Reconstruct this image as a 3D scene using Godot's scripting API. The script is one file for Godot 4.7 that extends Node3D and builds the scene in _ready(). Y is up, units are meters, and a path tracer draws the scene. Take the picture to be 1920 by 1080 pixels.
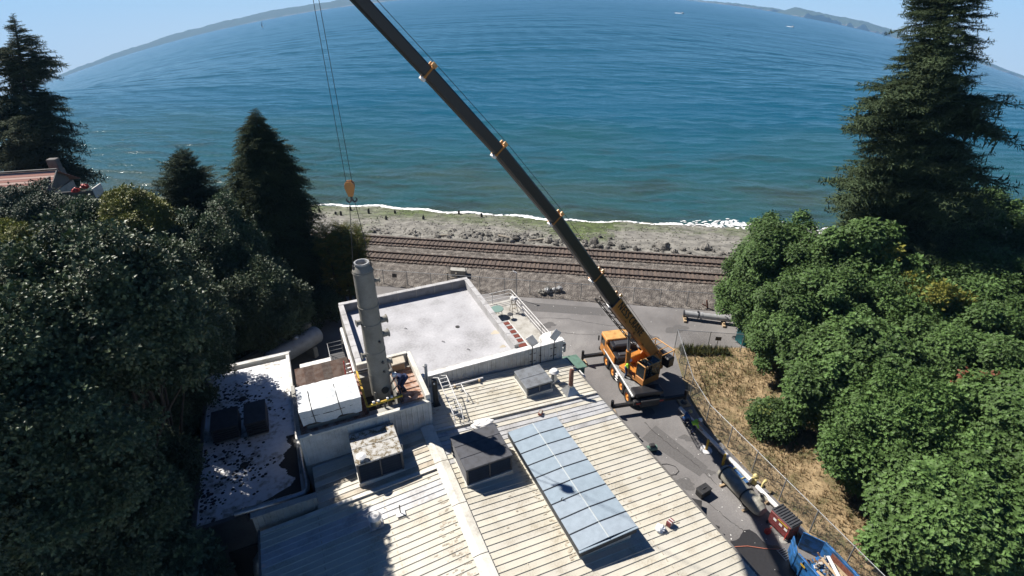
extends Node3D
# A waterfront plant roof with a mobile crane, tracks, beach and sound beyond. Metres, y up.

const SUN := Vector3(0.572, -0.753, 0.324)      # the way sunlight travels
const SEA_Y := -2.4
var M := {}
var used := {}
var rng := RandomNumberGenerator.new()

# ------------------------------------------------------------------ mesh builder
class MB:
	var v := PackedVector3Array()
	var n := PackedVector3Array()
	var c := PackedColorArray()
	var T := Transform3D()
	var col := Color(1, 1, 1)
	var tinted := false

	func _init(at := Vector3.ZERO):
		T = Transform3D(Basis(), -at)

	func t3(a: Vector3, b: Vector3, d: Vector3, na: Vector3, nb: Vector3, nd: Vector3):
		v.append(T * a); v.append(T * d); v.append(T * b)
		n.append(T.basis * na); n.append(T.basis * nd); n.append(T.basis * nb)
		if tinted:
			c.append(col); c.append(col); c.append(col)

	func tri(a: Vector3, b: Vector3, d: Vector3):
		var m := (b - a).cross(d - a).normalized()
		t3(a, b, d, m, m, m)

	func quad(a: Vector3, b: Vector3, d: Vector3, e: Vector3):
		tri(a, b, d); tri(a, d, e)

	func box(p: Vector3, s: Vector3, B := Basis(), bev := 0.0):
		var h := s * 0.5
		bev = minf(bev, minf(h.x, minf(h.y, h.z)) * 0.9)
		var ax: Array = [B.x, B.y, B.z]
		var hs: Array = [h.x, h.y, h.z]
		for k in 3:
			for sg: float in [-1.0, 1.0]:
				var o: Vector3 = p + ax[k] * hs[k] * sg
				var e1: Vector3 = ax[(k + 1) % 3] * (hs[(k + 1) % 3] - bev)
				var e2: Vector3 = ax[(k + 2) % 3] * (hs[(k + 2) % 3] - bev) * sg
				quad(o - e1 - e2, o + e1 - e2, o + e1 + e2, o - e1 + e2)
		if bev > 0.0:
			for k in 3:
				for s1: float in [-1.0, 1.0]:
					for s2: float in [-1.0, 1.0]:
						var i := (k + 1) % 3
						var j := (k + 2) % 3
						var e: Vector3 = ax[k] * (hs[k] - bev)
						var pa: Vector3 = p + ax[i] * hs[i] * s1 + ax[j] * (hs[j] - bev) * s2
						var pb: Vector3 = p + ax[i] * (hs[i] - bev) * s1 + ax[j] * hs[j] * s2
						if s1 * s2 > 0:
							quad(pa - e, pb - e, pb + e, pa + e)
						else:
							quad(pa + e, pb + e, pb - e, pa - e)
			for s0: float in [-1.0, 1.0]:
				for s1: float in [-1.0, 1.0]:
					for s2: float in [-1.0, 1.0]:
						var x: Vector3 = ax[0] * s0
						var y: Vector3 = ax[1] * s1
						var z: Vector3 = ax[2] * s2
						var q := p + x * (h.x - bev) + y * (h.y - bev) + z * (h.z - bev)
						if s0 * s1 * s2 > 0:
							tri(q + x * bev, q + y * bev, q + z * bev)
						else:
							tri(q + x * bev, q + z * bev, q + y * bev)

	func bar(a: Vector3, b: Vector3, w: float, h: float, bev := 0.0):   # a straight bar of w wide and h high
		var z := (b - a).normalized()
		var up := Vector3.UP if absf(z.y) < 0.97 else Vector3.BACK
		var x := up.cross(z).normalized()
		box((a + b) * 0.5, Vector3(w, h, a.distance_to(b)), Basis(x, z.cross(x), z), bev)

	func tube(pts: Array, r, sides := 8, cap := true):
		var rings := []
		var dirs := []
		var up := Vector3.UP
		for i in pts.size():
			var d: Vector3 = (pts[mini(i + 1, pts.size() - 1)] - pts[maxi(i - 1, 0)]).normalized()
			if i == 0 and absf(d.y) > 0.9:
				up = Vector3.BACK
			var x := up.cross(d)
			if x.length() < 0.05:
				x = Vector3.RIGHT.cross(d)
			x = x.normalized()
			var y := d.cross(x)
			up = y
			var rr: float = r[i] if r is Array else r
			var ring := []
			for k in sides:
				var a := TAU * k / sides
				ring.append([pts[i] + (x * cos(a) + y * sin(a)) * rr, x * cos(a) + y * sin(a)])
			rings.append(ring)
			dirs.append(d)
		for i in pts.size() - 1:
			for k in sides:
				var a = rings[i][k]
				var b = rings[i][(k + 1) % sides]
				var d = rings[i + 1][(k + 1) % sides]
				var e = rings[i + 1][k]
				t3(a[0], b[0], d[0], a[1], b[1], d[1])
				t3(a[0], d[0], e[0], a[1], d[1], e[1])
		if cap:
			for i in [0, pts.size() - 1]:
				var m: Vector3 = dirs[i] * (-1.0 if i == 0 else 1.0)
				for k in sides:
					var a = rings[i][k][0]
					var b = rings[i][(k + 1) % sides][0]
					if i == 0:
						t3(pts[i], b, a, m, m, m)
					else:
						t3(pts[i], a, b, m, m, m)

	func lathe(prof: Array, sides := 20, X := Transform3D()):   # profile of Vector2(radius, height), bottom to top
		for i in prof.size() - 1:
			var p: Vector2 = prof[i]
			var q: Vector2 = prof[i + 1]
			var d := (q - p).normalized()
			for k in sides:
				var a := TAU * k / sides
				var b := TAU * (k + 1) / sides
				var ea := Vector3(cos(a), 0, -sin(a))
				var eb := Vector3(cos(b), 0, -sin(b))
				var na := X.basis * (ea * d.y + Vector3.UP * -d.x)
				var nb := X.basis * (eb * d.y + Vector3.UP * -d.x)
				var A := X * (ea * p.x + Vector3.UP * p.y)
				var B := X * (eb * p.x + Vector3.UP * p.y)
				var C := X * (eb * q.x + Vector3.UP * q.y)
				var D := X * (ea * q.x + Vector3.UP * q.y)
				if p.x > 0.0:
					t3(A, B, C, na, nb, nb)
				if q.x > 0.0:
					t3(A, C, D, na, nb, na)

	func extrude(poly: PackedVector2Array, d: float, X := Transform3D()):   # polygon in xy, depth along z
		if Geometry2D.is_polygon_clockwise(poly):
			poly.reverse()
		var idx := Geometry2D.triangulate_polygon(poly)
		for i in range(0, idx.size(), 3):
			var a := poly[idx[i]]
			var b := poly[idx[i + 1]]
			var e := poly[idx[i + 2]]
			if (b - a).cross(e - a) < 0.0:
				var s := b
				b = e
				e = s
			tri(X * Vector3(a.x, a.y, d / 2), X * Vector3(b.x, b.y, d / 2), X * Vector3(e.x, e.y, d / 2))
			tri(X * Vector3(a.x, a.y, -d / 2), X * Vector3(e.x, e.y, -d / 2), X * Vector3(b.x, b.y, -d / 2))
		for i in poly.size():
			var a := poly[i]
			var b := poly[(i + 1) % poly.size()]
			quad(X * Vector3(a.x, a.y, d / 2), X * Vector3(a.x, a.y, -d / 2), X * Vector3(b.x, b.y, -d / 2), X * Vector3(b.x, b.y, d / 2))

	func done(m: Material) -> ArrayMesh:
		var arr := []
		arr.resize(Mesh.ARRAY_MAX)
		arr[Mesh.ARRAY_VERTEX] = v
		arr[Mesh.ARRAY_NORMAL] = n
		if tinted:
			arr[Mesh.ARRAY_COLOR] = c
		var am := ArrayMesh.new()
		am.add_surface_from_arrays(Mesh.PRIMITIVE_TRIANGLES, arr)
		am.surface_set_material(0, m)
		return am

# ------------------------------------------------------------------ scene helpers
func numbered(called: String) -> String:
	var k: int = used.get(called, 0)
	used[called] = k + 1
	return called if k == 0 else "%s_%03d" % [called, k]

func tag(o: Node3D, label: String, category: String, group := "", kind := ""):
	if label: o.set_meta("label", label)
	if category: o.set_meta("category", category)
	if group: o.set_meta("group", group)
	if kind: o.set_meta("kind", kind)

func thing(called: String, label: String, category: String, at := Vector3.ZERO, turn := 0.0, group := "") -> Node3D:
	var o := Node3D.new()
	o.name = numbered(called)
	add_child(o)
	o.position = at
	o.rotation_degrees.y = turn
	tag(o, label, category, group)
	return o

func put(parent: Node3D, called: String, mb: MB, m: Material) -> MeshInstance3D:
	var o := MeshInstance3D.new()
	o.name = called
	o.mesh = mb.done(m)
	parent.add_child(o, true)
	return o

func putm(parent: Node3D, called: String, mesh: Mesh, m: Material, X: Transform3D) -> MeshInstance3D:
	var o := MeshInstance3D.new()
	o.name = called
	o.mesh = mesh
	if m: o.material_override = m
	o.transform = X
	parent.add_child(o, true)
	return o

func struct(called: String, mb: MB, m: Material) -> MeshInstance3D:
	var o := MeshInstance3D.new()
	o.name = numbered(called)
	o.mesh = mb.done(m)
	o.set_meta("kind", "structure")
	add_child(o)
	return o

func single(called: String, label: String, category: String, mb: MB, m: Material, at: Vector3, turn := 0.0, group := "") -> MeshInstance3D:
	var o := MeshInstance3D.new()
	o.name = numbered(called)
	o.mesh = mb.done(m)
	add_child(o)
	o.position = at
	o.rotation_degrees.y = turn
	tag(o, label, category, group)
	return o

func bpart(parent: Node3D, called: String, p: Vector3, s: Vector3, m: Material, bev := 0.0, B := Basis()) -> MeshInstance3D:
	var mb := MB.new()
	mb.box(p, s, B, bev)
	return put(parent, called, mb, m)

func copies(parent: Node3D, called: String, mesh: Mesh, xf: Array, cols: Array, m: Material) -> MultiMeshInstance3D:
	var mm := MultiMesh.new()
	mm.transform_format = MultiMesh.TRANSFORM_3D
	mm.use_colors = cols.size() > 0
	mm.mesh = mesh
	mm.instance_count = xf.size()
	for i in xf.size():
		mm.set_instance_transform(i, xf[i])
		if cols.size(): mm.set_instance_color(i, cols[i])
	var o := MultiMeshInstance3D.new()
	o.name = called
	o.multimesh = mm
	o.material_override = m
	parent.add_child(o, true)
	return o

func bw(u: float, y: float, w: float) -> Vector3:      # plant grid (turned 24 degrees) to world
	return Vector3(0.91355 * u + 0.40674 * w, y, -0.40674 * u + 0.91355 * w)

func tw(a: float, y: float, w: float) -> Vector3:      # along and across the tracks to world
	return Vector3(0.98902 * a - 0.14781 * w, y, -53.58 + 0.14781 * a + 0.98902 * w)

func rnd(a: float, b: float) -> float:
	return rng.randf_range(a, b)

# ------------------------------------------------------------------ textures and materials
func noise_bytes(size: int, sd: int, freq: float, oct: int, kind: int) -> PackedByteArray:
	var f := FastNoiseLite.new()
	f.seed = sd
	f.noise_type = kind
	f.frequency = freq
	f.fractal_octaves = oct
	var im := f.get_seamless_image(size, size)
	im.convert(Image.FORMAT_L8)
	return im.get_data()

func tex(size: int, sd: int, fa: float, fb: float, share: float, stops: Array, cols: Array) -> ImageTexture:
	# two noises mixed and put through a colour ramp (linear colours)
	var a := noise_bytes(size, sd, fa, 4, FastNoiseLite.TYPE_SIMPLEX_SMOOTH)
	var b := noise_bytes(size, sd + 7, fb, 3, FastNoiseLite.TYPE_SIMPLEX_SMOOTH)
	var lut := PackedByteArray()
	for i in 256:
		var t := i / 255.0
		var k := 0
		while k < stops.size() - 2 and t > stops[k + 1]: k += 1
		var f: float = clampf((t - stops[k]) / (stops[k + 1] - stops[k]), 0.0, 1.0)
		var cc: Color = cols[k].lerp(cols[k + 1], f).linear_to_srgb()
		lut.append(int(clampf(cc.r, 0, 1) * 255)); lut.append(int(clampf(cc.g, 0, 1) * 255)); lut.append(int(clampf(cc.b, 0, 1) * 255))
	var out := PackedByteArray()
	out.resize(size * size * 3)
	var sh := int(share * 256)
	for i in size * size:
		var q := ((a[i] * (256 - sh) + b[i] * sh) >> 8) * 3
		out[i * 3] = lut[q]
		out[i * 3 + 1] = lut[q + 1]
		out[i * 3 + 2] = lut[q + 2]
	return ImageTexture.create_from_image(Image.create_from_data(size, size, false, Image.FORMAT_RGB8, out))

func bump(size: int, sd: int, freq: float, oct: int, strength: float) -> ImageTexture:
	var f := FastNoiseLite.new()
	f.seed = sd
	f.frequency = freq
	f.fractal_octaves = oct
	var im := f.get_seamless_image(size, size)
	im.convert(Image.FORMAT_RGBA8)
	im.bump_map_to_normal_map(strength)
	return ImageTexture.create_from_image(im)

func mat(col: Color, rough := 0.8, metal := 0.0, t: Texture2D = null, metres := 4.0, nm: Texture2D = null, nscale := 0.6) -> StandardMaterial3D:
	var m := StandardMaterial3D.new()
	m.albedo_color = col.linear_to_srgb()
	m.roughness = rough
	m.metallic = metal
	if t or nm:
		m.uv1_triplanar = true
		m.uv1_world_triplanar = true
		m.uv1_scale = Vector3.ONE / metres
		m.albedo_texture = t
		if nm:
			m.normal_enabled = true
			m.normal_texture = nm
			m.normal_scale = nscale
	return m

func g(x: float) -> Color:
	return Color(x, x, x)

func materials():
	var grime := tex(512, 11, 0.006, 0.05, 0.35, [0.2, 0.45, 0.6, 0.8], [Color(0.62, 0.6, 0.57), Color(0.86, 0.85, 0.83), Color(0.95, 0.95, 0.94), g(1.0)])
	var fine := tex(512, 12, 0.03, 0.12, 0.5, [0.25, 0.5, 0.75], [g(0.72), g(0.88), g(1.0)])
	var rusty := tex(512, 13, 0.008, 0.06, 0.4, [0.3, 0.5, 0.58, 0.75], [Color(0.5, 0.3, 0.2), Color(0.8, 0.66, 0.55), g(0.93), g(1.0)])
	var rub := bump(256, 5, 0.06, 4, 2.0)
	var lumps := bump(512, 6, 0.03, 4, 4.0)
	M.fine = fine
	M.grime = grime
	M.lumps = lumps
	# ground
	M.asphalt = mat(g(1), 0.9, 0, tex(1024, 21, 0.0022, 0.11, 0.3, [0.22, 0.42, 0.55, 0.68, 0.8], [Color(0.112, 0.106, 0.104), Color(0.142, 0.135, 0.132), Color(0.16, 0.153, 0.15), Color(0.176, 0.168, 0.164), Color(0.212, 0.202, 0.195)]), 17.0, rub, 0.25)
	M.patch = mat(Color(0.115, 0.11, 0.108), 0.9, 0, fine, 3.0)
	M.wet = mat(Color(0.035, 0.034, 0.035), 0.35, 0, fine, 3.0)
	M.crack = mat(Color(0.04, 0.038, 0.036), 0.95)
	M.soil = mat(g(1), 1.0, 0, tex(512, 22, 0.01, 0.08, 0.4, [0.25, 0.5, 0.75], [Color(0.025, 0.022, 0.014), Color(0.05, 0.042, 0.026), Color(0.06, 0.065, 0.03)]), 9.0, lumps, 0.8)
	M.straw = mat(g(1), 1.0, 0, tex(1024, 23, 0.005, 0.09, 0.45, [0.22, 0.4, 0.55, 0.72, 0.85], [Color(0.085, 0.085, 0.032), Color(0.15, 0.115, 0.058), Color(0.24, 0.172, 0.095), Color(0.31, 0.232, 0.13), Color(0.36, 0.28, 0.165)]), 9.0, lumps, 1.0)
	M.ballast = mat(g(1), 1.0, 0, tex(1024, 24, 0.012, 0.2, 0.55, [0.22, 0.4, 0.54, 0.7], [Color(0.03, 0.027, 0.024), Color(0.092, 0.08, 0.07), Color(0.145, 0.128, 0.113), Color(0.29, 0.265, 0.235)]), 12.0, bump(512, 8, 0.11, 3, 6.0), 1.0)
	M.rust_ballast = mat(g(1), 1.0, 0, tex(512, 25, 0.08, 0.2, 0.45, [0.2, 0.42, 0.58, 0.75], [Color(0.035, 0.028, 0.024), Color(0.095, 0.074, 0.062), Color(0.145, 0.115, 0.097), Color(0.24, 0.2, 0.17)]), 4.5, bump(512, 9, 0.11, 3, 6.0), 1.0)
	M.beach = mat(g(1), 0.95, 0, tex(1024, 26, 0.006, 0.12, 0.5, [0.25, 0.42, 0.55, 0.7], [Color(0.07, 0.067, 0.06), Color(0.14, 0.134, 0.118), Color(0.19, 0.182, 0.16), Color(0.26, 0.25, 0.22)]), 12.0, lumps, 0.7)
	M.beach.vertex_color_use_as_albedo = true
	M.rock = mat(g(1), 0.9, 0, tex(512, 27, 0.02, 0.09, 0.4, [0.25, 0.5, 0.75], [Color(0.08, 0.075, 0.068), Color(0.18, 0.17, 0.15), Color(0.3, 0.285, 0.255)]), 2.5, lumps, 0.8)
	M.rock2 = mat(Color(0.42, 0.42, 0.42), 0.9, 0, M.rock.albedo_texture, 3.5, lumps, 0.8)
	M.pebble = mat(g(1), 0.9)
	M.pebble.vertex_color_use_as_albedo = true
	M.tie = mat(Color(0.095, 0.073, 0.062), 0.95, 0, fine, 1.7)
	M.tie2 = mat(Color(0.14, 0.104, 0.084), 0.95, 0, fine, 1.3)
	M.rail = mat(Color(0.075, 0.05, 0.04), 0.6, 0.3, fine, 1.0)
	M.foam = mat(g(0.85), 0.7)
	# buildings
	var sheet := tex(1024, 37, 0.005, 0.07, 0.4, [0.2, 0.36, 0.5, 0.8], [Color(0.7, 0.66, 0.6), Color(0.87, 0.855, 0.83), Color(0.95, 0.945, 0.935), g(1.0)])
	M.roof = []
	for k: Array in [[0.5, 0.475, 0.4], [0.475, 0.455, 0.39], [0.525, 0.5, 0.425], [0.49, 0.47, 0.41]]:
		M.roof.append(mat(Color(k[0], k[1], k[2]), 0.6, 0, sheet, 8.0, rub, 0.1))
	M.roofblue = mat(Color(0.46, 0.465, 0.475), 0.5, 0.1, grime, 4.5, rub, 0.12)
	M.roofold = mat(Color(0.42, 0.375, 0.3), 0.7, 0, grime, 3.0, rub, 0.2)
	M.trim = mat(Color(0.6, 0.585, 0.53), 0.6, 0, grime, 4.0)
	M.whitewall = mat(Color(0.6, 0.6, 0.58), 0.7, 0, grime, 3.0)
	M.greywall = mat(Color(0.33, 0.325, 0.3), 0.8, 0, grime, 3.0)
	M.darkwall = mat(Color(0.13, 0.125, 0.12), 0.85, 0, grime, 4.0)
	M.concrete = mat(g(1), 0.85, 0, tex(1024, 31, 0.004, 0.05, 0.35, [0.2, 0.4, 0.52, 0.66, 0.8], [Color(0.26, 0.26, 0.27), Color(0.325, 0.325, 0.34), Color(0.355, 0.356, 0.375), Color(0.375, 0.377, 0.395), Color(0.42, 0.42, 0.44)]), 11.0)
	M.coping = mat(Color(0.42, 0.42, 0.43), 0.7, 0, grime, 3.0)
	M.parapet = mat(Color(0.24, 0.245, 0.26), 0.85, 0, grime, 2.6)
	M.patio = mat(Color(0.4, 0.39, 0.365), 0.9, 0, grime, 3.5)
	M.olive = mat(Color(0.42, 0.41, 0.31), 0.8, 0, grime, 2.0)
	M.whiteroof = mat(g(1), 0.45, 0, tex(1024, 32, 0.007, 0.035, 0.45, [0.15, 0.28, 0.38, 0.47, 0.75], [Color(0.2, 0.185, 0.16), Color(0.36, 0.345, 0.315), Color(0.54, 0.535, 0.52), Color(0.68, 0.69, 0.7), Color(0.78, 0.79, 0.8)]), 13.0)
	M.tar = mat(Color(0.035, 0.034, 0.034), 0.8, 0, fine, 2.0)
	M.brownroof = []
	for k: Array in [[0.06, 0.04, 0.032], [0.1, 0.07, 0.057], [0.078, 0.053, 0.042], [0.052, 0.04, 0.034]]:
		M.brownroof.append(mat(Color(k[0], k[1], k[2]), 0.85, 0, rusty, 2.5))
	M.oldroof = mat(Color(0.4, 0.3, 0.25), 0.8, 0, rusty, 2.0)
	M.pane = mat(Color(0.29, 0.355, 0.41), 0.22, 0, tex(512, 33, 0.01, 0.06, 0.3, [0.25, 0.5, 0.75], [g(0.86), g(0.94), g(1.0)]), 3.0)
	M.pane2 = mat(Color(0.315, 0.372, 0.425), 0.25, 0, M.pane.albedo_texture, 2.2)
	M.bar = mat(Color(0.03, 0.036, 0.045), 0.5, 0.3)
	M.barlight = mat(Color(0.42, 0.46, 0.47), 0.5, 0.2)
	M.unitdark = mat(Color(0.06, 0.062, 0.07), 0.6, 0.2, grime, 1.5)
	M.unittop = mat(Color(0.075, 0.078, 0.09), 0.55, 0.2, grime, 1.6)
	M.unitgrey = mat(Color(0.2, 0.215, 0.235), 0.5, 0.25, grime, 1.8)
	M.slat = mat(Color(0.022, 0.022, 0.026), 0.7)
	M.dusty = mat(g(1), 0.85, 0, tex(512, 34, 0.012, 0.07, 0.4, [0.25, 0.4, 0.46, 0.52, 0.7], [Color(0.085, 0.065, 0.035), Color(0.16, 0.125, 0.075), Color(0.28, 0.265, 0.23), Color(0.35, 0.345, 0.325), Color(0.42, 0.415, 0.4)]), 2.6)
	M.galv = mat(Color(0.5, 0.52, 0.54), 0.35, 0.7, grime, 1.0)
	M.stack = mat(g(1), 0.7, 0.0, tex(512, 35, 0.008, 0.06, 0.35, [0.25, 0.45, 0.6, 0.8], [Color(0.16, 0.15, 0.128), Color(0.195, 0.187, 0.162), Color(0.21, 0.202, 0.178), Color(0.235, 0.227, 0.205)]), 4.0)
	M.frp = mat(g(1), 0.5, 0, tex(512, 36, 0.008, 0.05, 0.35, [0.25, 0.5, 0.75], [Color(0.2, 0.19, 0.155), Color(0.28, 0.27, 0.225), Color(0.34, 0.33, 0.285)]), 2.5)
	M.pipegrey = mat(Color(0.36, 0.37, 0.38), 0.45, 0.1, grime, 1.7)
	M.rustpipe = mat(Color(0.19, 0.1, 0.075), 0.85, 0, rusty, 0.8)
	M.white = mat(g(0.72), 0.55, 0, grime, 2.0)
	M.tarp = mat(Color(0.66, 0.69, 0.7), 0.42, 0, fine, 2.0, bump(512, 15, 0.006, 2, 6.0), 0.25)
	M.plastic = mat(Color(0.6, 0.62, 0.65), 0.3)
	M.yellow = mat(Color(0.55, 0.42, 0.04), 0.6, 0, rusty, 1.2)
	M.cream = mat(Color(0.62, 0.53, 0.24), 0.6, 0, grime, 0.8)
	M.black = mat(g(0.018), 0.55)
	M.steel = mat(Color(0.09, 0.09, 0.095), 0.5, 0.5, fine, 1.0)
	M.wire = mat(Color(0.3, 0.31, 0.32), 0.5, 0.6)
	M.wood = mat(Color(0.42, 0.31, 0.19), 0.85, 0, fine, 0.8)
	M.woodgrey = mat(Color(0.33, 0.29, 0.23), 0.9, 0, fine, 0.7)
	M.bark = mat(Color(0.06, 0.046, 0.035), 1.0, 0, fine, 0.9, lumps, 1.0)
	M.red = mat(Color(0.42, 0.03, 0.022), 0.5)
	M.brick = mat(Color(0.2, 0.048, 0.032), 0.85, 0, fine, 0.7)
	M.maroon = mat(Color(0.19, 0.05, 0.055), 0.6, 0, rusty, 1.0)
	M.blue = mat(Color(0.02, 0.135, 0.4), 0.55, 0, rusty, 2.2)
	M.bluerust = mat(Color(0.22, 0.09, 0.06), 0.85, 0, rusty, 0.9)
	M.teal = mat(Color(0.02, 0.36, 0.38), 0.45)
	M.green = mat(Color(0.12, 0.21, 0.165), 0.6, 0, grime, 1.5)
	M.tablegreen = mat(Color(0.14, 0.225, 0.2), 0.6)
	M.orangehose = mat(Color(0.4, 0.14, 0.09), 0.6)
	M.tank = mat(Color(0.36, 0.38, 0.41), 0.5, 0.1, grime, 2.0)
	M.tile = mat(Color(0.3, 0.115, 0.085), 0.8, 0, fine, 0.8)
	M.tilelight = mat(Color(0.46, 0.3, 0.25), 0.8, 0, fine, 0.8)
	# crane
	M.orange = mat(Color(0.5, 0.2, 0.035), 0.4, 0, grime, 2.0)
	M.orangepale = mat(Color(0.62, 0.34, 0.12), 0.42, 0, grime, 2.0)
	M.boom = mat(Color(0.017, 0.016, 0.016), 0.45, 0.1, fine, 1.5)
	M.deck = mat(Color(0.27, 0.275, 0.28), 0.6, 0.3, grime, 1.0)
	M.chassis = mat(Color(0.035, 0.035, 0.037), 0.6, 0.2, grime, 1.0)
	M.tyre = mat(Color(0.017, 0.017, 0.018), 0.85)
	M.rim = mat(Color(0.58, 0.23, 0.03), 0.5)
	M.glass = mat(Color(0.015, 0.02, 0.022), 0.06)
	M.hood = mat(Color(0.02, 0.02, 0.022), 0.3)
	M.rope = mat(Color(0.03, 0.03, 0.03), 0.6)
	M.letter = mat(g(0.012), 0.6)
	# clothing
	M.lime = mat(Color(0.42, 0.75, 0.06), 0.8)
	M.skin = mat(Color(0.36, 0.2, 0.14), 0.7)
	M.navy = mat(Color(0.018, 0.028, 0.075), 0.9)
	M.jean = mat(Color(0.04, 0.065, 0.13), 0.9)
	M.hat = mat(g(0.75), 0.4)
	# leaves: the tint of each clump rides on the instance colour
	M.leaf = mat(g(1), 0.55)
	M.leaf.vertex_color_use_as_albedo = true
	M.leaf.metallic_specular = 0.3
	M.leaf.backlight_enabled = true
	M.leaf.backlight = Color(0.12, 0.16, 0.03)
	M.leafgloss = M.leaf.duplicate()
	M.leafgloss.metallic_specular = 0.42
	M.leafgloss.roughness = 0.5
	M.needle = mat(g(1), 0.75)
	M.needle.vertex_color_use_as_albedo = true
	M.needle.metallic_specular = 0.25
	M.grass = mat(g(1), 0.9)
	M.grass.vertex_color_use_as_albedo = true
	M.sea = StandardMaterial3D.new()
	M.sea.vertex_color_use_as_albedo = true
	M.sea.roughness = 0.2
	M.sea.normal_enabled = true
	var f := FastNoiseLite.new()
	f.seed = 77
	f.frequency = 0.02
	f.fractal_octaves = 4
	var im := f.get_seamless_image(1024, 1024)
	im.convert(Image.FORMAT_RGBA8)
	im.bump_map_to_normal_map(11.0)
	M.sea.normal_texture = ImageTexture.create_from_image(im)
	M.sea.normal_scale = 0.45
	M.sea.uv1_triplanar = true
	M.sea.uv1_world_triplanar = true
	M.sea.uv1_scale = Vector3(1 / 30.0, 1 / 11.0, 1 / 11.0)
	M.hill = mat(g(1), 1.0, 0, tex(512, 41, 0.03, 0.12, 0.5, [0.3, 0.5, 0.7], [Color(0.03, 0.045, 0.03), Color(0.05, 0.07, 0.048), Color(0.07, 0.09, 0.06)]), 380.0)
	M.cliff = mat(Color(0.42, 0.36, 0.3), 1.0, 0, fine, 60.0)

# ------------------------------------------------------------------ plants
var clumps := []
var sprays := []
var tuft: ArrayMesh

func leaf_clump(sd: int, leaves: int, size: float) -> ArrayMesh:
	var r := RandomNumberGenerator.new()
	r.seed = sd
	var mb := MB.new()
	for i in leaves:
		var d := Vector3(r.randfn(), r.randfn() * 0.7 + 0.25, r.randfn()).normalized()
		var p := d * r.randf_range(0.08, 0.5)
		var out := (d + Vector3(r.randfn(), r.randfn() - 0.5, r.randfn()) * 0.45).normalized()
		var side := out.cross(Vector3(r.randfn() * 0.3, 1, r.randfn() * 0.3)).normalized()
		var up := side.cross(out)
		var s := size * r.randf_range(0.7, 1.25)
		var tip := p + out * s - up * s * 0.2
		var w := side * s * 0.46
		var mid := p + out * s * 0.42
		# five-pointed outline, folded along the midrib
		mb.tri(p, mid - w + up * s * 0.14, mid + up * 0.01)
		mb.tri(p, mid, mid + w + up * s * 0.14)
		mb.tri(mid, mid - w * 0.72 + out * s * 0.18 + up * s * 0.05, tip)
		mb.tri(mid, tip, mid + w * 0.72 + out * s * 0.18 + up * s * 0.05)
	return mb.done(null)

func needle_spray(sd: int, droop: float, twigs: int) -> ArrayMesh:   # one branch, 1 long, along +x
	var r := RandomNumberGenerator.new()
	r.seed = sd
	var mb := MB.new()
	mb.tube([Vector3.ZERO, Vector3(0.5, 0.02 - droop * 0.2, 0), Vector3(1, -droop * 0.75, 0)], [0.016, 0.011, 0.004], 4, false)
	for i in twigs:
		var t := 0.12 + 0.88 * (i + r.randf()) / twigs
		var base := Vector3(t, lerpf(0.0, -droop * 0.75, t * t), 0)
		for sg: float in [-1.0, 1.0]:
			var L := (0.44 - 0.3 * t) * r.randf_range(0.65, 1.25) * (0.5 if t < 0.25 else 1.0)
			var d := Vector3(0.62 + r.randfn() * 0.15, -0.22 + r.randfn() * 0.22 - droop * 0.3, sg * r.randf_range(0.6, 1.0)).normalized()
			var e := base + d * L
			for q in 8:
				var f := 0.08 + 0.12 * q + r.randf() * 0.06
				var o := base.lerp(e, f)
				var dd := (d + Vector3(r.randfn(), r.randfn() * 0.8 - 0.15, r.randfn()) * 0.75).normalized()
				var l := L * r.randf_range(0.24, 0.46)
				var w := dd.cross(Vector3(r.randfn(), 1.5, r.randfn())).normalized() * l * 0.13
				mb.tri(o - w, o + dd * l, o + w)
	return mb.done(null)

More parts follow.
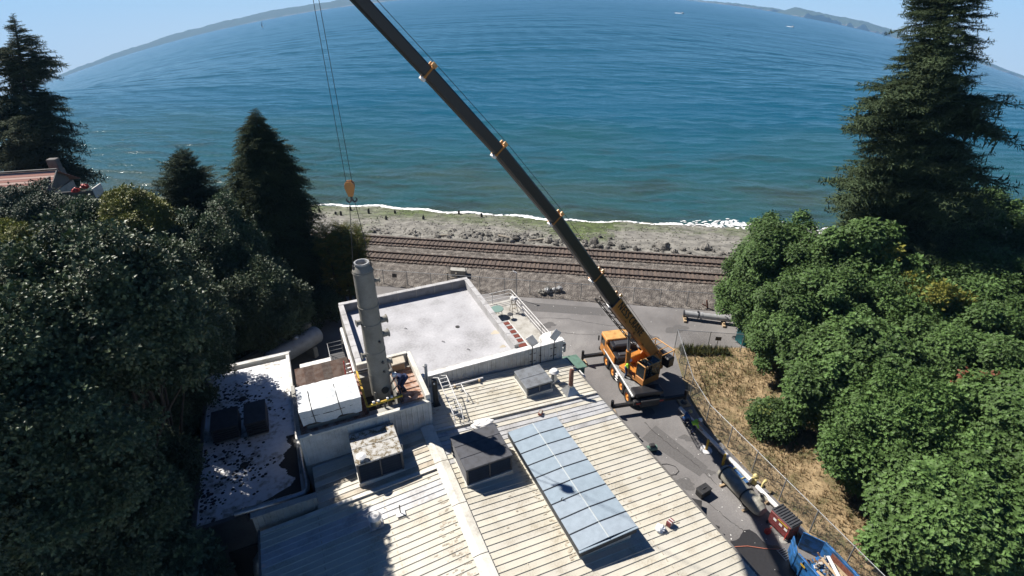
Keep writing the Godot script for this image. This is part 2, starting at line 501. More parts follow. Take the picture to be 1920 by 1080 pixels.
func crown_tree(called: String, label: String, x: float, z: float, y0: float, top: float, R: float, sd: int, tint: Color, group: String, odd := Color(0, 0, 0), odd_share := 0.0, count := 3400, low := 0.12, kind := 0):
	var r := RandomNumberGenerator.new()
	r.seed = sd
	var t := thing(called, label, "tree", Vector3(x, y0, z), 0, group)
	var H := top - y0
	var cy := H * (0.5 + low * 0.5)
	var ry := H * (0.5 - low * 0.5)
	var mb := MB.new()
	var lean := Vector3(r.randfn() * 0.25, 0, r.randfn() * 0.25)
	mb.tube([Vector3(0, -0.6, 0), Vector3(0, H * 0.2, 0) + lean * 0.5, Vector3(0, H * 0.5, 0) + lean, Vector3(0, H * 0.82, 0) + lean], [R * 0.075, R * 0.06, R * 0.042, R * 0.012], 7)
	put(t, "trunk", mb, M.bark)
	var lobes := []
	var K := 58
	for i in K:
		# spread round the crown, uneven in size and reach
		var h := -0.75 + 1.75 * (i + 0.5) / K
		var a := i * 2.39996 + r.randfn() * 0.35
		var rr := sqrt(maxf(0.0, 1.0 - minf(h * h, 1.0)))
		if h < 0: rr = 1.0 - 0.25 * h * h
		var lr := R * (0.09 + 0.25 * r.randf() * r.randf())
		var reach := r.randf_range(0.74, 1.2)
		lobes.append([Vector3(cos(a) * rr * (R - lr * 0.8) * reach, cy + h * (ry - lr * 0.5) * reach, sin(a) * rr * (R - lr * 0.8) * reach), lr, r.randf_range(0.8, 1.2), r.randf() < odd_share])
	lobes.append([Vector3(0, cy, 0), R * 0.5, 0.9, false])
	for i in range(0, K, 7):
		mb = MB.new()
		var p: Vector3 = lobes[i][0]
		var s := Vector3(0, H * r.randf_range(0.2, 0.45), 0) + lean
		mb.tube([s, s.lerp(p, 0.5) + Vector3(0, 0.3, 0), p], [R * 0.03, R * 0.02, 0.01], 5, false)
		put(t, "limb", mb, M.bark)
	var area := 0.0
	for l in lobes: area += l[1] * l[1]
	var xf := []
	var cols := []
	# leaves over the whole uneven shell, thinned by noise so that boughs and holes show
	var fn := FastNoiseLite.new()
	fn.seed = sd
	fn.frequency = 0.55
	for k in int(count * 0.6):
		var d := Vector3(r.randfn(), r.randfn(), r.randfn()).normalized()
		if d.y < -0.8: continue
		var sh := 0.9 + 0.2 * fn.get_noise_3dv(d * 2.6 * R * 0.5) - 0.2 * r.randf() * r.randf()
		var p := Vector3(d.x * R * sh, cy + d.y * ry * sh, d.z * R * sh)
		if d.y < 0.0: p = Vector3(d.x * R * sh * (1.0 - 0.3 * d.y * d.y), p.y, d.z * R * sh * (1.0 - 0.3 * d.y * d.y))
		var hole := fn.get_noise_3dv(p * 2.1)
		if p.y < 0.15 or hole < -0.02 + 0.2 * r.randf(): continue
		var up := (d * 0.8 + Vector3(0, 0.7, 0) + Vector3(r.randfn(), r.randfn(), r.randfn()) * 0.3).normalized()
		var fx := up.cross(Vector3(r.randfn(), r.randfn(), r.randfn())).normalized()
		var s := r.randf_range(0.6, 1.35)
		xf.append(Transform3D(Basis(fx * s, up * s, fx.cross(up) * s), p))
		var cc := tint * r.randf_range(0.65, 1.4) * (1.0 + 0.5 * fn.get_noise_3dv(p * 0.6))
		cc.a = 1.0
		cols.append(cc)
	for l in lobes:
		for k in int(count * 0.7 * l[1] * l[1] / area):
			var outw: Vector3 = l[0] - Vector3(0, cy * 0.9, 0)
			var d := (Vector3(r.randfn(), r.randfn(), r.randfn()).normalized() + outw.normalized() * 0.55 + Vector3(0, 0.25, 0)).normalized()
			var rad: float = l[1] * (1.0 - 0.42 * r.randf() * r.randf()) * (r.randf_range(1.1, 1.5) if r.randf() < 0.06 else 1.0)
			var p: Vector3 = l[0] + d * Vector3(rad, rad * 0.85, rad)
			if p.y < 0.15: continue
			var up := (d * 0.75 + Vector3(0, 0.8, 0) + Vector3(r.randfn(), r.randfn(), r.randfn()) * 0.22).normalized()
			var fx := up.cross(Vector3(r.randfn(), r.randfn(), r.randfn())).normalized()
			var s := r.randf_range(0.65, 1.3)
			xf.append(Transform3D(Basis(fx * s, up * s, fx.cross(up) * s), p))
			var k2: float = l[2] * r.randf_range(0.7, 1.35)
			var cc := tint * k2
			if l[3] and r.randf() < 0.75: cc = odd * r.randf_range(0.7, 1.25)
			cc.a = 1.0
			cols.append(cc)
	copies(t, "crown", clumps[kind], xf, cols, M.leafgloss if kind > 2 else M.leaf).set_meta("kind", "stuff")
	return t

func conifer(called: String, label: String, base: Vector3, tip: Vector3, profile: Array, per_m: float, sd: int, tint: Color, droop: float, jag: float, group := "", kind := 0):
	# profile: [share of the height, radius] pairs; branches leave a leaning trunk in loose whorls
	var r := RandomNumberGenerator.new()
	r.seed = sd
	var t := thing(called, label, "tree", base, 0, group)
	var H := tip.y - base.y
	var lean := (tip - base) / H
	var mb := MB.new()
	mb.tube([Vector3.DOWN * 0.8, lean * H * 0.4, lean * H * 0.8, lean * H], [H * 0.019, H * 0.014, H * 0.006, 0.015], 8)
	put(t, "trunk", mb, M.bark)
	var xf := []
	var cols := []
	var n := int(H * per_m)
	var gap := {}
	for i in n:
		var f := (i + r.randf()) / n
		var k := 0
		while k < profile.size() - 2 and f > profile[k + 1][0]: k += 1
		if f < profile[0][0]: continue
		var R: float = lerpf(profile[k][1], profile[k + 1][1], clampf((f - profile[k][0]) / (profile[k + 1][0] - profile[k][0]), 0, 1))
		var a := i * 2.39996 + r.randfn() * 0.3
		var cell := int(f * 14) * 16 + int(fposmod(a, TAU) / TAU * 7)
		if not gap.has(cell): gap[cell] = r.randf_range(1.0 - jag, 1.0 + jag * 0.55)
		var L: float = maxf(0.25, R * gap[cell] * r.randf_range(0.72, 1.12))
		var pitch := lerpf(-0.12, 0.55, f * f) + r.randfn() * 0.12 - droop * 0.25
		var dx := Vector3(cos(a) * cos(pitch), sin(pitch), sin(a) * cos(pitch))
		var dz := dx.cross(Vector3.UP).normalized()
		var dy := dz.cross(dx)
		var at := lean * H * f
		var wd := L * r.randf_range(0.8, 1.15)
		xf.append(Transform3D(Basis(dx * L, dy * L, dz * wd), at))
		var cc := tint * r.randf_range(0.65, 1.35)
		cc.a = 1
		cols.append(cc)
		# a smaller spray riding on the branch keeps the crown deep
		if L > 0.8:
			for q in 2:
				var f2 := r.randf_range(0.25, 0.7)
				var b := a + r.randfn() * 0.7
				var ex := Vector3(cos(b), sin(pitch) + r.randfn() * 0.3, sin(b)).normalized()
				var ez := ex.cross(Vector3.UP).normalized()
				var l2 := L * r.randf_range(0.3, 0.5)
				xf.append(Transform3D(Basis(ex * l2, ez.cross(ex) * l2, ez * l2), at + dx * L * f2 - Vector3(0, droop * 0.3 * L * f2 * f2, 0)))
				var c2 := tint * r.randf_range(0.7, 1.45)
				c2.a = 1
				cols.append(c2)
	copies(t, "crown", sprays[kind], xf, cols, M.needle).set_meta("kind", "stuff")
	return t

func vegetation():
	clumps = [leaf_clump(1, 16, 0.23), leaf_clump(2, 18, 0.2), leaf_clump(3, 15, 0.26), leaf_clump(4, 22, 0.15), leaf_clump(5, 20, 0.17)]
	sprays = [needle_spray(1, 0.25, 22), needle_spray(2, 0.55, 22), needle_spray(3, 0.05, 15)]
	var maple := Color(0.06, 0.106, 0.03)
	var gr := "broadleaf trees on the slope behind the fence"
	var yel := Color(0.15, 0.15, 0.03)
	# right-hand wood: x, z, top, radius, tint factor, label, share of yellowed lobes
	var R := [
		[23.6, -41.0, 11.2, 4.3, 1.05, "bright green maple at the end of the lot, its crown reaching towards the grey pipe", 0.0],
		[22.7, -38.2, 6.4, 2.5, 1.0, "low maple half hiding the turquoise toilet cabin", 0.0],
		[28.0, -38.2, 11.4, 4.4, 1.0, "maple with a few yellowed boughs just left of the tall fir's foot", 0.09],
		[23.2, -34.6, 9.4, 4.0, 1.0, "maple overhanging the dry grass above the round shrub", 0.0],
		[29.4, -33.4, 10.2, 4.4, 1.05, "broad maple with yellow patches in the middle of the right-hand wood", 0.2],
		[23.6, -28.8, 8.8, 4.0, 1.0, "maple whose dark skirt meets the dry grass below the round shrub", 0.04],
		[30.6, -28.0, 9.2, 4.4, 0.95, "dense green maple between the yellow-patched one and the frame's lower right", 0.05],
		[23.7, -23.6, 7.8, 3.7, 1.15, "light green maple above the blue dumpster, with a reddish dead bough", 0.0],
		[29.8, -22.2, 8.8, 4.3, 0.95, "dark green maple near the lower right corner of the picture", 0.03],
		[36.4, -36.4, 11.0, 4.8, 1.0, "tall maple standing right of the big fir's lower branches", 0.04],
		[37.8, -29.6, 10.2, 4.8, 0.9, "green maple at the right edge below the tallest fir", 0.03],
		[36.6, -23.0, 9.4, 4.4, 0.9, "shadowed maple at the right edge, lower of the two there", 0.03],
		[42.0, -43.5, 12.4, 4.6, 0.95, "olive green maple behind the big fir at the right edge", 0.0],
		[45.5, -37.5, 11.8, 4.8, 0.9, "maple cut by the right edge, level with the fir's lower branches", 0.0],
		[23.4, -18.6, 6.6, 3.4, 1.1, "low maple beside the dry grass next to the blue dumpster", 0.0],
		[28.8, -17.2, 8.0, 4.0, 0.85, "maple at the very bottom right of the wood", 0.0]]
	for k in R.size():
		var q: Array = R[k]
		crown_tree("maple_tree", q[5], q[0], q[1], ground_y(q[0], q[1]), q[2], q[3], 100 + k, maple * q[4], gr, yel, q[6], 6200, 0.02, k % 3)
	var dead := Color(0.16, 0.06, 0.035)
	crown_tree("dead_sapling", "small rust-red dead sapling poking out of the lower right wood", 28.4, -24.9, 0.5, 7.6, 0.9, 131, dead, "", dead, 0, 160, 0.6)
	# left-hand wood
	var Lg := "broadleaf trees on the left slope"
	var L := [
		[-40.5, -42.5, 13.0, 4.0, Color(0.055, 0.08, 0.045), "silvery leaved tree below the red roofed house at the left edge"],
		[-35.6, -42.0, 12.4, 3.6, Color(0.05, 0.08, 0.035), "tree with dark leaves in front of the flowered balcony"],
		[-31.8, -41.6, 13.2, 2.8, Color(0.19, 0.2, 0.045), "yellow-green tree rising between the balcony and the small dark conifer"],
		[-38.6, -37.6, 11.6, 3.6, Color(0.19, 0.2, 0.045), "yellow-green tree at the left edge below the silvery one"],
		[-28.4, -39.0, 10.2, 3.6, Color(0.062, 0.088, 0.042), "silvery leaved tree below the small dark conifer"],
		[-24.2, -41.0, 12.4, 3.4, Color(0.05, 0.08, 0.035), "leafy tree growing against the foot of the cone shaped cedar"],
		[-33.2, -34.6, 11.6, 4.4, Color(0.062, 0.088, 0.042), "grey-green tree in the middle of the left wood, lit on its top"],
		[-26.8, -33.6, 10.6, 4.2, Color(0.062, 0.088, 0.042), "grey-green tree behind the white roofed block, top leaves catching light"],
		[-38.6, -30.5, 12.5, 4.4, Color(0.062, 0.088, 0.042), "shadowed tree at the left edge halfway down"],
		[-30.2, -27.6, 12.6, 4.3, Color(0.062, 0.088, 0.042), "dark tree left of the white roofed block"],
		[-21.0, -26.4, 13.4, 3.3, Color(0.062, 0.088, 0.042), "tall dark tree close to the white roofed block's left wall", 0.5],
		[-20.8, -37.6, 8.4, 3.2, Color(0.062, 0.088, 0.042), "dark tree beside the grey tank behind the brown lean-to roof"],
		[-18.6, -21.4, 17.8, 3.3, Color(0.062, 0.088, 0.042), "tall shadowed tree close to the white roofed block's near corner", 0.64],
		[-28.4, -20.4, 13.5, 4.3, Color(0.062, 0.088, 0.042), "dark tree low at the left with sun on a few leaves"],
		[-17.2, -13.4, 18.8, 3.6, Color(0.062, 0.088, 0.042), "black-green tree in the lower left corner nearest the roof", 0.35],
		[-22.4, -24.6, 9.6, 3.0, Color(0.062, 0.088, 0.042), "low dark tree hugging the white roofed block's left wall"],
		[-25.0, -27.4, 14.2, 3.8, Color(0.062, 0.088, 0.042), "tall dark tree a step left of the white roofed block", 0.3],
		[-17.2, -17.6, 19.8, 3.5, Color(0.062, 0.088, 0.042), "tall tree whose crown shades the ribbed roof's lower left", 0.62],
		[-19.0, -19.0, 8.4, 2.4, Color(0.062, 0.088, 0.042), "low tree below the tall ones left of the dark doorway"],
		[-15.6, -13.6, 8.0, 2.4, Color(0.062, 0.088, 0.042), "low tree at the bottom edge left of the ribbed roof"],
		[-25.0, -13.0, 13.5, 4.2, Color(0.062, 0.088, 0.042), "black-green tree at the bottom of the left edge"]]
	for k in L.size():
		var q: Array = L[k]
		crown_tree("broadleaf_tree", q[5], q[0], q[1], ground_y(q[0], q[1]), q[2], q[3], 200 + k, q[4], Lg, Color(0.3, 0.2, 0.03), 0.05 if k in [6, 9] else 0.0, 6400, q[6] if q.size() > 6 else 0.12, 3 + k % 2)
	# conifers
	conifer("fir_tree", "very tall ragged fir on the right, its top above the picture", Vector3(35.2, 0.8, -42.0), Vector3(29.2, 32.5, -42.0),
		[[0.14, 4.6], [0.3, 4.5], [0.45, 4.5], [0.6, 4.2], [0.72, 3.0], [0.85, 2.4], [1.0, 1.1]], 34.0, 31, Color(0.044, 0.064, 0.03), 0.5, 0.7, "", 0)
	conifer("fir_tree", "dark fir standing against the sky at the left edge", Vector3(-58.5, 4.0, -62.0), Vector3(-52.0, 25.8, -62.0),
		[[0.1, 5.0], [0.3, 5.6], [0.55, 4.4], [0.78, 2.9], [0.92, 1.2], [1.0, 0.2]], 26.0, 32, Color(0.044, 0.06, 0.03), 0.4, 0.7, "", 0)
	conifer("cedar_tree", "dense cone shaped cedar in front of the beach, left of the hanging hook", Vector3(-23.4, 0.6, -46.0), Vector3(-21.6, 19.3, -46.0),
		[[0.06, 5.4], [0.3, 5.0], [0.6, 3.9], [0.85, 2.2], [1.0, 0.3]], 52.0, 33, Color(0.042, 0.058, 0.026), 0.6, 0.16, "", 1)
	conifer("pine_tree", "small bushy dark conifer left of the cone shaped cedar", Vector3(-32.0, 1.8, -48.0), Vector3(-30.1, 15.2, -48.0),
		[[0.12, 3.4], [0.4, 3.9], [0.7, 3.2], [0.9, 2.0], [1.0, 0.5]], 38.0, 34, Color(0.04, 0.058, 0.03), 0.05, 0.4, "", 2)
	conifer("cypress_tree", "thin dark spire of a conifer next to the yellow-green tree", Vector3(-34.8, 2.0, -46.0), Vector3(-34.2, 12.8, -46.0),
		[[0.1, 0.9], [0.6, 0.8], [1.0, 0.15]], 26.0, 35, Color(0.03, 0.045, 0.025), 0.1, 0.2, "", 2)
	var wisp := thing("tamarisk_tree", "wispy olive tree behind the upright stack beside the tracks", "tree", Vector3(-16.2, 0.1, -45.6))
	var xf := []
	var cols := []
	rng.seed = 61
	for s in 6:
		var a := s * TAU / 6 + 0.3
		var top := Vector3(cos(a) * rnd(1.0, 2.3), rnd(6.2, 9.2), sin(a) * rnd(0.8, 1.9))
		var mb := MB.new()
		var foot := Vector3(cos(a) * 0.3, -0.3, sin(a) * 0.3)
		mb.tube([foot, foot.lerp(top, 0.5) + Vector3(cos(a), 0, sin(a)) * 0.4, top], [0.13, 0.08, 0.02], 6)
		put(wisp, "stem", mb, M.bark)
		for k in 150:
			var f := rnd(0.2, 1.02)
			var b := rnd(0, TAU)
			var dx := Vector3(cos(b) * 0.75, rnd(-0.1, 1.1), sin(b) * 0.75).normalized()
			var dz := dx.cross(Vector3.UP).normalized()
			var l := rnd(0.7, 1.6)
			xf.append(Transform3D(Basis(dx * l, dz.cross(dx) * l, dz * l), foot.lerp(top, f) + Vector3(cos(a), 0, sin(a)) * 0.5 * (1 - absf(2 * f - 1))))
			var cc := (Color(0.12, 0.115, 0.026) if rng.randf() < 0.5 else Color(0.07, 0.095, 0.03)) * rnd(0.7, 1.3)
			cc.a = 1
			cols.append(cc)
	copies(wisp, "crown", sprays[2], xf, cols, M.needle).set_meta("kind", "stuff")
	crown_tree("shrub", "round green shrub alone on the dry grass", 18.9, -28.6, 0.05, 2.0, 1.4, 141, Color(0.05, 0.085, 0.025), "", Color(0.1, 0.12, 0.03), 0.1, 520, 0.0).set_meta("category", "shrub")
	crown_tree("shrub", "dark shrub under the cone shaped cedar beside the tracks", -18.6, -43.2, 0.3, 3.4, 2.3, 142, Color(0.035, 0.05, 0.025), "", Color(0.1, 0.12, 0.03), 0.1, 700, 0.0).set_meta("category", "shrub")
	crown_tree("shrub", "pale green shrub between the small conifer and the cone shaped cedar", -27.8, -45.5, 0.9, 7.6, 2.2, 143, Color(0.09, 0.11, 0.035), "", Color(0.1, 0.12, 0.03), 0.1, 900, 0.0).set_meta("category", "shrub")
	# dry grass and weeds
	var mb := MB.new()
	rng.seed = 71
	for i in 9:
		var a := rnd(0, TAU)
		var o := Vector3(cos(a), 0, sin(a)) * rnd(0.0, 0.12)
		var tip := o + Vector3(cos(a) * rnd(0.05, 0.2), rnd(0.5, 1.0), sin(a) * rnd(0.05, 0.2))
		var w := Vector3(-sin(a), 0, cos(a)) * 0.03
		mb.tri(o - w, o + w, tip)
	tuft = mb.done(null)
	xf = []
	cols = []
	for i in 22000:
		var p := Vector3(rnd(14, 30), 0, rnd(-38.6, -13))
		if p.x < fence_x(p.z) + 0.15: continue
		p.y = ground_y(p.x, p.z) + 0.01
		var patch := sin(p.x * 1.1 + 2.0 * sin(p.z * 0.5)) + sin(p.z * 0.9 + p.x * 0.4)
		if rng.randf() < 0.25 - 0.25 * patch: continue
		var s := rnd(0.12, 0.4)
		xf.append(Transform3D(Basis(Vector3.UP, rnd(0, TAU)).scaled(Vector3(s * 1.3, s, s * 1.3)), p))
		var cc := Color(0.34, 0.25, 0.135) * rnd(0.55, 1.2)
		if rng.randf() < 0.1 + 0.1 * patch: cc = Color(0.11, 0.13, 0.04) * rnd(0.7, 1.3)
		if p.z < -36.3 and rng.randf() < 0.6: cc = Color(0.12, 0.15, 0.04) * rnd(0.7, 1.3)
		cc.a = 1
		cols.append(cc)
	var gs := copies(self, "dry_grass", tuft, xf, cols, M.grass)
	tag(gs, "straw coloured dry grass on the bank between fence and wood", "grass", "", "stuff")
	xf = []
	cols = []
	for i in 420:
		var p := Vector3(rnd(14.9, 19.2), 0.02, 0)
		p.z = -38.1 + rnd(-0.35, 0.7)
		var s := rnd(0.4, 1.1) * (1.0 - 0.4 * (p.x - 14.9) / 4.3)
		xf.append(Transform3D(Basis(Vector3.UP, rnd(0, TAU)).scaled(Vector3(s, s, s)), p))
		var cc := Color(0.06, 0.085, 0.03).lerp(Color(0.17, 0.16, 0.05), rng.randf()) * rnd(0.7, 1.2)
		cc.a = 1
		cols.append(cc)
	gs = copies(self, "weeds", tuft, xf, cols, M.grass)
	tag(gs, "tall green weeds along the back of the wire fence", "weeds", "", "stuff")
	xf = []
	cols = []
	for i in 520:
		var f := rng.randf()
		var p := Vector3(0, 0, 0)
		var kind := i % 4
		if kind == 0: p = bw(rnd(15.3, 15.9), 0.0, rnd(-23, -8))
		elif kind == 1: p = tw(rnd(-14, 24), 0.06, rnd(4.6, 5.9))
		else:
			p.z = rnd(-30, -15)
			p.x = fence_x(p.z) + rnd(-1.1, 0.1)
		var s := rnd(0.08, 0.22)
		xf.append(Transform3D(Basis(Vector3.UP, rnd(0, TAU)).scaled(Vector3(s * 1.5, s, s * 1.5)), p))
		var cc := Color(0.1, 0.1, 0.045).lerp(Color(0.24, 0.18, 0.1), f) * rnd(0.7, 1.2)
		cc.a = 1
		cols.append(cc)
	gs = copies(self, "verge_weeds", tuft, xf, cols, M.grass)
	tag(gs, "small weeds growing at the foot of fences and walls", "weeds", "", "stuff")

# ------------------------------------------------------------------ land and water
func fence_x(z: float) -> float:     # foot of the wire fence on the bank
	if z < -32.0: return lerpf(14.6, 14.0, clampf((z + 38.6) / 6.6, 0, 1))
	if z < -29.0: return lerpf(14.0, 14.3, (z + 32.0) / 3.0)
	return lerpf(14.3, 19.7, (z + 29.0) / 14.5)

func shore_w(a: float) -> float:
	return -22.6 + 0.5 * sin(a * 0.11 + 1.0) + 0.25 * sin(a * 0.31)

func ground_y(x: float, z: float) -> float:
	var a := 0.98902 * x + 0.14781 * (z + 53.58)
	var w := -0.14781 * x + 0.98902 * (z + 53.58)
	var y := 0.0
	if w < -6.8:
		y = lerpf(-0.1, SEA_Y, clampf((w + 6.8) / (shore_w(a) + 6.8), 0.0, 2.2))
	else:
		y += 5.5 * smoothstep(-19.5, -50.0, x) * smoothstep(-5, 4, w)
		y += 2.2 * smoothstep(23.0, 42.0, x) * smoothstep(-5, 6, w)
	return y

func land():
	# hidden earth under the trees
	var mb := MB.new()
	var xs := []
	for i in 61: xs.append(-120.0 + i * 4.0)
	var z := 32.0
	while z > -108.0:
		for i in 60:
			var a := Vector3(xs[i], 0, z)
			var b := Vector3(xs[i + 1], 0, z)
			var c := Vector3(xs[i + 1], 0, z - 4)
			var d := Vector3(xs[i], 0, z - 4)
			var q := [a, b, c, d]
			for k in 4: q[k].y = ground_y(q[k].x, q[k].z) - 0.06
			mb.quad(q[0], q[1], q[2], q[3])
		z -= 4.0
	struct("ground", mb, M.soil)
	# dry bank
	mb = MB.new()
	z = -38.6
	while z < -10.0:
		for k in 8:
			var f0 := fence_x(z) - 0.1
			var f1 := fence_x(z + 1.0) - 0.1
			var A := Vector3(lerpf(f0, 33.0, k / 8.0), 0, z)
			var B := Vector3(lerpf(f1, 33.0, k / 8.0), 0, z + 1.0)
			var C := Vector3(lerpf(f1, 33.0, (k + 1) / 8.0), 0, z + 1.0)
			var D := Vector3(lerpf(f0, 33.0, (k + 1) / 8.0), 0, z)
			var q := [A, B, C, D]
			for j in 4: q[j].y = ground_y(q[j].x, q[j].z) + 0.012
			mb.quad(q[0], q[1], q[2], q[3])
		z += 1.0
	struct("grass_bank", mb, M.straw)
	# paved lot
	mb = MB.new()
	var poly := [tw(-18, 0, 5.7), tw(23.5, 0, 5.5), Vector3(21.5, 0, -38.6), Vector3(14.55, 0, -38.6), Vector3(13.95, 0, -32), Vector3(14.2, 0, -29), Vector3(21.5, 0, -9.5), Vector3(21.5, 0, 4), Vector3(-16, 0, 4), Vector3(-22, 0, -34), Vector3(-22, 0, -44)]
	var p2 := PackedVector2Array()
	for p: Vector3 in poly: p2.append(Vector2(p.x, p.z))
	var idx := Geometry2D.triangulate_polygon(p2)
	for i in range(0, idx.size(), 3):
		var A := p2[idx[i]]
		var B := p2[idx[i + 1]]
		var C := p2[idx[i + 2]]
		if (B - A).cross(C - A) > 0:
			var s := B
			B = C
			C = s
		mb.tri(Vector3(A.x, 0.0, A.y), Vector3(B.x, 0.0, B.y), Vector3(C.x, 0.0, C.y))
	struct("asphalt_lot", mb, M.asphalt)
	# patches, cracks, wet stain
	rng.seed = 5
	for q: Array in [[[9.3, -27.6], [12.4, -24.2], [13.2, -25.0], [10.6, -28.9]], [[1.0, -46.6], [9.0, -45.4], [9.3, -43.9], [2.0, -44.8]]]:
		mb = MB.new()
		mb.quad(Vector3(q[0][0], 0.004, q[0][1]), Vector3(q[1][0], 0.004, q[1][1]), Vector3(q[2][0], 0.004, q[2][1]), Vector3(q[3][0], 0.004, q[3][1]))
		struct("asphalt_patch", mb, M.patch)
	for q: Array in [[[1.5, -43.6], [5.5, -43.4], [9.0, -42.2], [12.5, -41.9]], [[9.8, -29.2], [11.0, -27.2], [12.4, -25.3], [13.3, -23.6]], [[11.9, -22.6], [13.4, -20.6], [14.0, -19.9]], [[4.0, -41.2], [7.0, -40.6], [10.0, -40.9]]]:
		mb = MB.new()
		var last := Vector3.ZERO
		for i in 25:
			var f := i / 24.0 * (q.size() - 1)
			var k := mini(int(f), q.size() - 2)
			var p := Vector3(lerpf(q[k][0], q[k + 1][0], f - k) + rnd(-0.07, 0.07), 0.005, lerpf(q[k][1], q[k + 1][1], f - k) + rnd(-0.07, 0.07))
			if i > 0:
				var w := (p - last).cross(Vector3.UP).normalized() * rnd(0.012, 0.03)
				mb.quad(last - w, last + w, p + w, p - w)
			last = p
		struct("crack", mb, M.crack)
	for q: Array in [[10.9, -37.4, 0.7], [7.0, -44.8, 0.9], [12.6, -27.6, 0.4], [11.3, -23.6, 0.5], [13.0, -24.6, 0.35], [3.4, -42.2, 0.6], [15.6, -41.6, 0.8], [12.9, -40.2, 0.5], [10.3, -30.2, 0.5]]:
		mb = MB.new()
		var rg := []
		for i in 26:
			var a := TAU * i / 26.0
			var rr: float = q[2] * (1.0 + 0.3 * sin(a * 2 + q[0]) + 0.16 * sin(a * 5 + q[1]) + rnd(-0.1, 0.1))
			rg.append(Vector3(q[0] + cos(a) * rr * 1.3, 0.007, q[1] + sin(a) * rr * 0.8))
		for i in 26: mb.tri(Vector3(q[0], 0.007, q[1]), rg[(i + 1) % 26], rg[i])
		struct("oil_stain", mb, M.patch)
	mb = MB.new()
	var ring := []
	for i in 40:
		var a := TAU * i / 40.0
		var rr := 1.0 + 0.16 * sin(a * 3 + 1) + 0.1 * sin(a * 7) + rnd(-0.05, 0.05)
		ring.append(Vector3(14.15 + cos(a) * 1.75 * rr, 0.006, -18.0 + sin(a) * 1.85 * rr))
	for i in 40:
		mb.tri(Vector3(14.15, 0.006, -18.0), ring[(i + 1) % 40], ring[i])
	struct("wet_patch", mb, M.wet)
	# ballast bed: cross-section swept along the tracks
	mb = MB.new()
	var prof := [[6.0, -0.03], [5.2, 0.06], [3.4, 0.22], [1.95, 0.62], [-1.9, 0.66], [-2.15, 0.5], [-2.4, 0.62], [-6.0, 0.62], [-7.4, -0.25], [-8.2, -0.55]]
	var fn := FastNoiseLite.new()
	fn.frequency = 0.35
	for s in 130:
		var a0 := -75.0 + s * 1.1
		for k in prof.size() - 1:
			var q := [tw(a0, prof[k][1], prof[k][0]), tw(a0 + 1.1, prof[k][1], prof[k][0]), tw(a0 + 1.1, prof[k + 1][1], prof[k + 1][0]), tw(a0, prof[k + 1][1], prof[k + 1][0])]
			for j in 4: q[j].y += fn.get_noise_2d(q[j].x, q[j].z) * 0.05
			mb.quad(q[0], q[1], q[2], q[3])
	struct("ballast_bed", mb, M.ballast)
	for tr in 2:
		var w0 := -4.2 * tr
		mb = MB.new()
		for s in 130:
			var a0 := -75.0 + s * 1.1
			mb.quad(tw(a0, 0.715, w0 + 1.25), tw(a0 + 1.1, 0.715, w0 + 1.25), tw(a0 + 1.1, 0.715, w0 - 1.25), tw(a0, 0.715, w0 - 1.25))
		struct("trackbed", mb, M.rust_ballast)
		var at := tw(0, 0.7, w0)
		var t := thing("railway_track", "railway track next to the wire fence, the nearer of the two" if tr == 0 else "railway track beside the beach rocks, the farther of the two", "track", at, -8.5)
		for sg: float in [-1.0, 1.0]:
			mb = MB.new()
			mb.box(Vector3(-2, 0.2, sg * 0.753), Vector3(140, 0.05, 0.075))
			mb.box(Vector3(-2, 0.115, sg * 0.753), Vector3(140, 0.12, 0.02))
			mb.box(Vector3(-2, 0.045, sg * 0.753), Vector3(140, 0.02, 0.14))
			put(t, "rail", mb, M.rail)
		mb = MB.new()
		mb.box(Vector3.ZERO, Vector3(0.23, 0.16, 2.55), Basis(), 0.012)
		var tm := mb.done(M.tie)
		for i in 150:
			var x := -40.0 + i * 0.5 + rnd(-0.03, 0.03)
			putm(t, "tie", tm, M.tie if rng.randf() < 0.62 else M.tie2, Transform3D(Basis(Vector3.UP, rnd(-0.02, 0.02)), Vector3(x, -0.005 + rnd(-0.015, 0.01), rnd(-0.04, 0.04))))
	# beach
	mb = MB.new()
	mb.tinted = true
	var al := FastNoiseLite.new()
	al.seed = 3
	al.frequency = 0.07
	var fine := FastNoiseLite.new()
	fine.seed = 4
	fine.frequency = 0.6
	var grid := []
	for j in 37:
		var row := []
		var w := -7.0 - j * 0.55
		for i in 151:
			var a := -75.0 + i * 1.0
			var p := tw(a, 0, w)
			p.y = ground_y(p.x, p.z) + fine.get_noise_2d(p.x, p.z) * 0.06
			row.append(p)
		grid.append(row)
	for j in 36:
		for i in 150:
			var p: Vector3 = grid[j][i]
			var w := -7.0 - j * 0.55
			# green weed lies in patches towards the waterline
			var k := smoothstep(-13.5, -20.0, w) * 0.75 + al.get_noise_2d(p.x, p.z) * 0.75 + fine.get_noise_2d(p.x * 2.0, p.z * 2.0) * 0.5 - 0.08
			k += 0.8 * smoothstep(6.0, 2.5, absf(p.x - 8.5 + (w + 14) * 0.3) + 3.0 * al.get_noise_2d(p.x * 3, p.z * 3)) * smoothstep(-9.5, -12.0, w)
			k -= 0.35 * smoothstep(11.0, 19.0, p.x)
			mb.col = Color(1, 1, 1).lerp(Color(0.36, 0.52, 0.17), clampf(k, 0, 1)) * (1.0 + fine.get_noise_2d(p.x * 3.1, p.z * 3.1) * 0.25)
			mb.quad(grid[j][i], grid[j][i + 1], grid[j + 1][i + 1], grid[j + 1][i])
	struct("beach", mb, M.beach)

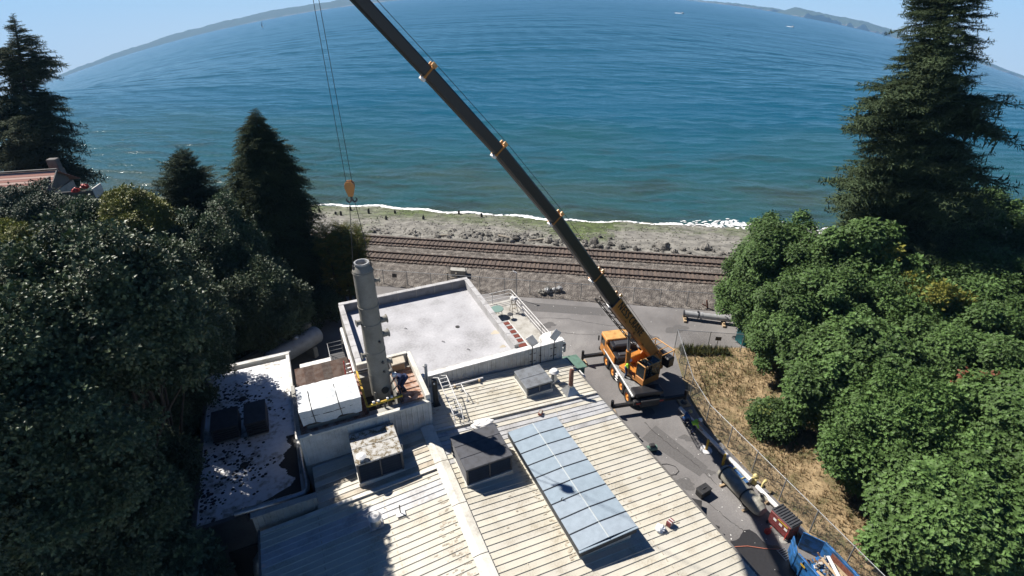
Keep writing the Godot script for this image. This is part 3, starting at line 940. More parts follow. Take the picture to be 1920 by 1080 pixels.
func rock_mesh(sd: int, m: Material) -> ArrayMesh:
	var fn := FastNoiseLite.new()
	fn.seed = sd
	fn.frequency = 0.9
	var mb := MB.new()
	var P := []
	for j in 7:
		var row := []
		for i in 10:
			var la := -PI / 2 + PI * j / 6.0
			var lo := TAU * i / 10.0
			var d := Vector3(cos(la) * cos(lo), sin(la), cos(la) * sin(lo))
			row.append(d * (0.5 + 0.32 * fn.get_noise_3dv(d * 1.3) + 0.12 * fn.get_noise_3dv(d * 4.0)) * Vector3(1, 0.72, 0.85))
		P.append(row)
	for j in 6:
		for i in 10:
			var k := (i + 1) % 10
			mb.tri(P[j][i], P[j + 1][k], P[j][k])
			mb.tri(P[j][i], P[j + 1][i], P[j + 1][k])
	return mb.done(m)

func shore():
	rng.seed = 9
	var rocks := []
	for k in 5: rocks.append(rock_mesh(k + 40, M.rock if k % 2 == 0 else M.rock2))
	for i in 215:
		var a := rnd(-24, 30)
		var s := rnd(0.3, 0.95)
		var w := -8.2 - absf(rng.randfn()) * 0.8
		if i > 150:                       # a spill of stones down the beach left of the boom
			a = -1.0 + rng.randfn() * 5.0
			w = -9.3 - absf(rng.randfn()) * 2.2
			s = rnd(0.25, 0.75)
		elif a < -8 and rng.randf() < 0.55: continue
		var p := tw(a, 0, w)
		p.y = ground_y(p.x, p.z) + s * 0.16
		var o := MeshInstance3D.new()
		o.name = numbered("boulder")
		o.mesh = rocks[i % 5]
		add_child(o)
		o.transform = Transform3D(Basis.from_euler(Vector3(rnd(-0.3, 0.3), rnd(0, TAU), rnd(-0.3, 0.3))).scaled(Vector3(s, s * rnd(0.7, 1.1), s)), p)
		var tone := "pale grey" if i % 5 % 2 == 0 else "dark grey"
		if i > 150: tag(o, "%s boulder in the spill of stones down the beach left of the boom" % tone, "rock", "%s boulders of the stone spill" % tone)
		elif a < 4: tag(o, "%s boulder in the rock edge of the railway, left of the boom" % tone, "rock", "%s boulders along the railway left of the boom" % tone)
		else: tag(o, "%s boulder in the rock edge of the railway, right of the boom" % tone, "rock", "%s boulders along the railway right of the boom" % tone)
	for q: Array in [[9.2, -9.8, 1.5, "brown boulder, large, right of the boom at the green weed"], [17.8, -9.6, 1.9, "pale flat-topped boulder, largest in the rock line beyond the boom"], [23.2, -10.4, 1.45, "dark pointed boulder standing out on the sand near the right-hand maple"], [28.8, -9.6, 1.5, "dark boulder alone on the sand just left of the maple crown"], [3.4, -9.3, 1.3, "light boulder beside driftwood behind the boom"], [-0.8, -9.2, 1.25, "dark rounded boulder at the foot of the stone spill"]]:
		var p := tw(q[0], 0, q[1])
		p.y = ground_y(p.x, p.z) + 0.3
		var o := MeshInstance3D.new()
		o.name = numbered("boulder")
		o.mesh = rocks[(used["boulder"] + 1) % 5]
		add_child(o)
		o.transform = Transform3D(Basis(Vector3.UP, rnd(0, TAU)).scaled(Vector3(q[2], q[2], q[2])), p)
		tag(o, q[3], "rock", "large boulders on the beach")
	# loose stones nobody could count
	var small := rock_mesh(50, M.pebble)
	var xf := []
	var cols := []
	for i in 2600:
		var a := rnd(-34, 42)
		var w := rnd(-22.0, -7.6)
		if rng.randf() < 0.35:
			a = -1.0 + rng.randfn() * 9.0
			w = -9.0 - absf(rng.randfn()) * 3.5
		var p := tw(a, 0, w)
		p.y = ground_y(p.x, p.z) + 0.03
		var s := rnd(0.08, 0.3) * (0.6 + 0.4 * rng.randf())
		xf.append(Transform3D(Basis(Vector3.UP, rnd(0, TAU)).scaled(Vector3(s, s, s)), p))
		var cc := Color(0.2, 0.19, 0.165) * rnd(0.25, 1.6)
		if w < -15 and rng.randf() < 0.4: cc = Color(0.08, 0.1, 0.045) * rnd(0.6, 1.3)
		cc.a = 1
		cols.append(cc)
	tag(copies(self, "beach_stones", small, xf, cols, M.pebble), "scattered stones lying over the beach", "stones", "", "stuff")
	for q: Array in [[-29.6, -76.4], [-31.4, -74.6], [-26.6, -74.8], [-25.6, -74.2], [-28.9, -71.2], [-17.9, -76.0], [-25.1, -77.4], [-21.8, -75.6], [-13.1, -73.0], [-8.2, -76.6], [-18.4, -72.2], [-4.6, -75.0], [-33.5, -76.2]]:
		var mb := MB.new()
		var h := rnd(0.45, 0.95)
		mb.tube([Vector3(0, -0.4, 0), Vector3(rnd(-0.03, 0.03), h * 0.6, 0), Vector3(rnd(-0.06, 0.06), h, rnd(-0.05, 0.05))], [0.2, 0.17, 0.1], 7)
		single("piling_stump", "black rotted piling stump sticking up from the weedy beach", "piling", mb, M.black, Vector3(q[0], ground_y(q[0], q[1]), q[1]), rnd(0, 360), "old piling stumps on the beach")
	for q: Array in [[-10.5, -9.0, 2.2, 0.1, "short pale driftwood log left of the stone spill"], [2.2, -9.9, 3.0, 0.25, "long pale driftwood log behind the boom"], [-2.4, -10.2, 2.1, -0.5, "crooked driftwood log on the stone spill"]]:
		var mb := MB.new()
		mb.tube([Vector3(-q[2] / 2, 0, 0), Vector3(0, 0.06, 0.08), Vector3(q[2] / 2, 0.02, -0.05)], [0.15, 0.13, 0.07], 7)
		var p := tw(q[0], 0, q[1])
		p.y = ground_y(p.x, p.z) + 0.14
		single("driftwood_log", q[4], "log", mb, M.woodgrey, p, rad_to_deg(q[3]))

func sea_drop(x: float, z: float) -> float:      # the water falls away to both sides, as the wide view shows it
	var o := x - 0.05 * absf(z)
	return 0.187 * o * o / (absf(z) + 200.0) * smoothstep(90.0, 420.0, absf(z))

func sea():
	var waves := []        # direction angle from the shore normal, wavelength, height, phase
	rng.seed = 21
	for k: Array in [[0.05, 2.2, 0.02], [-0.35, 1.7, 0.012], [0.3, 2.9, 0.03], [-0.12, 4.1, 0.042], [0.4, 3.4, 0.02], [0.16, 6.5, 0.06], [-0.28, 9.5, 0.07], [0.22, 15.0, 0.1], [-0.4, 12.0, 0.06], [0.08, 26.0, 0.13], [-0.2, 45.0, 0.2], [0.3, 80.0, 0.3]]:
		var a: float = k[0] - 0.16
		waves.append([sin(a) * TAU / k[1], cos(a) * TAU / k[1], k[2], rnd(0, TAU), k[1]])
	var rows := 1130
	var cols := 460
	var V := PackedVector3Array()
	var N := PackedVector3Array()
	var C := PackedColorArray()
	var I := PackedInt32Array()
	var fn := FastNoiseLite.new()
	fn.frequency = 0.012
	var f2 := FastNoiseLite.new()
	f2.seed = 8
	f2.frequency = 0.07
	for j in rows + 1:
		var d := 62.0 * exp(j * 0.0042)
		var step := d * 0.0052
		for i in cols + 1:
			var s := -1.0 + 2.0 * i / cols
			var x := s * 1.2 * d + 4.0
			var z := -d
			var y := SEA_Y - sea_drop(x, z)
			var nx := sea_drop(x + 0.5, z) - sea_drop(x - 0.5, z)
			var nz := sea_drop(x, z + 0.5) - sea_drop(x, z - 0.5)
			# gusts roughen the water in wide patches
			var gust := 0.75 + 0.7 * fn.get_noise_2d(x * 0.6, z * 1.6)
			var wob := f2.get_noise_2d(x * 1.3, z * 1.3)
			for w: Array in waves:
				if w[4] < step * 2.2: continue
				var amp: float = w[2] * gust * smoothstep(step * 2.2, step * 4.0, w[4]) * (1.0 if w[4] < 5.0 else smoothstep(70.0, 74.0 + w[4] * 4.0, d))
				var ph: float = w[0] * x + w[1] * z + w[3] + 2.2 * sin(x * 0.021 + w[3]) + 1.3 * sin(z * 0.017 + x * 0.009) + 3.0 * wob / (0.6 + w[4] * 0.05)
				y += amp * sin(ph)
				var c := cos(ph) * amp
				nx -= c * w[0]
				nz -= c * w[1]
			V.append(Vector3(x, y, z))
			N.append(Vector3(nx, 1, nz).normalized())
			var wd := -22.6 - (-0.14781 * x + 0.98902 * (z + 53.58))     # metres out from the shore
			var t := clampf(wd / 95.0 + fn.get_noise_2d(x * 1.2, z * 2.0) * 0.3, 0, 1)
			var cc := Color(0.042, 0.07, 0.054).lerp(Color(0.02, 0.078, 0.088), smoothstep(0.0, 0.25, t)).lerp(Color(0.011, 0.082, 0.13), smoothstep(0.2, 0.95, t))
			# weed beds show dark through the shallows
			var kelp := f2.get_noise_2d(x, z * 2.5) + 0.5 * fn.get_noise_2d(x * 3, z * 5)
			if wd < 60: cc = cc.lerp(Color(0.026, 0.042, 0.03), clampf(kelp * 2.0 - 0.15, 0, 0.8) * (1.0 - wd / 60.0))
			C.append(cc)
	for j in rows:
		for i in cols:
			var a := j * (cols + 1) + i
			I.append_array([a, a + cols + 1, a + 1, a + 1, a + cols + 1, a + cols + 2])
	var arr := []
	arr.resize(Mesh.ARRAY_MAX)
	arr[Mesh.ARRAY_VERTEX] = V
	arr[Mesh.ARRAY_NORMAL] = N
	arr[Mesh.ARRAY_COLOR] = C
	arr[Mesh.ARRAY_INDEX] = I
	var am := ArrayMesh.new()
	am.add_surface_from_arrays(Mesh.PRIMITIVE_TRIANGLES, arr)
	am.surface_set_material(0, M.sea)
	var o := MeshInstance3D.new()
	o.name = "sea"
	o.mesh = am
	o.set_meta("kind", "structure")
	add_child(o)
	# foam of the small breakers
	var mb := MB.new()
	mb.lathe([Vector2(1, 0), Vector2(0.8, 0.28), Vector2(0.35, 0.45), Vector2(0, 0.5)], 7)
	var blob := mb.done(M.foam)
	var xf := []
	rng.seed = 23
	for i in 16000:
		var a := rnd(-45, 46)
		var br := sin(a * 0.23) + sin(a * 0.61 + 2) * 0.6
		var k := 0.5 + 0.35 * br
		if a > 22: k = 0.13 + 0.05 * br
		if a > 4 and a < 19: k = 0.04
		elif a < 2: k = clampf(0.25 + 0.22 * br, 0.05, 1.0)
		if rng.randf() > k: continue
		var w := shore_w(a) + 0.15 + rng.randfn() * (0.17 if a < 22 else 0.75) + 0.35 * sin(a * 0.8)
		if a > 22: w -= 0.7
		var p := tw(a, 0, w)
		p.y = maxf(SEA_Y + 0.08, ground_y(p.x, p.z) + 0.03)
		var s := rnd(0.04, 0.17)
		xf.append(Transform3D(Basis(Vector3.UP, -0.15).scaled(Vector3(s * 2.2, s * 0.45, s)), p))
	tag(copies(self, "surf_foam", blob, xf, [], M.foam), "white line of foam where small waves meet the beach", "foam", "", "stuff")

func ridge(called: String, pts: Array, sd: int, depth: float):
	# pts: [x, z, height, cliff height]; a wooded headland rising from the water
	var fn := FastNoiseLite.new()
	fn.seed = sd
	fn.frequency = 0.0085
	var top := MB.new()
	var low := MB.new()
	var last := []
	for i in (pts.size() - 1) * 40 + 1:
		var f := i / 40.0
		var k := mini(int(f), pts.size() - 2)
		f -= k
		var q := []
		for c in 4: q.append(lerpf(pts[k][c], pts[k + 1][c], f))
		var x: float = q[0]
		var by := SEA_Y - sea_drop(x, q[1]) - 1.0
		var h: float = q[2] * (1.0 + 0.16 * fn.get_noise_1d(x * 0.25)) + 7.0 * fn.get_noise_1d(x * 2.6)
		var cl: float = q[3] * clampf(0.6 + 1.6 * fn.get_noise_1d(x * 0.8 + 900), 0, 1.4)
		var z: float = q[1]
		var col := [Vector3(x, by, z), Vector3(x, by + cl + 1.0, z - 8), Vector3(x, by + cl + 1.0 + (h - cl) * 0.55, z - depth * 0.35 + fn.get_noise_1d(x * 1.7) * 14), Vector3(x, by + maxf(h, cl), z - depth * 0.7), Vector3(x, by - 5, z - depth)]
		if last.size():
			low.quad(last[0], col[0], col[1], last[1])
			for c in [1, 2, 3]: top.quad(last[c], col[c], col[c + 1], last[c + 1])
		last = col
	struct(called, top, M.hill)
	struct("sea_cliff", low, M.cliff)

# ------------------------------------------------------------------ the plant
func roof_y(u: float) -> float:
	return 7.0 - 0.075 * absf(u - 4.5)

func clad(parent: Node3D, o: Vector3, u0: float, u1: float, y0: float, y1: float, w: float, m: Material, facing := 1.0):
	# upright ribbed sheets, each its own piece, on a wall facing +v; o is the thing's origin in plant coordinates
	var n := int(round((u1 - u0) / 0.6))
	var s := (u1 - u0) / n
	var mb := MB.new()
	mb.box(Vector3(0, (y1 - y0) / 2, 0.012), Vector3(s - 0.006, y1 - y0, 0.024))
	for k in 2:
		mb.box(Vector3(-s / 4 + k * s / 2, (y1 - y0) / 2, 0.045), Vector3(0.07, y1 - y0 - 0.01, 0.045), Basis(), 0.015)
	var me := mb.done(m)
	for k in n:
		putm(parent, "cladding_sheet", me, m, Transform3D(Basis(Vector3.UP, 0.0 if facing > 0 else PI), Vector3(u0 + s * (k + 0.5), y0, w) - o))

func clad_side(parent: Node3D, o: Vector3, w0: float, w1: float, y0: float, y1: float, u: float, m: Material):   # facing +u
	var n := int(round((w1 - w0) / 0.6))
	var s := (w1 - w0) / n
	var mb := MB.new()
	mb.box(Vector3(0, (y1 - y0) / 2, 0.012), Vector3(s - 0.006, y1 - y0, 0.024))
	for k in 2:
		mb.box(Vector3(-s / 4 + k * s / 2, (y1 - y0) / 2, 0.045), Vector3(0.07, y1 - y0 - 0.01, 0.045), Basis(), 0.015)
	var me := mb.done(m)
	for k in n:
		putm(parent, "cladding_sheet", me, m, Transform3D(Basis(Vector3.UP, PI / 2), Vector3(u, y0, w0 + s * (k + 0.5)) - o))

func pan_mesh(L: float, pitch: float) -> ArrayMesh:     # one roof sheet, running along +x from the ridge, rib on its near edge
	var mb := MB.new()
	mb.box(Vector3(L / 2, -0.012, 0), Vector3(L, 0.024, pitch))
	var z := pitch / 2 - 0.04
	var h := 0.038
	var a := [Vector2(z - 0.034, 0.0), Vector2(z - 0.018, h), Vector2(z + 0.018, h), Vector2(z + 0.034, 0.0)]
	for k in 3:
		mb.quad(Vector3(0, a[k].y, a[k].x), Vector3(0, a[k + 1].y, a[k + 1].x), Vector3(L, a[k + 1].y, a[k + 1].x), Vector3(L, a[k].y, a[k].x))
	for x: float in [0.0, L]:
		mb.quad(Vector3(x, 0, a[0].x), Vector3(x, h, a[1].x), Vector3(x, h, a[2].x), Vector3(x, 0, a[3].x))
	return mb.done(M.roof[0])

func main_building():
	var o := Vector3(5.4, 0, -15)
	var t := thing("plant_building", "large plant building with a low ribbed beige metal roof", "building", bw(o.x, 0, o.z), 24)
	bpart(t, "wall", Vector3(6.65, 3.05, -22.0) - o, Vector3(16.5, 6.1, 6.0), M.greywall)
	bpart(t, "wall", Vector3(5.4, 3.05, -12.0) - o, Vector3(19.0, 6.1, 13.98), M.greywall)
	var pitch := 0.3333
	var tilt := atan(0.075)
	var right := pan_mesh(10.66, pitch)
	var left_long := pan_mesh(8.7, pitch)
	var left_short := pan_mesh(6.1, pitch)
	rng.seed = 15
	for k in 60:
		var w := -24.9 + (k + 0.5) * pitch
		var m: Material = M.roof[rng.randi() % 4]
		if w > -20.9 and w < -18.4: m = M.roofblue if rng.randf() < 0.75 else m
		if w < -22.6 and rng.randf() < 0.45: m = M.roofold
		putm(t, "roof_sheet", right, m, Transform3D(Basis(Vector3.BACK, -tilt), Vector3(4.45, 7.0, w) - o))
		if w < -21.75: continue
		m = M.roof[rng.randi() % 4]
		if rng.randf() < 0.14: m = M.roofblue
		if w < -19.0 and rng.randf() < 0.3: m = M.roofold
		var B := Basis(Vector3.BACK, tilt) * Basis(Vector3(-1, 0, 0), Vector3.UP, Vector3.BACK)
		putm(t, "roof_sheet", left_long if w > -19.0 else left_short, m, Transform3D(B, Vector3(4.45, 7.0, w) - o))
	# ridge cap in lengths
	for k in 6:
		var mb := MB.new(o)
		var w0 := -21.6 + k * 2.78
		for sg: float in [-1.0, 1.0]:
			mb.box(Vector3(4.45 + sg * 0.17, 7.105, w0 + 1.38), Vector3(0.36, 0.03, 2.74), Basis(Vector3.BACK, -sg * 0.13))
		put(t, "ridge_cap", mb, M.trim)
	var mb := MB.new(o)
	mb.bar(Vector3(-4.2, roof_y(-4.2) + 0.1, -18.72), Vector3(4.25, roof_y(4.25) + 0.1, -18.62), 0.2, 0.035)
	put(t, "flashing", mb, M.trim)
	mb = MB.new(o)
	mb.bar(Vector3(4.75, roof_y(4.75) + 0.11, -21.05), Vector3(15.05, roof_y(15.05) + 0.11, -20.95), 0.17, 0.035)
	put(t, "flashing", mb, M.trim)
	for q: Array in [[8.05, -24.8, -19.3], [11.9, -21.0, -5.2], [1.3, -18.5, -5.2], [-1.7, -18.5, -5.2]]:
		mb = MB.new(o)
		var n := int((q[2] - q[1]) / 0.3333)
		for k in n: mb.box(Vector3(q[0] + 0.02 * sin(k * 2.3), roof_y(q[0]) + 0.006, q[1] + (k + 0.5) * 0.3333 - 0.03), Vector3(0.035, 0.012, 0.2))
		put(t, "lap_joint", mb, M.roofold)
	bpart(t, "gutter", Vector3(15.17, 6.08, -15.0) - o, Vector3(0.16, 0.16, 20.0), M.darkwall, 0.02)
	bpart(t, "fascia", Vector3(-4.28, 6.28, -12.0) - o, Vector3(0.1, 0.26, 14.0), M.darkwall, 0.02)
	# tall parapet towards the flat roof, with ribbed sheets and a white coping
	bpart(t, "parapet_wall", Vector3(9.85, 6.75, -25.2) - o, Vector3(10.1, 1.7, 0.24), M.whitewall)
	clad(t, o, 4.95, 14.85, 6.22, 7.58, -25.08, M.whitewall)
	bpart(t, "coping", Vector3(9.87, 7.63, -25.2) - o, Vector3(10.2, 0.06, 0.42), M.white, 0.015)
	bpart(t, "parapet_wall", Vector3(14.78, 6.75, -25.85) - o, Vector3(0.24, 1.7, 1.0), M.whitewall)
	# stub wall next to the white roofed block
	bpart(t, "stub_wall", Vector3(-3.0, 6.4, -19.25) - o, Vector3(2.8, 1.5, 0.2), M.greywall)
	clad(t, o, -4.38, -1.62, 6.36, 7.12, -19.13, M.greywall)
	bpart(t, "stub_coping", Vector3(-3.0, 7.18, -19.22) - o, Vector3(2.9, 0.05, 0.34), M.greywall, 0.01)

func grey_building():
	var o := Vector3(7.1, 0, -31.5)
	var t := thing("flat_roof_building", "building with a flat pale grey roof and low parapets beyond the stack", "building", bw(o.x, 0, o.z), 24)
	bpart(t, "wall", Vector3(7.1, 3.15, -31.55) - o, Vector3(10.4, 6.3, 10.7), M.greywall)
	bpart(t, "roof_deck", Vector3(7.1, 6.35, -31.55) - o, Vector3(9.8, 0.1, 10.1), M.concrete)
	bpart(t, "parapet", Vector3(7.1, 6.7, -36.74) - o, Vector3(10.4, 0.8, 0.3), M.parapet)
	bpart(t, "parapet", Vector3(2.05, 6.7, -31.55) - o, Vector3(0.3, 0.8, 10.06), M.parapet)
	bpart(t, "parapet", Vector3(12.15, 6.7, -31.55) - o, Vector3(0.3, 0.8, 10.06), M.coping)
	bpart(t, "parapet", Vector3(7.1, 6.58, -26.36) - o, Vector3(10.4, 0.56, 0.3), M.coping)
	for k in 7: bpart(t, "coping_stone", Vector3(2.65 + k * 1.485, 7.13, -36.74) - o, Vector3(1.47, 0.06, 0.38), M.coping, 0.012)
	for k in 7: bpart(t, "coping_stone", Vector3(2.05, 7.13, -35.8 + k * 1.44) - o, Vector3(0.38, 0.06, 1.42), M.coping, 0.012)
	for k in 7: bpart(t, "coping_stone", Vector3(12.15, 7.13, -35.8 + k * 1.44) - o, Vector3(0.38, 0.06, 1.42), M.coping, 0.012)
	# pilaster joints on the inside of the far parapet
	for k in 6: bpart(t, "pilaster", Vector3(3.4 + k * 1.5, 6.75, -36.565) - o, Vector3(0.07, 0.7, 0.05), M.greywall)
	bpart(t, "walkway_strip", Vector3(9.8, 6.1, -25.76) - o, Vector3(9.7, 0.1, 0.86), M.olive)
	var mb := MB.new(o)
	mb.lathe([Vector2(0.16, 6.4), Vector2(0.16, 6.43), Vector2(0.08, 6.43), Vector2(0, 6.41)], 12, Transform3D(Basis(), Vector3(9.5, 0.004, -31.2)))
	put(t, "roof_drain", mb, M.tar)
	# long white pipe held to the left wall
	mb = MB.new(o)
	mb.tube([Vector3(1.66, 5.2, -34.3), Vector3(1.66, 6.4, -34.3), Vector3(1.66, 6.6, -34.1), Vector3(1.66, 6.6, -28.6)], 0.12, 9)
	put(t, "wall_pipe", mb, M.white)
	mb = MB.new(o)
	for q: Array in [[11.75, -29.4, 0.3, 0.24], [11.6, -27.6, 0.22, 0.16], [4.2, -29.0, 0.2, 0.3]]:
		for i in 14:
			var a := TAU * i / 14
			var b := TAU * (i + 1) / 14
			var ra := 1.0 + 0.25 * sin(a * 3 + q[0])
			var rb := 1.0 + 0.25 * sin(b * 3 + q[0])
			mb.tri(Vector3(q[0], 6.404, q[1]), Vector3(q[0] + cos(b) * q[2] * rb, 6.404, q[1] + sin(b) * q[3] * rb), Vector3(q[0] + cos(a) * q[2] * ra, 6.404, q[1] + sin(a) * q[3] * ra))
	put(t, "roof_stain", mb, M.roofold)
	# curls of torn membrane
	for q: Array in [[5.9, -32.6], [7.9, -29.9], [9.2, -28.3]]:
		mb = MB.new(o)
		mb.tube([Vector3(q[0], 6.42, q[1]), Vector3(q[0] + 0.05, 6.5, q[1] + 0.12), Vector3(q[0] + 0.16, 6.43, q[1] + 0.2)], 0.02, 5)
		put(t, "membrane_curl", mb, M.slat)
	# terrace: part of the same building
	bpart(t, "terrace_slab", Vector3(14.25, 4.15, -31.6) - o, Vector3(3.9, 0.2, 10.0), M.patio)
	bpart(t, "terrace_wall", Vector3(14.25, 2.02, -31.6) - o, Vector3(3.7, 4.04, 9.8), M.greywall)
	for y: float in [0.35, 0.7, 1.05]:
		mb = MB.new(o)
		mb.tube([Vector3(12.4, 4.25 + y, -36.5), Vector3(15.95, 4.25 + y, -36.5), Vector3(16.12, 4.25 + y, -36.33), Vector3(16.12, 4.25 + y, -27.0)], 0.03, 6)
		put(t, "rail", mb, M.white)
	for k in 8:
		var p := Vector3(16.12, 4.25, -36.3 + (k - 2) * 1.85)
		if k < 2: p = Vector3(12.7 + k * 1.7, 4.25, -36.5)
		mb = MB.new(o)
		mb.tube([p, p + Vector3(0, 1.05, 0)], 0.03, 6)
		put(t, "railing_post", mb, M.white)
	# terrace things
	t = thing("slatted_walkway", "walkway of dark red slatted sections with white bars across", "walkway", bw(13.98, 4.25, -31.3), 24)
	for k in 7:
		var z := -1.95 + k * 0.65
		if k < 6:
			for j in 3: bpart(t, "red_slat", Vector3(0, 0.13, z + 0.16 + j * 0.125), Vector3(0.92, 0.05, 0.115), M.brick, 0.01)
		for j in 2: bpart(t, "white_bar", Vector3(0, 0.15, z - 0.06 + j * 0.1), Vector3(0.96, 0.05, 0.05), M.white, 0.01)
	for sg: float in [-1.0, 1.0]: bpart(t, "side_beam", Vector3(sg * 0.52, 0.08, 0), Vector3(0.07, 0.16, 4.1), M.white, 0.01)
	t = thing("patio_table", "round green table on the terrace above the striped walkway", "table", bw(14.0, 4.25, -34.5), 24)
	mb = MB.new()
	mb.lathe([Vector2(0, 0.68), Vector2(0.52, 0.68), Vector2(0.55, 0.7), Vector2(0.52, 0.73), Vector2(0, 0.73)], 20)
	put(t, "table_top", mb, M.tablegreen)
	for k in 4:
		mb = MB.new()
		var d := Vector3(cos(k * PI / 2 + 0.6), 0, sin(k * PI / 2 + 0.6))
		mb.tube([d * 0.45, d * 0.38 + Vector3(0, 0.68, 0)], 0.025, 5)
		put(t, "leg", mb, M.steel)
	t = thing("patio_stool", "small dark round stool beside the green table", "stool", bw(14.85, 4.25, -33.7), 24)
	mb = MB.new()
	mb.lathe([Vector2(0, 0.4), Vector2(0.24, 0.4), Vector2(0.26, 0.44), Vector2(0.22, 0.48), Vector2(0, 0.48)], 14)
	put(t, "seat", mb, M.steel)
	for k in 3:
		mb = MB.new()
		var d := Vector3(cos(k * TAU / 3), 0, sin(k * TAU / 3))
		mb.tube([d * 0.24, d * 0.16 + Vector3(0, 0.4, 0)], 0.02, 5)
		put(t, "leg", mb, M.steel)
	# folding easel with a white bundle near the railing corner
	t = thing("step_stool", "folding metal stand topped with white cloth by the terrace rail", "stand", bw(15.55, 4.25, -34.6), 24)
	for s: Array in [[-0.25, -0.3], [0.25, -0.3], [-0.25, 0.35], [0.25, 0.35]]:
		mb = MB.new()
		mb.tube([Vector3(s[0], 0, s[1]), Vector3(s[0] * 0.6, 1.15, 0)], 0.025, 5)
		put(t, "leg", mb, M.woodgrey)
	for y: float in [0.4, 0.75]: bpart(t, "step", Vector3(0, y, 0.16 - y * 0.1), Vector3(0.38, 0.03, 0.14), M.woodgrey)
	mb = MB.new()
	for k in 5: mb.lathe([Vector2(0, 0), Vector2(0.16, 0.05), Vector2(0.2, 0.16), Vector2(0.12, 0.28), Vector2(0, 0.3)], 9, Transform3D(Basis(), Vector3(rnd(-0.16, 0.16), 1.12 + rnd(-0.03, 0.05), rnd(-0.12, 0.12))))
	put(t, "white_cloth", mb, M.white)
	# domed white hood
	t = thing("dome_hood", "white hood with a rounded end standing beyond the tall parapet", "hood", bw(16.0, 4.25, -28.5), 24)
	bpart(t, "body", Vector3(0, 0.35, 0), Vector3(1.6, 0.7, 1.5), M.white, 0.05)
	mb = MB.new()
	var arc := PackedVector2Array()
	for i in 13:
		var a := PI * i / 12
		arc.append(Vector2(cos(a) * 0.78, sin(a) * 0.42))
	mb.extrude(arc, 1.46, Transform3D(Basis(), Vector3(0, 0.72, 0)))
	put(t, "curved_top", mb, M.white)
	bpart(t, "end_trim", Vector3(0, 0.72, 0.76), Vector3(1.5, 0.06, 0.04), M.brick)

func panel_antenna(u: float, w: float, turn: float, label: String):
	var t := thing("panel_antenna", label, "antenna", bw(u, 6.3, w), 24, "square panel antennas on the parapet")
	var mb := MB.new()
	mb.tube([Vector3(0, 0, 0), Vector3(0, 2.3, 0)], 0.035, 6)
	put(t, "pole", mb, M.steel)
	for y: float in [0.3, 0.9]: bpart(t, "bracket", Vector3(0, y, -0.03), Vector3(0.5, 0.05, 0.06), M.steel)
	var B := Basis(Vector3.UP, deg_to_rad(turn)) * Basis(Vector3.BACK, PI / 4) 
	bpart(t, "panel", Vector3(0, 2.0, 0) + B.z * 0.09, Vector3(0.7, 0.7, 0.05), M.white, 0.02, B)
	bpart(t, "mount", Vector3(0, 2.0, 0) + B.z * 0.04, Vector3(0.14, 0.14, 0.1), M.steel, 0.0, B)

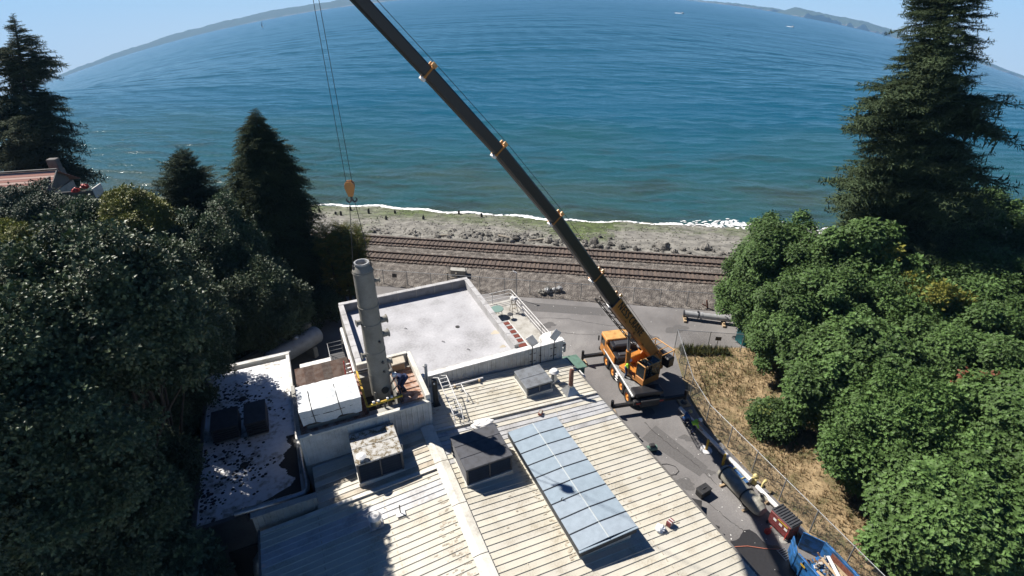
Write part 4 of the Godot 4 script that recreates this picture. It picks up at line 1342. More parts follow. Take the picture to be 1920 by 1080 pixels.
func penthouse():
	var o := Vector3(1.5, 0, -23.8)
	var t := thing("penthouse_block", "raised plant room with ribbed pale walls that carries the stack", "building", bw(o.x, 0, o.z), 24)
	# walls and roof deck leave a well open for the stack, u 1.7..3.35, v -25.4..-22.4
	bpart(t, "wall", Vector3(-0.1, 4.25, -23.8) - o, Vector3(3.58, 8.5, 4.2), M.greywall)
	bpart(t, "wall", Vector3(4.08, 4.25, -23.8) - o, Vector3(1.45, 8.5, 4.2), M.greywall)
	bpart(t, "wall", Vector3(2.52, 4.25, -22.05) - o, Vector3(1.65, 8.5, 0.7), M.greywall)
	bpart(t, "wall", Vector3(2.52, 4.25, -25.65) - o, Vector3(1.65, 8.5, 0.5), M.greywall)
	bpart(t, "well_floor", Vector3(2.52, 6.95, -23.9) - o, Vector3(1.64, 0.1, 3.0), M.tar)
	bpart(t, "roof_deck", Vector3(-0.1, 8.53, -23.8) - o, Vector3(3.5, 0.05, 4.1), M.oldroof)
	for k in 6:
		var mb := MB.new(o)
		mb.box(Vector3(4.06, 8.53, -25.0 + k * 0.5), Vector3(1.3, 0.05, 0.49))
		mb.box(Vector3(4.06, 8.585, -24.78 + k * 0.5), Vector3(1.3, 0.06, 0.05), Basis(), 0.012)
		put(t, "roof_sheet", mb, M.oldroof)
	bpart(t, "front_coping", Vector3(1.45, 8.66, -21.72) - o, Vector3(6.8, 0.12, 0.24), M.trim, 0.02)
	bpart(t, "side_parapet", Vector3(4.76, 8.78, -23.95) - o, Vector3(0.26, 0.5, 4.3), M.trim, 0.02)
	bpart(t, "back_parapet", Vector3(3.15, 8.82, -25.95) - o, Vector3(2.96, 0.62, 0.24), M.trim, 0.02)
	bpart(t, "side_coping", Vector3(-1.86, 8.66, -23.9) - o, Vector3(0.2, 0.12, 4.2), M.greywall, 0.02)
	clad(t, o, -1.88, 4.86, 6.75, 8.58, -21.69, M.whitewall)
	clad_side(t, o, -25.9, -21.7, 6.75, 8.5, 4.81, M.whitewall)
	# well frame
	t = thing("stack_frame", "yellow and grey steel frame round the foot of the stack", "frame", bw(2.52, 8.55, -23.9), 24)
	for q: Array in [[-0.9, -1.6, -0.9, 1.62, true], [-0.9, 1.62, 1.0, 1.5, true], [0.95, -1.5, 0.95, 1.5, false], [-0.9, -1.55, 0.95, -1.5, false]]:
		var mb := MB.new()
		mb.bar(Vector3(q[0], 0.42, q[1]), Vector3(q[2], 0.42, q[3]), 0.1, 0.12, 0.01)
		put(t, "beam", mb, M.yellow if q[4] else M.steel)
	for q: Array in [[-0.9, 1.62], [0.95, 1.5], [-0.9, -1.58], [0.95, -1.5], [0.0, 1.57]]:
		bpart(t, "post", Vector3(q[0], 0.18, q[1]), Vector3(0.09, 0.36, 0.09), M.steel)
	bpart(t, "edge_board", Vector3(-1.02, 0.06, 0.3), Vector3(0.16, 0.1, 2.9), M.rustpipe, 0.01)
	for q: Array in [[-0.55, 1.55], [-0.3, 1.53], [0.2, 1.53], [0.42, 1.5]]:
		bpart(t, "clamp_plate", Vector3(q[0], 0.53, q[1]), Vector3(0.13, 0.1, 0.11), M.white, 0.01)
	# stack
	t = thing("exhaust_stack", "tall grey fibreglass stack with a ring opening, held by slings", "stack", Vector3(-7.18, 7.0, -22.5), 24)
	var mb := MB.new()
	mb.lathe([Vector2(0.3, 1.3), Vector2(0.54, 1.75), Vector2(0.545, 3.2), Vector2(0.535, 3.22), Vector2(0.51, 5.6), Vector2(0.48, 9.3), Vector2(0.36, 9.52), Vector2(0.3, 9.62)], 32)
	put(t, "shell", mb, M.stack)
	mb = MB.new()
	mb.lathe([Vector2(0.3, 9.6), Vector2(0.36, 9.6), Vector2(0.36, 9.7), Vector2(0.29, 9.7), Vector2(0.26, 9.6), Vector2(0.24, 9.0), Vector2(0.0, 8.6)], 28)
	put(t, "ring_opening", mb, M.pipegrey)
	for y: float in [2.9, 4.6, 6.3, 7.3, 9.2]:
		mb = MB.new()
		mb.lathe([Vector2(0.5, y - 0.035), Vector2(0.565 - y * 0.006, y - 0.03), Vector2(0.565 - y * 0.006, y + 0.03), Vector2(0.5, y + 0.035)], 28)
		put(t, "band", mb, M.stack)
	for q: Array in [[0.1, 6.25, 0.17, 0.3], [0.15, 5.35, 0.17, 0.3], [0.05, 3.6, 0.14, 0.24], [0.3, 2.75, 0.12, 0.22], [3.3, 6.45, 0.13, 0.2], [3.25, 4.4, 0.12, 0.2], [0.1, 8.55, 0.09, 0.2]]:
		mb = MB.new()
		var d := Vector3(cos(q[0]), 0, -sin(q[0]))
		var p := d * 0.42 + Vector3(0, q[1], 0)
		var e: Vector3 = d * (0.5 + q[3]) + Vector3(0, q[1], 0)
		mb.tube([p, e], q[2], 12, false)
		mb.tube([e, e + d * 0.045], q[2] + 0.06, 12)
		put(t, "nozzle", mb, M.stack)
	mb = MB.new()
	var fd := Vector3(0.25, 0, 1).normalized()
	mb.tube([fd * 0.45 + Vector3(0, 2.2, 0), fd * 0.62 + Vector3(0, 2.2, 0)], 0.2, 14, true)
	put(t, "manhole", mb, M.black)
	for q: Array in [[4.0, 0.07], [5.3, 0.06], [3.4, 0.06]]:
		mb = MB.new()
		mb.tube([fd * 0.48 + Vector3(0.1, q[0], 0), fd * 0.6 + Vector3(0.1, q[0], 0)], q[1], 8)
		put(t, "port", mb, M.steel)
	for k in 4:
		mb = MB.new()
		var d := Vector3(cos(PI / 4 + k * PI / 2), 0, sin(PI / 4 + k * PI / 2))
		mb.tube([d * 0.5 + Vector3(0, 0.05, 0), d * 0.5 + Vector3(0, 2.1, 0)], 0.09, 8)
		put(t, "leg", mb, M.stack)
	for sg: float in [-1.0, 1.0]: bpart(t, "lifting_lug", Vector3(sg * 0.42, 9.42, 0), Vector3(0.05, 0.3, 0.14), M.steel)
	# tarp covered crate
	var t2 := thing("tarp_covered_unit", "roof unit wrapped in white tarpaulin left of the stack", "tarp", bw(-0.13, 8.56, -23.1), 24)
	bpart(t2, "base_frame", Vector3(0, 0.12, 0), Vector3(2.6, 0.24, 1.7), M.woodgrey, 0.02)
	mb = MB.new()
	var fn := FastNoiseLite.new()
	fn.seed = 19
	fn.frequency = 0.9
	var G := []
	for j in 15:
		var row := []
		for i in 21:
			var x := -1.5 + 3.0 * i / 20.0
			var z := -1.05 + 2.1 * j / 14.0
			var y := 1.36 + 0.16 * (1.0 - absf(x) / 1.5) * (1.0 - absf(z) / 1.05) + fn.get_noise_2d(x * 2, z * 2) * 0.05
			row.append(Vector3(x, y, z))
		G.append(row)
	for j in 14:
		for i in 20: mb.quad(G[j][i], G[j + 1][i], G[j + 1][i + 1], G[j][i + 1])
	var rim := []
	for i in 21: rim.append(G[14][i])
	for j in range(13, -1, -1): rim.append(G[j][20])
	for i in range(19, -1, -1): rim.append(G[0][i])
	for j in range(1, 14): rim.append(G[j][0])
	for i in rim.size():
		var a: Vector3 = rim[i]
		var b: Vector3 = rim[(i + 1) % rim.size()]
		var low := []
		for p: Vector3 in [a, b]:
			var k := fn.get_noise_2d(p.x * 3.3, p.z * 3.3)
			low.append(Vector3(p.x * (0.95 + 0.06 * k), 0.42 + 0.2 * fn.get_noise_2d(p.x * 1.4 + 9, p.z * 1.4), p.z * (0.95 + 0.06 * k)))
		mb.quad(a, low[0], low[1], b)
	put(t2, "tarpaulin", mb, M.tarp)
	for q: Array in [[0.35, 0.0], [-0.95, 0.0]]:
		mb = MB.new()
		mb.tube([Vector3(q[0], 1.47, -0.4), Vector3(q[0] + 0.05, 1.4, 1.06), Vector3(q[0] + 0.12, 0.5, 1.03)], 0.02, 5)
		put(t2, "strap", mb, M.black)
	mb = MB.new()
	mb.tube([Vector3(-1.48, 0.95, 1.0), Vector3(0, 0.9, 1.03), Vector3(1.48, 0.98, 1.0), Vector3(1.5, 0.95, -1.0)], 0.018, 5)
	put(t2, "strap", mb, M.black)
	# step ladder
	t2 = thing("step_ladder", "orange fibreglass step ladder standing left of the stack's foot", "ladder", bw(1.15, 8.56, -24.9), 30)
	for q: Array in [[-0.22, 0.3], [0.22, 0.3], [-0.2, -0.4], [0.2, -0.4]]:
		mb = MB.new()
		mb.bar(Vector3(q[0], 0, q[1]), Vector3(q[0] * 0.7, 1.75, 0.0), 0.05, 0.06)
		put(t2, "rail", mb, M.rustpipe if q[1] < 0 else M.red)
	for k in 6: bpart(t2, "step", Vector3(0, 0.27 + k * 0.25, 0.25 - k * 0.043), Vector3(0.4 - k * 0.02, 0.03, 0.08), M.white)
	t2 = thing("crate", "tan cloth covered crate beside the stack against the parapet", "crate", bw(3.95, 8.56, -25.35), 20)
	bpart(t2, "box", Vector3(0, 0.26, 0), Vector3(0.7, 0.5, 0.6), M.wood, 0.05)
	bpart(t2, "cover", Vector3(0.02, 0.54, 0.02), Vector3(0.8, 0.08, 0.68), M.roofold, 0.03, Basis(Vector3(0.2, 0, 1).normalized(), 0.08))
	# posts and pipe beside the block, down on the ribbed roof
	t2 = thing("vent_pipe", "slim grey vent pipe rising at the raised room's corner", "pipe", bw(5.15, 6.9, -23.6), 24)
	mb = MB.new()
	mb.tube([Vector3.ZERO, Vector3(0.03, 2.7, 0)], 0.09, 9)
	put(t2, "pipe", mb, M.pipegrey)
	mb = MB.new()
	mb.lathe([Vector2(0.14, 2.68), Vector2(0.14, 2.74), Vector2(0, 2.84)], 10)
	put(t2, "cap", mb, M.pipegrey)
	t2 = thing("column_stub", "black square steel column beside the slim vent pipe", "column", bw(5.5, 6.9, -23.2), 24)
	bpart(t2, "shaft", Vector3(0, 0.95, 0), Vector3(0.26, 1.9, 0.26), M.black, 0.02)
	bpart(t2, "base_plate", Vector3(0, 0.05, 0), Vector3(0.44, 0.04, 0.44), M.black, 0.01)
	bpart(t2, "bracket", Vector3(-0.05, 1.72, 0.16), Vector3(0.08, 0.1, 0.08), M.white, 0.01)
	# roof access ladder
	t2 = thing("roof_ladder", "white steel access ladder with hoops leaning beyond the dark louvred unit", "ladder", bw(6.0, 6.92, -22.7), 24)
	for sg: float in [0.0, 0.5]:
		mb = MB.new()
		mb.tube([Vector3(sg, 0.1, 1.5), Vector3(sg, 0.55, 1.2), Vector3(sg, 1.1, -1.5), Vector3(sg - 0.3, 1.1, -1.6)], 0.03, 6)
		put(t2, "rail", mb, M.white)
	for k in 9: bpart(t2, "rung", Vector3(0.25, 0.6 + k * 0.058, 0.95 - k * 0.29), Vector3(0.5, 0.03, 0.03), M.white)
	for q: Array in [[0.0, 1.3], [0.5, 1.3], [0.0, 0.9], [0.5, 0.9]]:
		mb = MB.new()
		mb.tube([Vector3(q[0], 0.02, q[1]), Vector3(q[0], 0.9, q[1])], 0.022, 5)
		put(t2, "guard_post", mb, M.white)
	for y: float in [0.55, 0.88]:
		mb = MB.new()
		mb.tube([Vector3(0, y, 0.9), Vector3(0, y, 1.3), Vector3(0.5, y, 1.3), Vector3(0.5, y, 0.9)], 0.02, 5)
		put(t2, "guard_rail", mb, M.white)
	t2 = thing("conduit", "white conduit pipe lying along the back of the ribbed roof", "pipe", bw(7.7, 6.98, -24.35), 24)
	mb = MB.new()
	mb.tube([Vector3(-1.0, 0, 0), Vector3(1.2, -0.12, -0.1)], 0.06, 7)
	put(t2, "pipe", mb, M.white)
	for x: float in [-0.7, 0.9]: bpart(t2, "support", Vector3(x, -0.08 - 0.05 * x, 0), Vector3(0.1, 0.14, 0.24), M.wood, 0.01)
	t2 = thing("handrail", "short bent white handrail on the ribbed roof next to the access ladder", "handrail", bw(7.3, 6.8, -23.4), 24)
	mb = MB.new()
	mb.tube([Vector3(0, 0.05, -0.5), Vector3(0, 0.5, -0.5), Vector3(0, 0.5, 0.5), Vector3(0, 0.05, 0.5)], 0.025, 6)
	put(t2, "rail", mb, M.white)
	for z: float in [-0.5, 0.5]: bpart(t2, "foot", Vector3(0, 0.03, z), Vector3(0.16, 0.04, 0.16), M.galv)

func louvre_unit(label: String, u0: float, u1: float, w0: float, w1: float, yb: float, yt: float, top: Material, side: Material, tops: int, solid_left := false):
	var c := Vector3((u0 + u1) / 2, yb, (w0 + w1) / 2)
	var t := thing("rooftop_unit", label, "rooftop unit", bw(c.x, c.y, c.z), 24)
	var sx := u1 - u0
	var sz := w1 - w0
	var h := yt - yb
	bpart(t, "curb", Vector3(0, 0.12, 0), Vector3(sx + 0.06, 0.3, sz + 0.06), M.trim, 0.01)
	bpart(t, "core", Vector3(0, h / 2 + 0.1, 0), Vector3(sx - 0.24, h - 0.3, sz - 0.24), M.slat)
	for a: float in [-1.0, 1.0]:
		for b: float in [-1.0, 1.0]:
			bpart(t, "corner_post", Vector3(a * (sx / 2 - 0.05), h / 2 + 0.12, b * (sz / 2 - 0.05)), Vector3(0.1, h - 0.3, 0.1), side, 0.015)
	for b: float in [-1.0, 1.0]: bpart(t, "mid_post", Vector3(0, h / 2 + 0.12, b * (sz / 2 - 0.04)), Vector3(0.06, h - 0.3, 0.08), side)
	var n := int((h - 0.4) / 0.17)
	var mx := MB.new()
	mx.box(Vector3.ZERO, Vector3(sx - 0.2, 0.022, 0.13), Basis(Vector3.RIGHT, 0.6))
	var mex := mx.done(side)
	var mz := MB.new()
	mz.box(Vector3.ZERO, Vector3(0.13, 0.022, sz - 0.2), Basis(Vector3.BACK, -0.6))
	var mez := mz.done(side)
	for k in n:
		var y := 0.36 + k * 0.17
		putm(t, "louvre", mex, side, Transform3D(Basis(), Vector3(0, y, sz / 2 - 0.06)))
		putm(t, "louvre", mex, side, Transform3D(Basis(Vector3.UP, PI), Vector3(0, y, -sz / 2 + 0.06)))
		putm(t, "louvre", mez, side, Transform3D(Basis(), Vector3(sx / 2 - 0.06, y, 0)))
		if not solid_left: putm(t, "louvre", mez, side, Transform3D(Basis(Vector3.UP, PI), Vector3(-sx / 2 + 0.06, y, 0)))
	if solid_left: bpart(t, "side_sheet", Vector3(-sx / 2 + 0.03, h / 2 + 0.15, 0), Vector3(0.03, h - 0.36, sz - 0.2), side)
	var d := sz / tops
	for k in tops:
		bpart(t, "top_sheet", Vector3(0, h - 0.06 + 0.004 * k, -sz / 2 + d * (k + 0.5)), Vector3(sx + 0.06, 0.1, d - 0.012), top, 0.02)
	return t

func rooftop():
	louvre_unit("black louvred roof unit with a three-sheet top, left of the long skylight", 5.15, 7.55, -19.32, -16.9, 6.8, 8.1, M.unittop, M.unitdark, 3)
	var d: Node3D = louvre_unit("louvred roof unit with a moss-stained pale top below the ribbed wall", 0.42, 2.65, -21.45, -19.25, 6.7, 8.2, M.dusty, M.unitdark, 2)
	var mb := MB.new()
	mb.lathe([Vector2(0.1, 0.0), Vector2(0.1, 0.2), Vector2(0.22, 0.2), Vector2(0.25, 0.26), Vector2(0.12, 0.34), Vector2(0, 0.36)], 16, Transform3D(Basis(), Vector3(-0.8, 1.5, 0.85)))
	put(d, "round_cap", mb, M.white)
	bpart(d, "side_box", Vector3(1.2, 0.95, 0.1), Vector3(0.16, 0.45, 0.4), M.galv, 0.02)
	louvre_unit("small blue-grey roof unit with a two-sheet top near the tall parapet", 10.78, 12.5, -23.85, -22.0, 6.42, 7.25, M.unitgrey, M.unitgrey, 2, true)
	# skylight
	var o := Vector3(9.68, 6.55, -15.25)
	var t := thing("skylight", "long pale blue skylight of two rows of panes on the ribbed roof", "skylight", bw(o.x, o.y, o.z), 24)
	bpart(t, "curb", Vector3(0, 0.2, 0), Vector3(2.7, 0.75, 7.25), M.trim, 0.02)
	bpart(t, "fascia", Vector3(-1.44, 0.72, 0), Vector3(0.06, 0.3, 7.5), M.bar)
	bpart(t, "fascia", Vector3(1.44, 0.72, 0), Vector3(0.06, 0.3, 7.5), M.bar)
	bpart(t, "fascia", Vector3(0, 0.7, 3.76), Vector3(2.9, 0.34, 0.06), M.bar)
	bpart(t, "fascia", Vector3(0, 0.7, -3.76), Vector3(2.9, 0.34, 0.06), M.bar)
	bpart(t, "drip_edge", Vector3(0, 0.885, 3.79), Vector3(2.98, 0.04, 0.1), M.pane, 0.01)
	var slope := atan(0.07 / 1.46)
	rng.seed = 44
	for k in 9:
		var z := -3.75 + (k + 0.5) * 7.5 / 9
		for sg: float in [-1.0, 1.0]:
			bpart(t, "pane", Vector3(sg * 0.735, 0.94, z), Vector3(1.45, 0.03, 0.8), M.pane if rng.randf() < 0.55 else M.pane2, 0.006, Basis(Vector3.BACK, -sg * slope))
	for k in 8:
		var z := -3.75 + (k + 1) * 7.5 / 9
		for sg: float in [-1.0, 1.0]:
			bpart(t, "glazing_bar", Vector3(sg * 0.735, 0.952, z), Vector3(1.46, 0.05, 0.045), M.bar, 0.0, Basis(Vector3.BACK, -sg * slope))
	for sg: float in [-1.0, 1.0]:
		mb = MB.new()
		mb.extrude(PackedVector2Array([Vector2(-1.45, 0.82), Vector2(1.45, 0.82), Vector2(1.45, 0.885), Vector2(0, 0.955), Vector2(-1.45, 0.885)]), 0.05, Transform3D(Basis(), Vector3(0, 0, sg * 3.72)))
		put(t, "gable_end", mb, M.bar)
	bpart(t, "ridge_bar", Vector3(0, 0.99, 0), Vector3(0.06, 0.035, 7.5), M.barlight, 0.01)
	mb = MB.new()
	mb.tube([Vector3(-0.95, 0.92, 1.2), Vector3(-0.93, 1.06, 1.22), Vector3(-0.85, 1.1, 1.25)], 0.02, 5)
	put(t, "hook_latch", mb, M.steel)
	# vents
	mushroom("white mushroom vent alone on the lower left of the ribbed roof", Vector3(0.7, 0, -16.8), 0.75, M.white, true)
	mushroom("white cone-capped vent between the small blue-grey unit and the rusty flue", Vector3(13.1, 0, -22.9), 0.95, M.white, true)
	t = thing("pipe_boot", "thin dark pipe in a white flashing on the ribbed roof", "vent pipe", bw(1.85, roof_y(1.85), -16.85), 24)
	bpart(t, "flashing", Vector3(0, 0.1, 0), Vector3(0.42, 0.03, 0.4), M.white, 0.01)
	mb = MB.new()
	mb.tube([Vector3.ZERO, Vector3(0, 0.62, 0)], 0.028, 6)
	put(t, "pipe", mb, M.black)
	t = thing("flue_pipe", "rust brown flue pipe on a square pyramid base by the eave", "flue", bw(13.5, roof_y(13.5), -21.5), 24)
	mb = MB.new()
	var q := 0.42
	for k in 4:
		var a := Vector3(cos(PI / 4 + k * PI / 2), 0, -sin(PI / 4 + k * PI / 2)) * q * 1.414
		var b := Vector3(cos(PI / 4 + (k + 1) * PI / 2), 0, -sin(PI / 4 + (k + 1) * PI / 2)) * q * 1.414
		mb.quad(a + Vector3(0, -0.05, 0), b + Vector3(0, -0.05, 0), b + Vector3(0, 0.14, 0), a + Vector3(0, 0.14, 0))
		mb.quad(a + Vector3(0, 0.14, 0), b + Vector3(0, 0.14, 0), b * 0.33 + Vector3(0, 0.6, 0), a * 0.33 + Vector3(0, 0.6, 0))
	put(t, "base", mb, M.galv)
	mb = MB.new()
	mb.tube([Vector3(0, 0.5, 0), Vector3(0, 1.2, 0), Vector3(0.02, 1.52, -0.05), Vector3(0.1, 1.75, -0.12)], 0.14, 12)
	put(t, "pipe", mb, M.rustpipe)
	mb = MB.new()
	mb.tube([Vector3(0, 0.56, 0), Vector3(0, 0.66, 0)], 0.17, 12)
	put(t, "collar", mb, M.galv)
	panel_antenna(12.6, -25.02, -55, "square white panel antenna on the parapet, turned edge-on, next to the striped walkway")
	panel_antenna(14.2, -25.02, 10, "square panel antenna on the parapet in front of the white hood")
	t = thing("whip_antenna", "thin whip antenna between the two square panel antennas", "antenna", bw(13.2, 6.3, -25.0), 24)
	mb = MB.new()
	mb.tube([Vector3.ZERO, Vector3(0, 1.5, 0), Vector3(0, 3.0, 0)], [0.03, 0.02, 0.012], 5)
	put(t, "rod", mb, M.steel)
	bpart(t, "bracket", Vector3(0, 0.6, -0.03), Vector3(0.12, 0.06, 0.06), M.steel)
	# bag, brick, scraps
	t = thing("plastic_bag", "crumpled clear plastic bag on the roof right of the skylight", "bag", bw(12.55, roof_y(12.55) + 0.05, -11.5), 24)
	lump(t, "bag", Vector3(0.5, 0.24, 0.4), 71, M.plastic)
	t = thing("paper_carton", "small striped carton lying beside the plastic bag on the roof", "carton", bw(13.15, roof_y(13.15) + 0.04, -11.55), 40)
	bpart(t, "carton", Vector3(0, 0.14, 0), Vector3(0.34, 0.26, 0.22), M.maroon, 0.01)
	for k in 2: bpart(t, "label_band", Vector3(-0.07 + k * 0.14, 0.14, 0), Vector3(0.05, 0.266, 0.226), M.white)
	t = thing("insulation_bundle", "crumpled bundle of insulation at the back corner of the black louvred unit", "bundle", bw(7.4, roof_y(7.4) + 0.06, -20.6), 24)
	lump(t, "bundle", Vector3(1.2, 0.3, 0.7), 72, M.white)
	t = thing("brick", "loose brown brick on the roof near the skylight's far end", "brick", bw(10.9, roof_y(10.9) + 0.04, -20.4), 70)
	bpart(t, "block", Vector3(0, 0.08, 0), Vector3(0.4, 0.12, 0.2), M.brick, 0.012)
	bpart(t, "mortar", Vector3(0, 0.15, 0), Vector3(0.3, 0.02, 0.14), M.greywall, 0.005)
	# caulked patches on the sheets
	mb = MB.new()
	rng.seed = 33
	for k in 330:
		var u := rnd(0.4, 3.6) if k < 25 else rnd(6.0, 14.0)
		var w := rnd(-18, -11)
		if k > 60:
			u = 4.0 - absf(rng.randfn()) * 0.5
			w = -13.0 + rng.randfn() * 2.4
		if k > 190:
			u = rnd(5.0, 13.0)
			w = -24.0 + absf(rng.randfn()) * 1.3
		if k > 270:
			u = rnd(8.0, 8.25)
			w = rnd(-19.0, -11.6)
		mb.box(bw(u, roof_y(u) + 0.012, w), Vector3(rnd(0.03, 0.2), 0.012, rnd(0.03, 0.12)), Basis(Vector3.UP, 0.42))
	tag(struct("roof_litter", mb, M.roofold), "specks of dirt and leaf litter on the ribbed roof", "litter", "", "stuff")
	# green and white hoods hung on the eave wall
	t = thing("green_hood", "green metal hood at the far end of the eave", "hood", bw(16.45, 0, -25.95), 24)
	bpart(t, "cabinet", Vector3(0, 2.3, 0), Vector3(1.0, 4.6, 1.4), M.green, 0.03)
	bpart(t, "lid", Vector3(0.04, 4.68, 0), Vector3(1.2, 0.08, 1.6), M.green, 0.02, Basis(Vector3.BACK, -0.12))
	t = thing("duct_box", "white stepped duct box next to the green hood below the eave", "duct", bw(16.0, 0, -24.3), 24)
	bpart(t, "upper_box", Vector3(0, 2.35, -0.3), Vector3(0.75, 4.7, 0.8), M.white, 0.03)
	bpart(t, "lower_box", Vector3(0.05, 2.2, 0.5), Vector3(0.8, 4.4, 0.75), M.white, 0.03)
	for y: float in [-0.1, 0.25]: bpart(t, "strap", Vector3(0.06, 4.42, 0.5 + y), Vector3(0.82, 0.03, 0.05), M.galv)

func mushroom(label: String, p: Vector3, h: float, m: Material, square: bool):
	var t := thing("roof_vent", label, "vent", bw(p.x, roof_y(p.x), p.z), 24, "mushroom vents on the ribbed roof")
	bpart(t, "flashing", Vector3(0, 0.09, 0), Vector3(0.62, 0.03, 0.6), M.galv, 0.01)
	var mb := MB.new()
	mb.lathe([Vector2(0.26, 0.1), Vector2(0.15, h * 0.7), Vector2(0.15, h * 0.8)], 8 if square else 14)
	put(t, "throat", mb, M.galv)
	mb = MB.new()
	mb.lathe([Vector2(0.1, h * 0.76), Vector2(0.29, h * 0.74), Vector2(0.31, h * 0.8), Vector2(0.2, h * 0.96), Vector2(0, h)], 18)
	put(t, "cap", mb, m)

func lump(parent: Node3D, called: String, s: Vector3, sd: int, m: Material):
	var fn := FastNoiseLite.new()
	fn.seed = sd
	fn.frequency = 1.6
	var mb := MB.new()
	var P := []
	for j in 9:
		var row := []
		for i in 14:
			var la := -PI / 2 + PI * j / 8.0
			var lo := TAU * i / 14.0
			var d := Vector3(cos(la) * cos(lo), sin(la), cos(la) * sin(lo))
			var p := d * (0.5 + 0.3 * fn.get_noise_3dv(d)) * s
			p.y = maxf(p.y + s.y * 0.4, 0.0)
			row.append(p)
		P.append(row)
	for j in 8:
		for i in 14:
			var k := (i + 1) % 14
			mb.tri(P[j][i], P[j + 1][k], P[j][k])
			mb.tri(P[j][i], P[j + 1][i], P[j + 1][k])
	return put(parent, called, mb, m)

func white_block():
	var o := Vector3(-4.8, 0, -28)
	var t := thing("white_roof_building", "low block with a flat white roof strewn with dark debris", "building", bw(o.x, 0, o.z), 24)
	bpart(t, "wall", Vector3(-4.8, 2.45, -28.0) - o, Vector3(5.2, 4.9, 13.4), M.darkwall)
	bpart(t, "roof_deck", Vector3(-4.85, 4.95, -27.9) - o, Vector3(5.0, 0.1, 12.8), M.whiteroof)
	bpart(t, "parapet", Vector3(-4.8, 5.0, -34.66) - o, Vector3(5.3, 0.5, 0.3), M.whitewall, 0.02)
	bpart(t, "parapet", Vector3(-2.28, 5.0, -28.0) - o, Vector3(0.24, 0.5, 12.9), M.whitewall, 0.02)
	bpart(t, "parapet", Vector3(-7.44, 4.95, -28.0) - o, Vector3(0.2, 0.3, 12.9), M.darkwall, 0.02)
	bpart(t, "parapet", Vector3(-4.8, 4.95, -21.4) - o, Vector3(5.3, 0.36, 0.26), M.darkwall, 0.02)
	bpart(t, "roof_trim", Vector3(-4.8, 5.1, -34.92) - o, Vector3(5.5, 0.12, 0.2), M.galv, 0.02)
	# torn strip of bare tar along the near edge
	var mb := MB.new(o)
	rng.seed = 55
	var last := 0.0
	for k in 96:
		var w0 := -26.3 + k * 0.05
		var e := -3.05 + 0.28 * sin(k * 0.11) + 0.1 * sin(k * 0.37 + 1.0) + rnd(-0.05, 0.05)
		if k > 78: e -= (k - 78) * 0.13
		if k > 0: mb.quad(Vector3(last, 5.004, w0 - 0.05), Vector3(e, 5.004, w0), Vector3(-2.42, 5.004, w0), Vector3(-2.42, 5.004, w0 - 0.05))
		last = e
	put(t, "bare_tar", mb, M.tar)
	for q: Array in [[-5.25, -30.9], [-5.17, -24.9]]:
		mb = MB.new(o)
		mb.lathe([Vector2(0.24, 5.0), Vector2(0.22, 5.06), Vector2(0.1, 5.07), Vector2(0, 5.02)], 12, Transform3D(Basis(), Vector3(q[0], 0.002, q[1])))
		put(t, "roof_drain", mb, M.tar)
	mb = MB.new(o)
	mb.box(Vector3(-5.6, 1.6, -21.25), Vector3(1.6, 2.6, 0.12))
	put(t, "doorway", mb, M.black)
	mb = MB.new(o)
	mb.tube([Vector3(-3.4, 3.2, -21.2), Vector3(-4.6, 3.2, -20.3), Vector3(-4.9, 3.0, -20.1), Vector3(-5.0, 2.4, -20.0), Vector3(-5.0, 0.6, -20.0)], 0.36, 12)
	put(t, "elbow_duct", mb, M.galv)
	# silver duct
	t = thing("spiral_duct", "silver round duct bending round the corner of the white roof", "duct", bw(-2.1, 5.3, -21.1), 24)
	mb = MB.new()
	mb.tube([Vector3(-0.1, 0.25, -3.2), Vector3(0.02, 0.25, -0.5), Vector3(-0.02, 0.25, -0.15), Vector3(-0.2, 0.25, 0.02), Vector3(-0.55, 0.25, 0.05), Vector3(-3.4, 0.2, -0.12)], 0.16, 14)
	put(t, "duct", mb, M.galv)
	for k in 6:
		mb = MB.new()
		var p := Vector3(-0.07, 0.25, -2.4 + k * 0.9) if k < 2 else Vector3(-0.8 - (k - 2) * 0.75, 0.24, 0.03 - (k - 2) * 0.045)
		var dd := Vector3(0, 0, 0.03) if k < 2 else Vector3(0.03, 0, 0)
		mb.tube([p - dd, p + dd], 0.18, 14)
		put(t, "coupling", mb, M.galv)
	for x: float in [-1.2, -2.9]: bpart(t, "stand", Vector3(x, -0.06, 0.0), Vector3(0.1, 0.5, 0.3), M.steel)
	for q: Array in [[-4.35, -27.9, 1.15, 1.9, "black box unit on the white roof, right of the pair"], [-6.0, -28.0, 1.4, 1.7, "black box unit on the white roof in tree shade, left of the pair"]]:
		t = thing("condenser_box", q[4], "rooftop unit", bw(q[0], 5.0, q[1]), 24)
		bpart(t, "skid", Vector3(0, 0.07, 0), Vector3(q[2] * 0.9, 0.14, q[3] * 0.9), M.greywall)
		bpart(t, "casing", Vector3(0, 0.62, 0), Vector3(q[2], 0.96, q[3]), M.unitdark, 0.03)
		bpart(t, "top_sheet", Vector3(0, 1.12, 0), Vector3(q[2] + 0.06, 0.05, q[3] + 0.06), M.unitdark, 0.015)
		for k in 5: bpart(t, "louvre", Vector3(0, 0.3 + k * 0.16, q[3] / 2 + 0.02), Vector3(q[2] - 0.15, 0.02, 0.08), M.slat, 0.0, Basis(Vector3.RIGHT, 0.5))
	# heaps of wet leaves
	mb = MB.new()
	mb.lathe([Vector2(1, 0), Vector2(0.6, 0.3), Vector2(0, 0.45)], 6)
	var xf := []
	rng.seed = 56
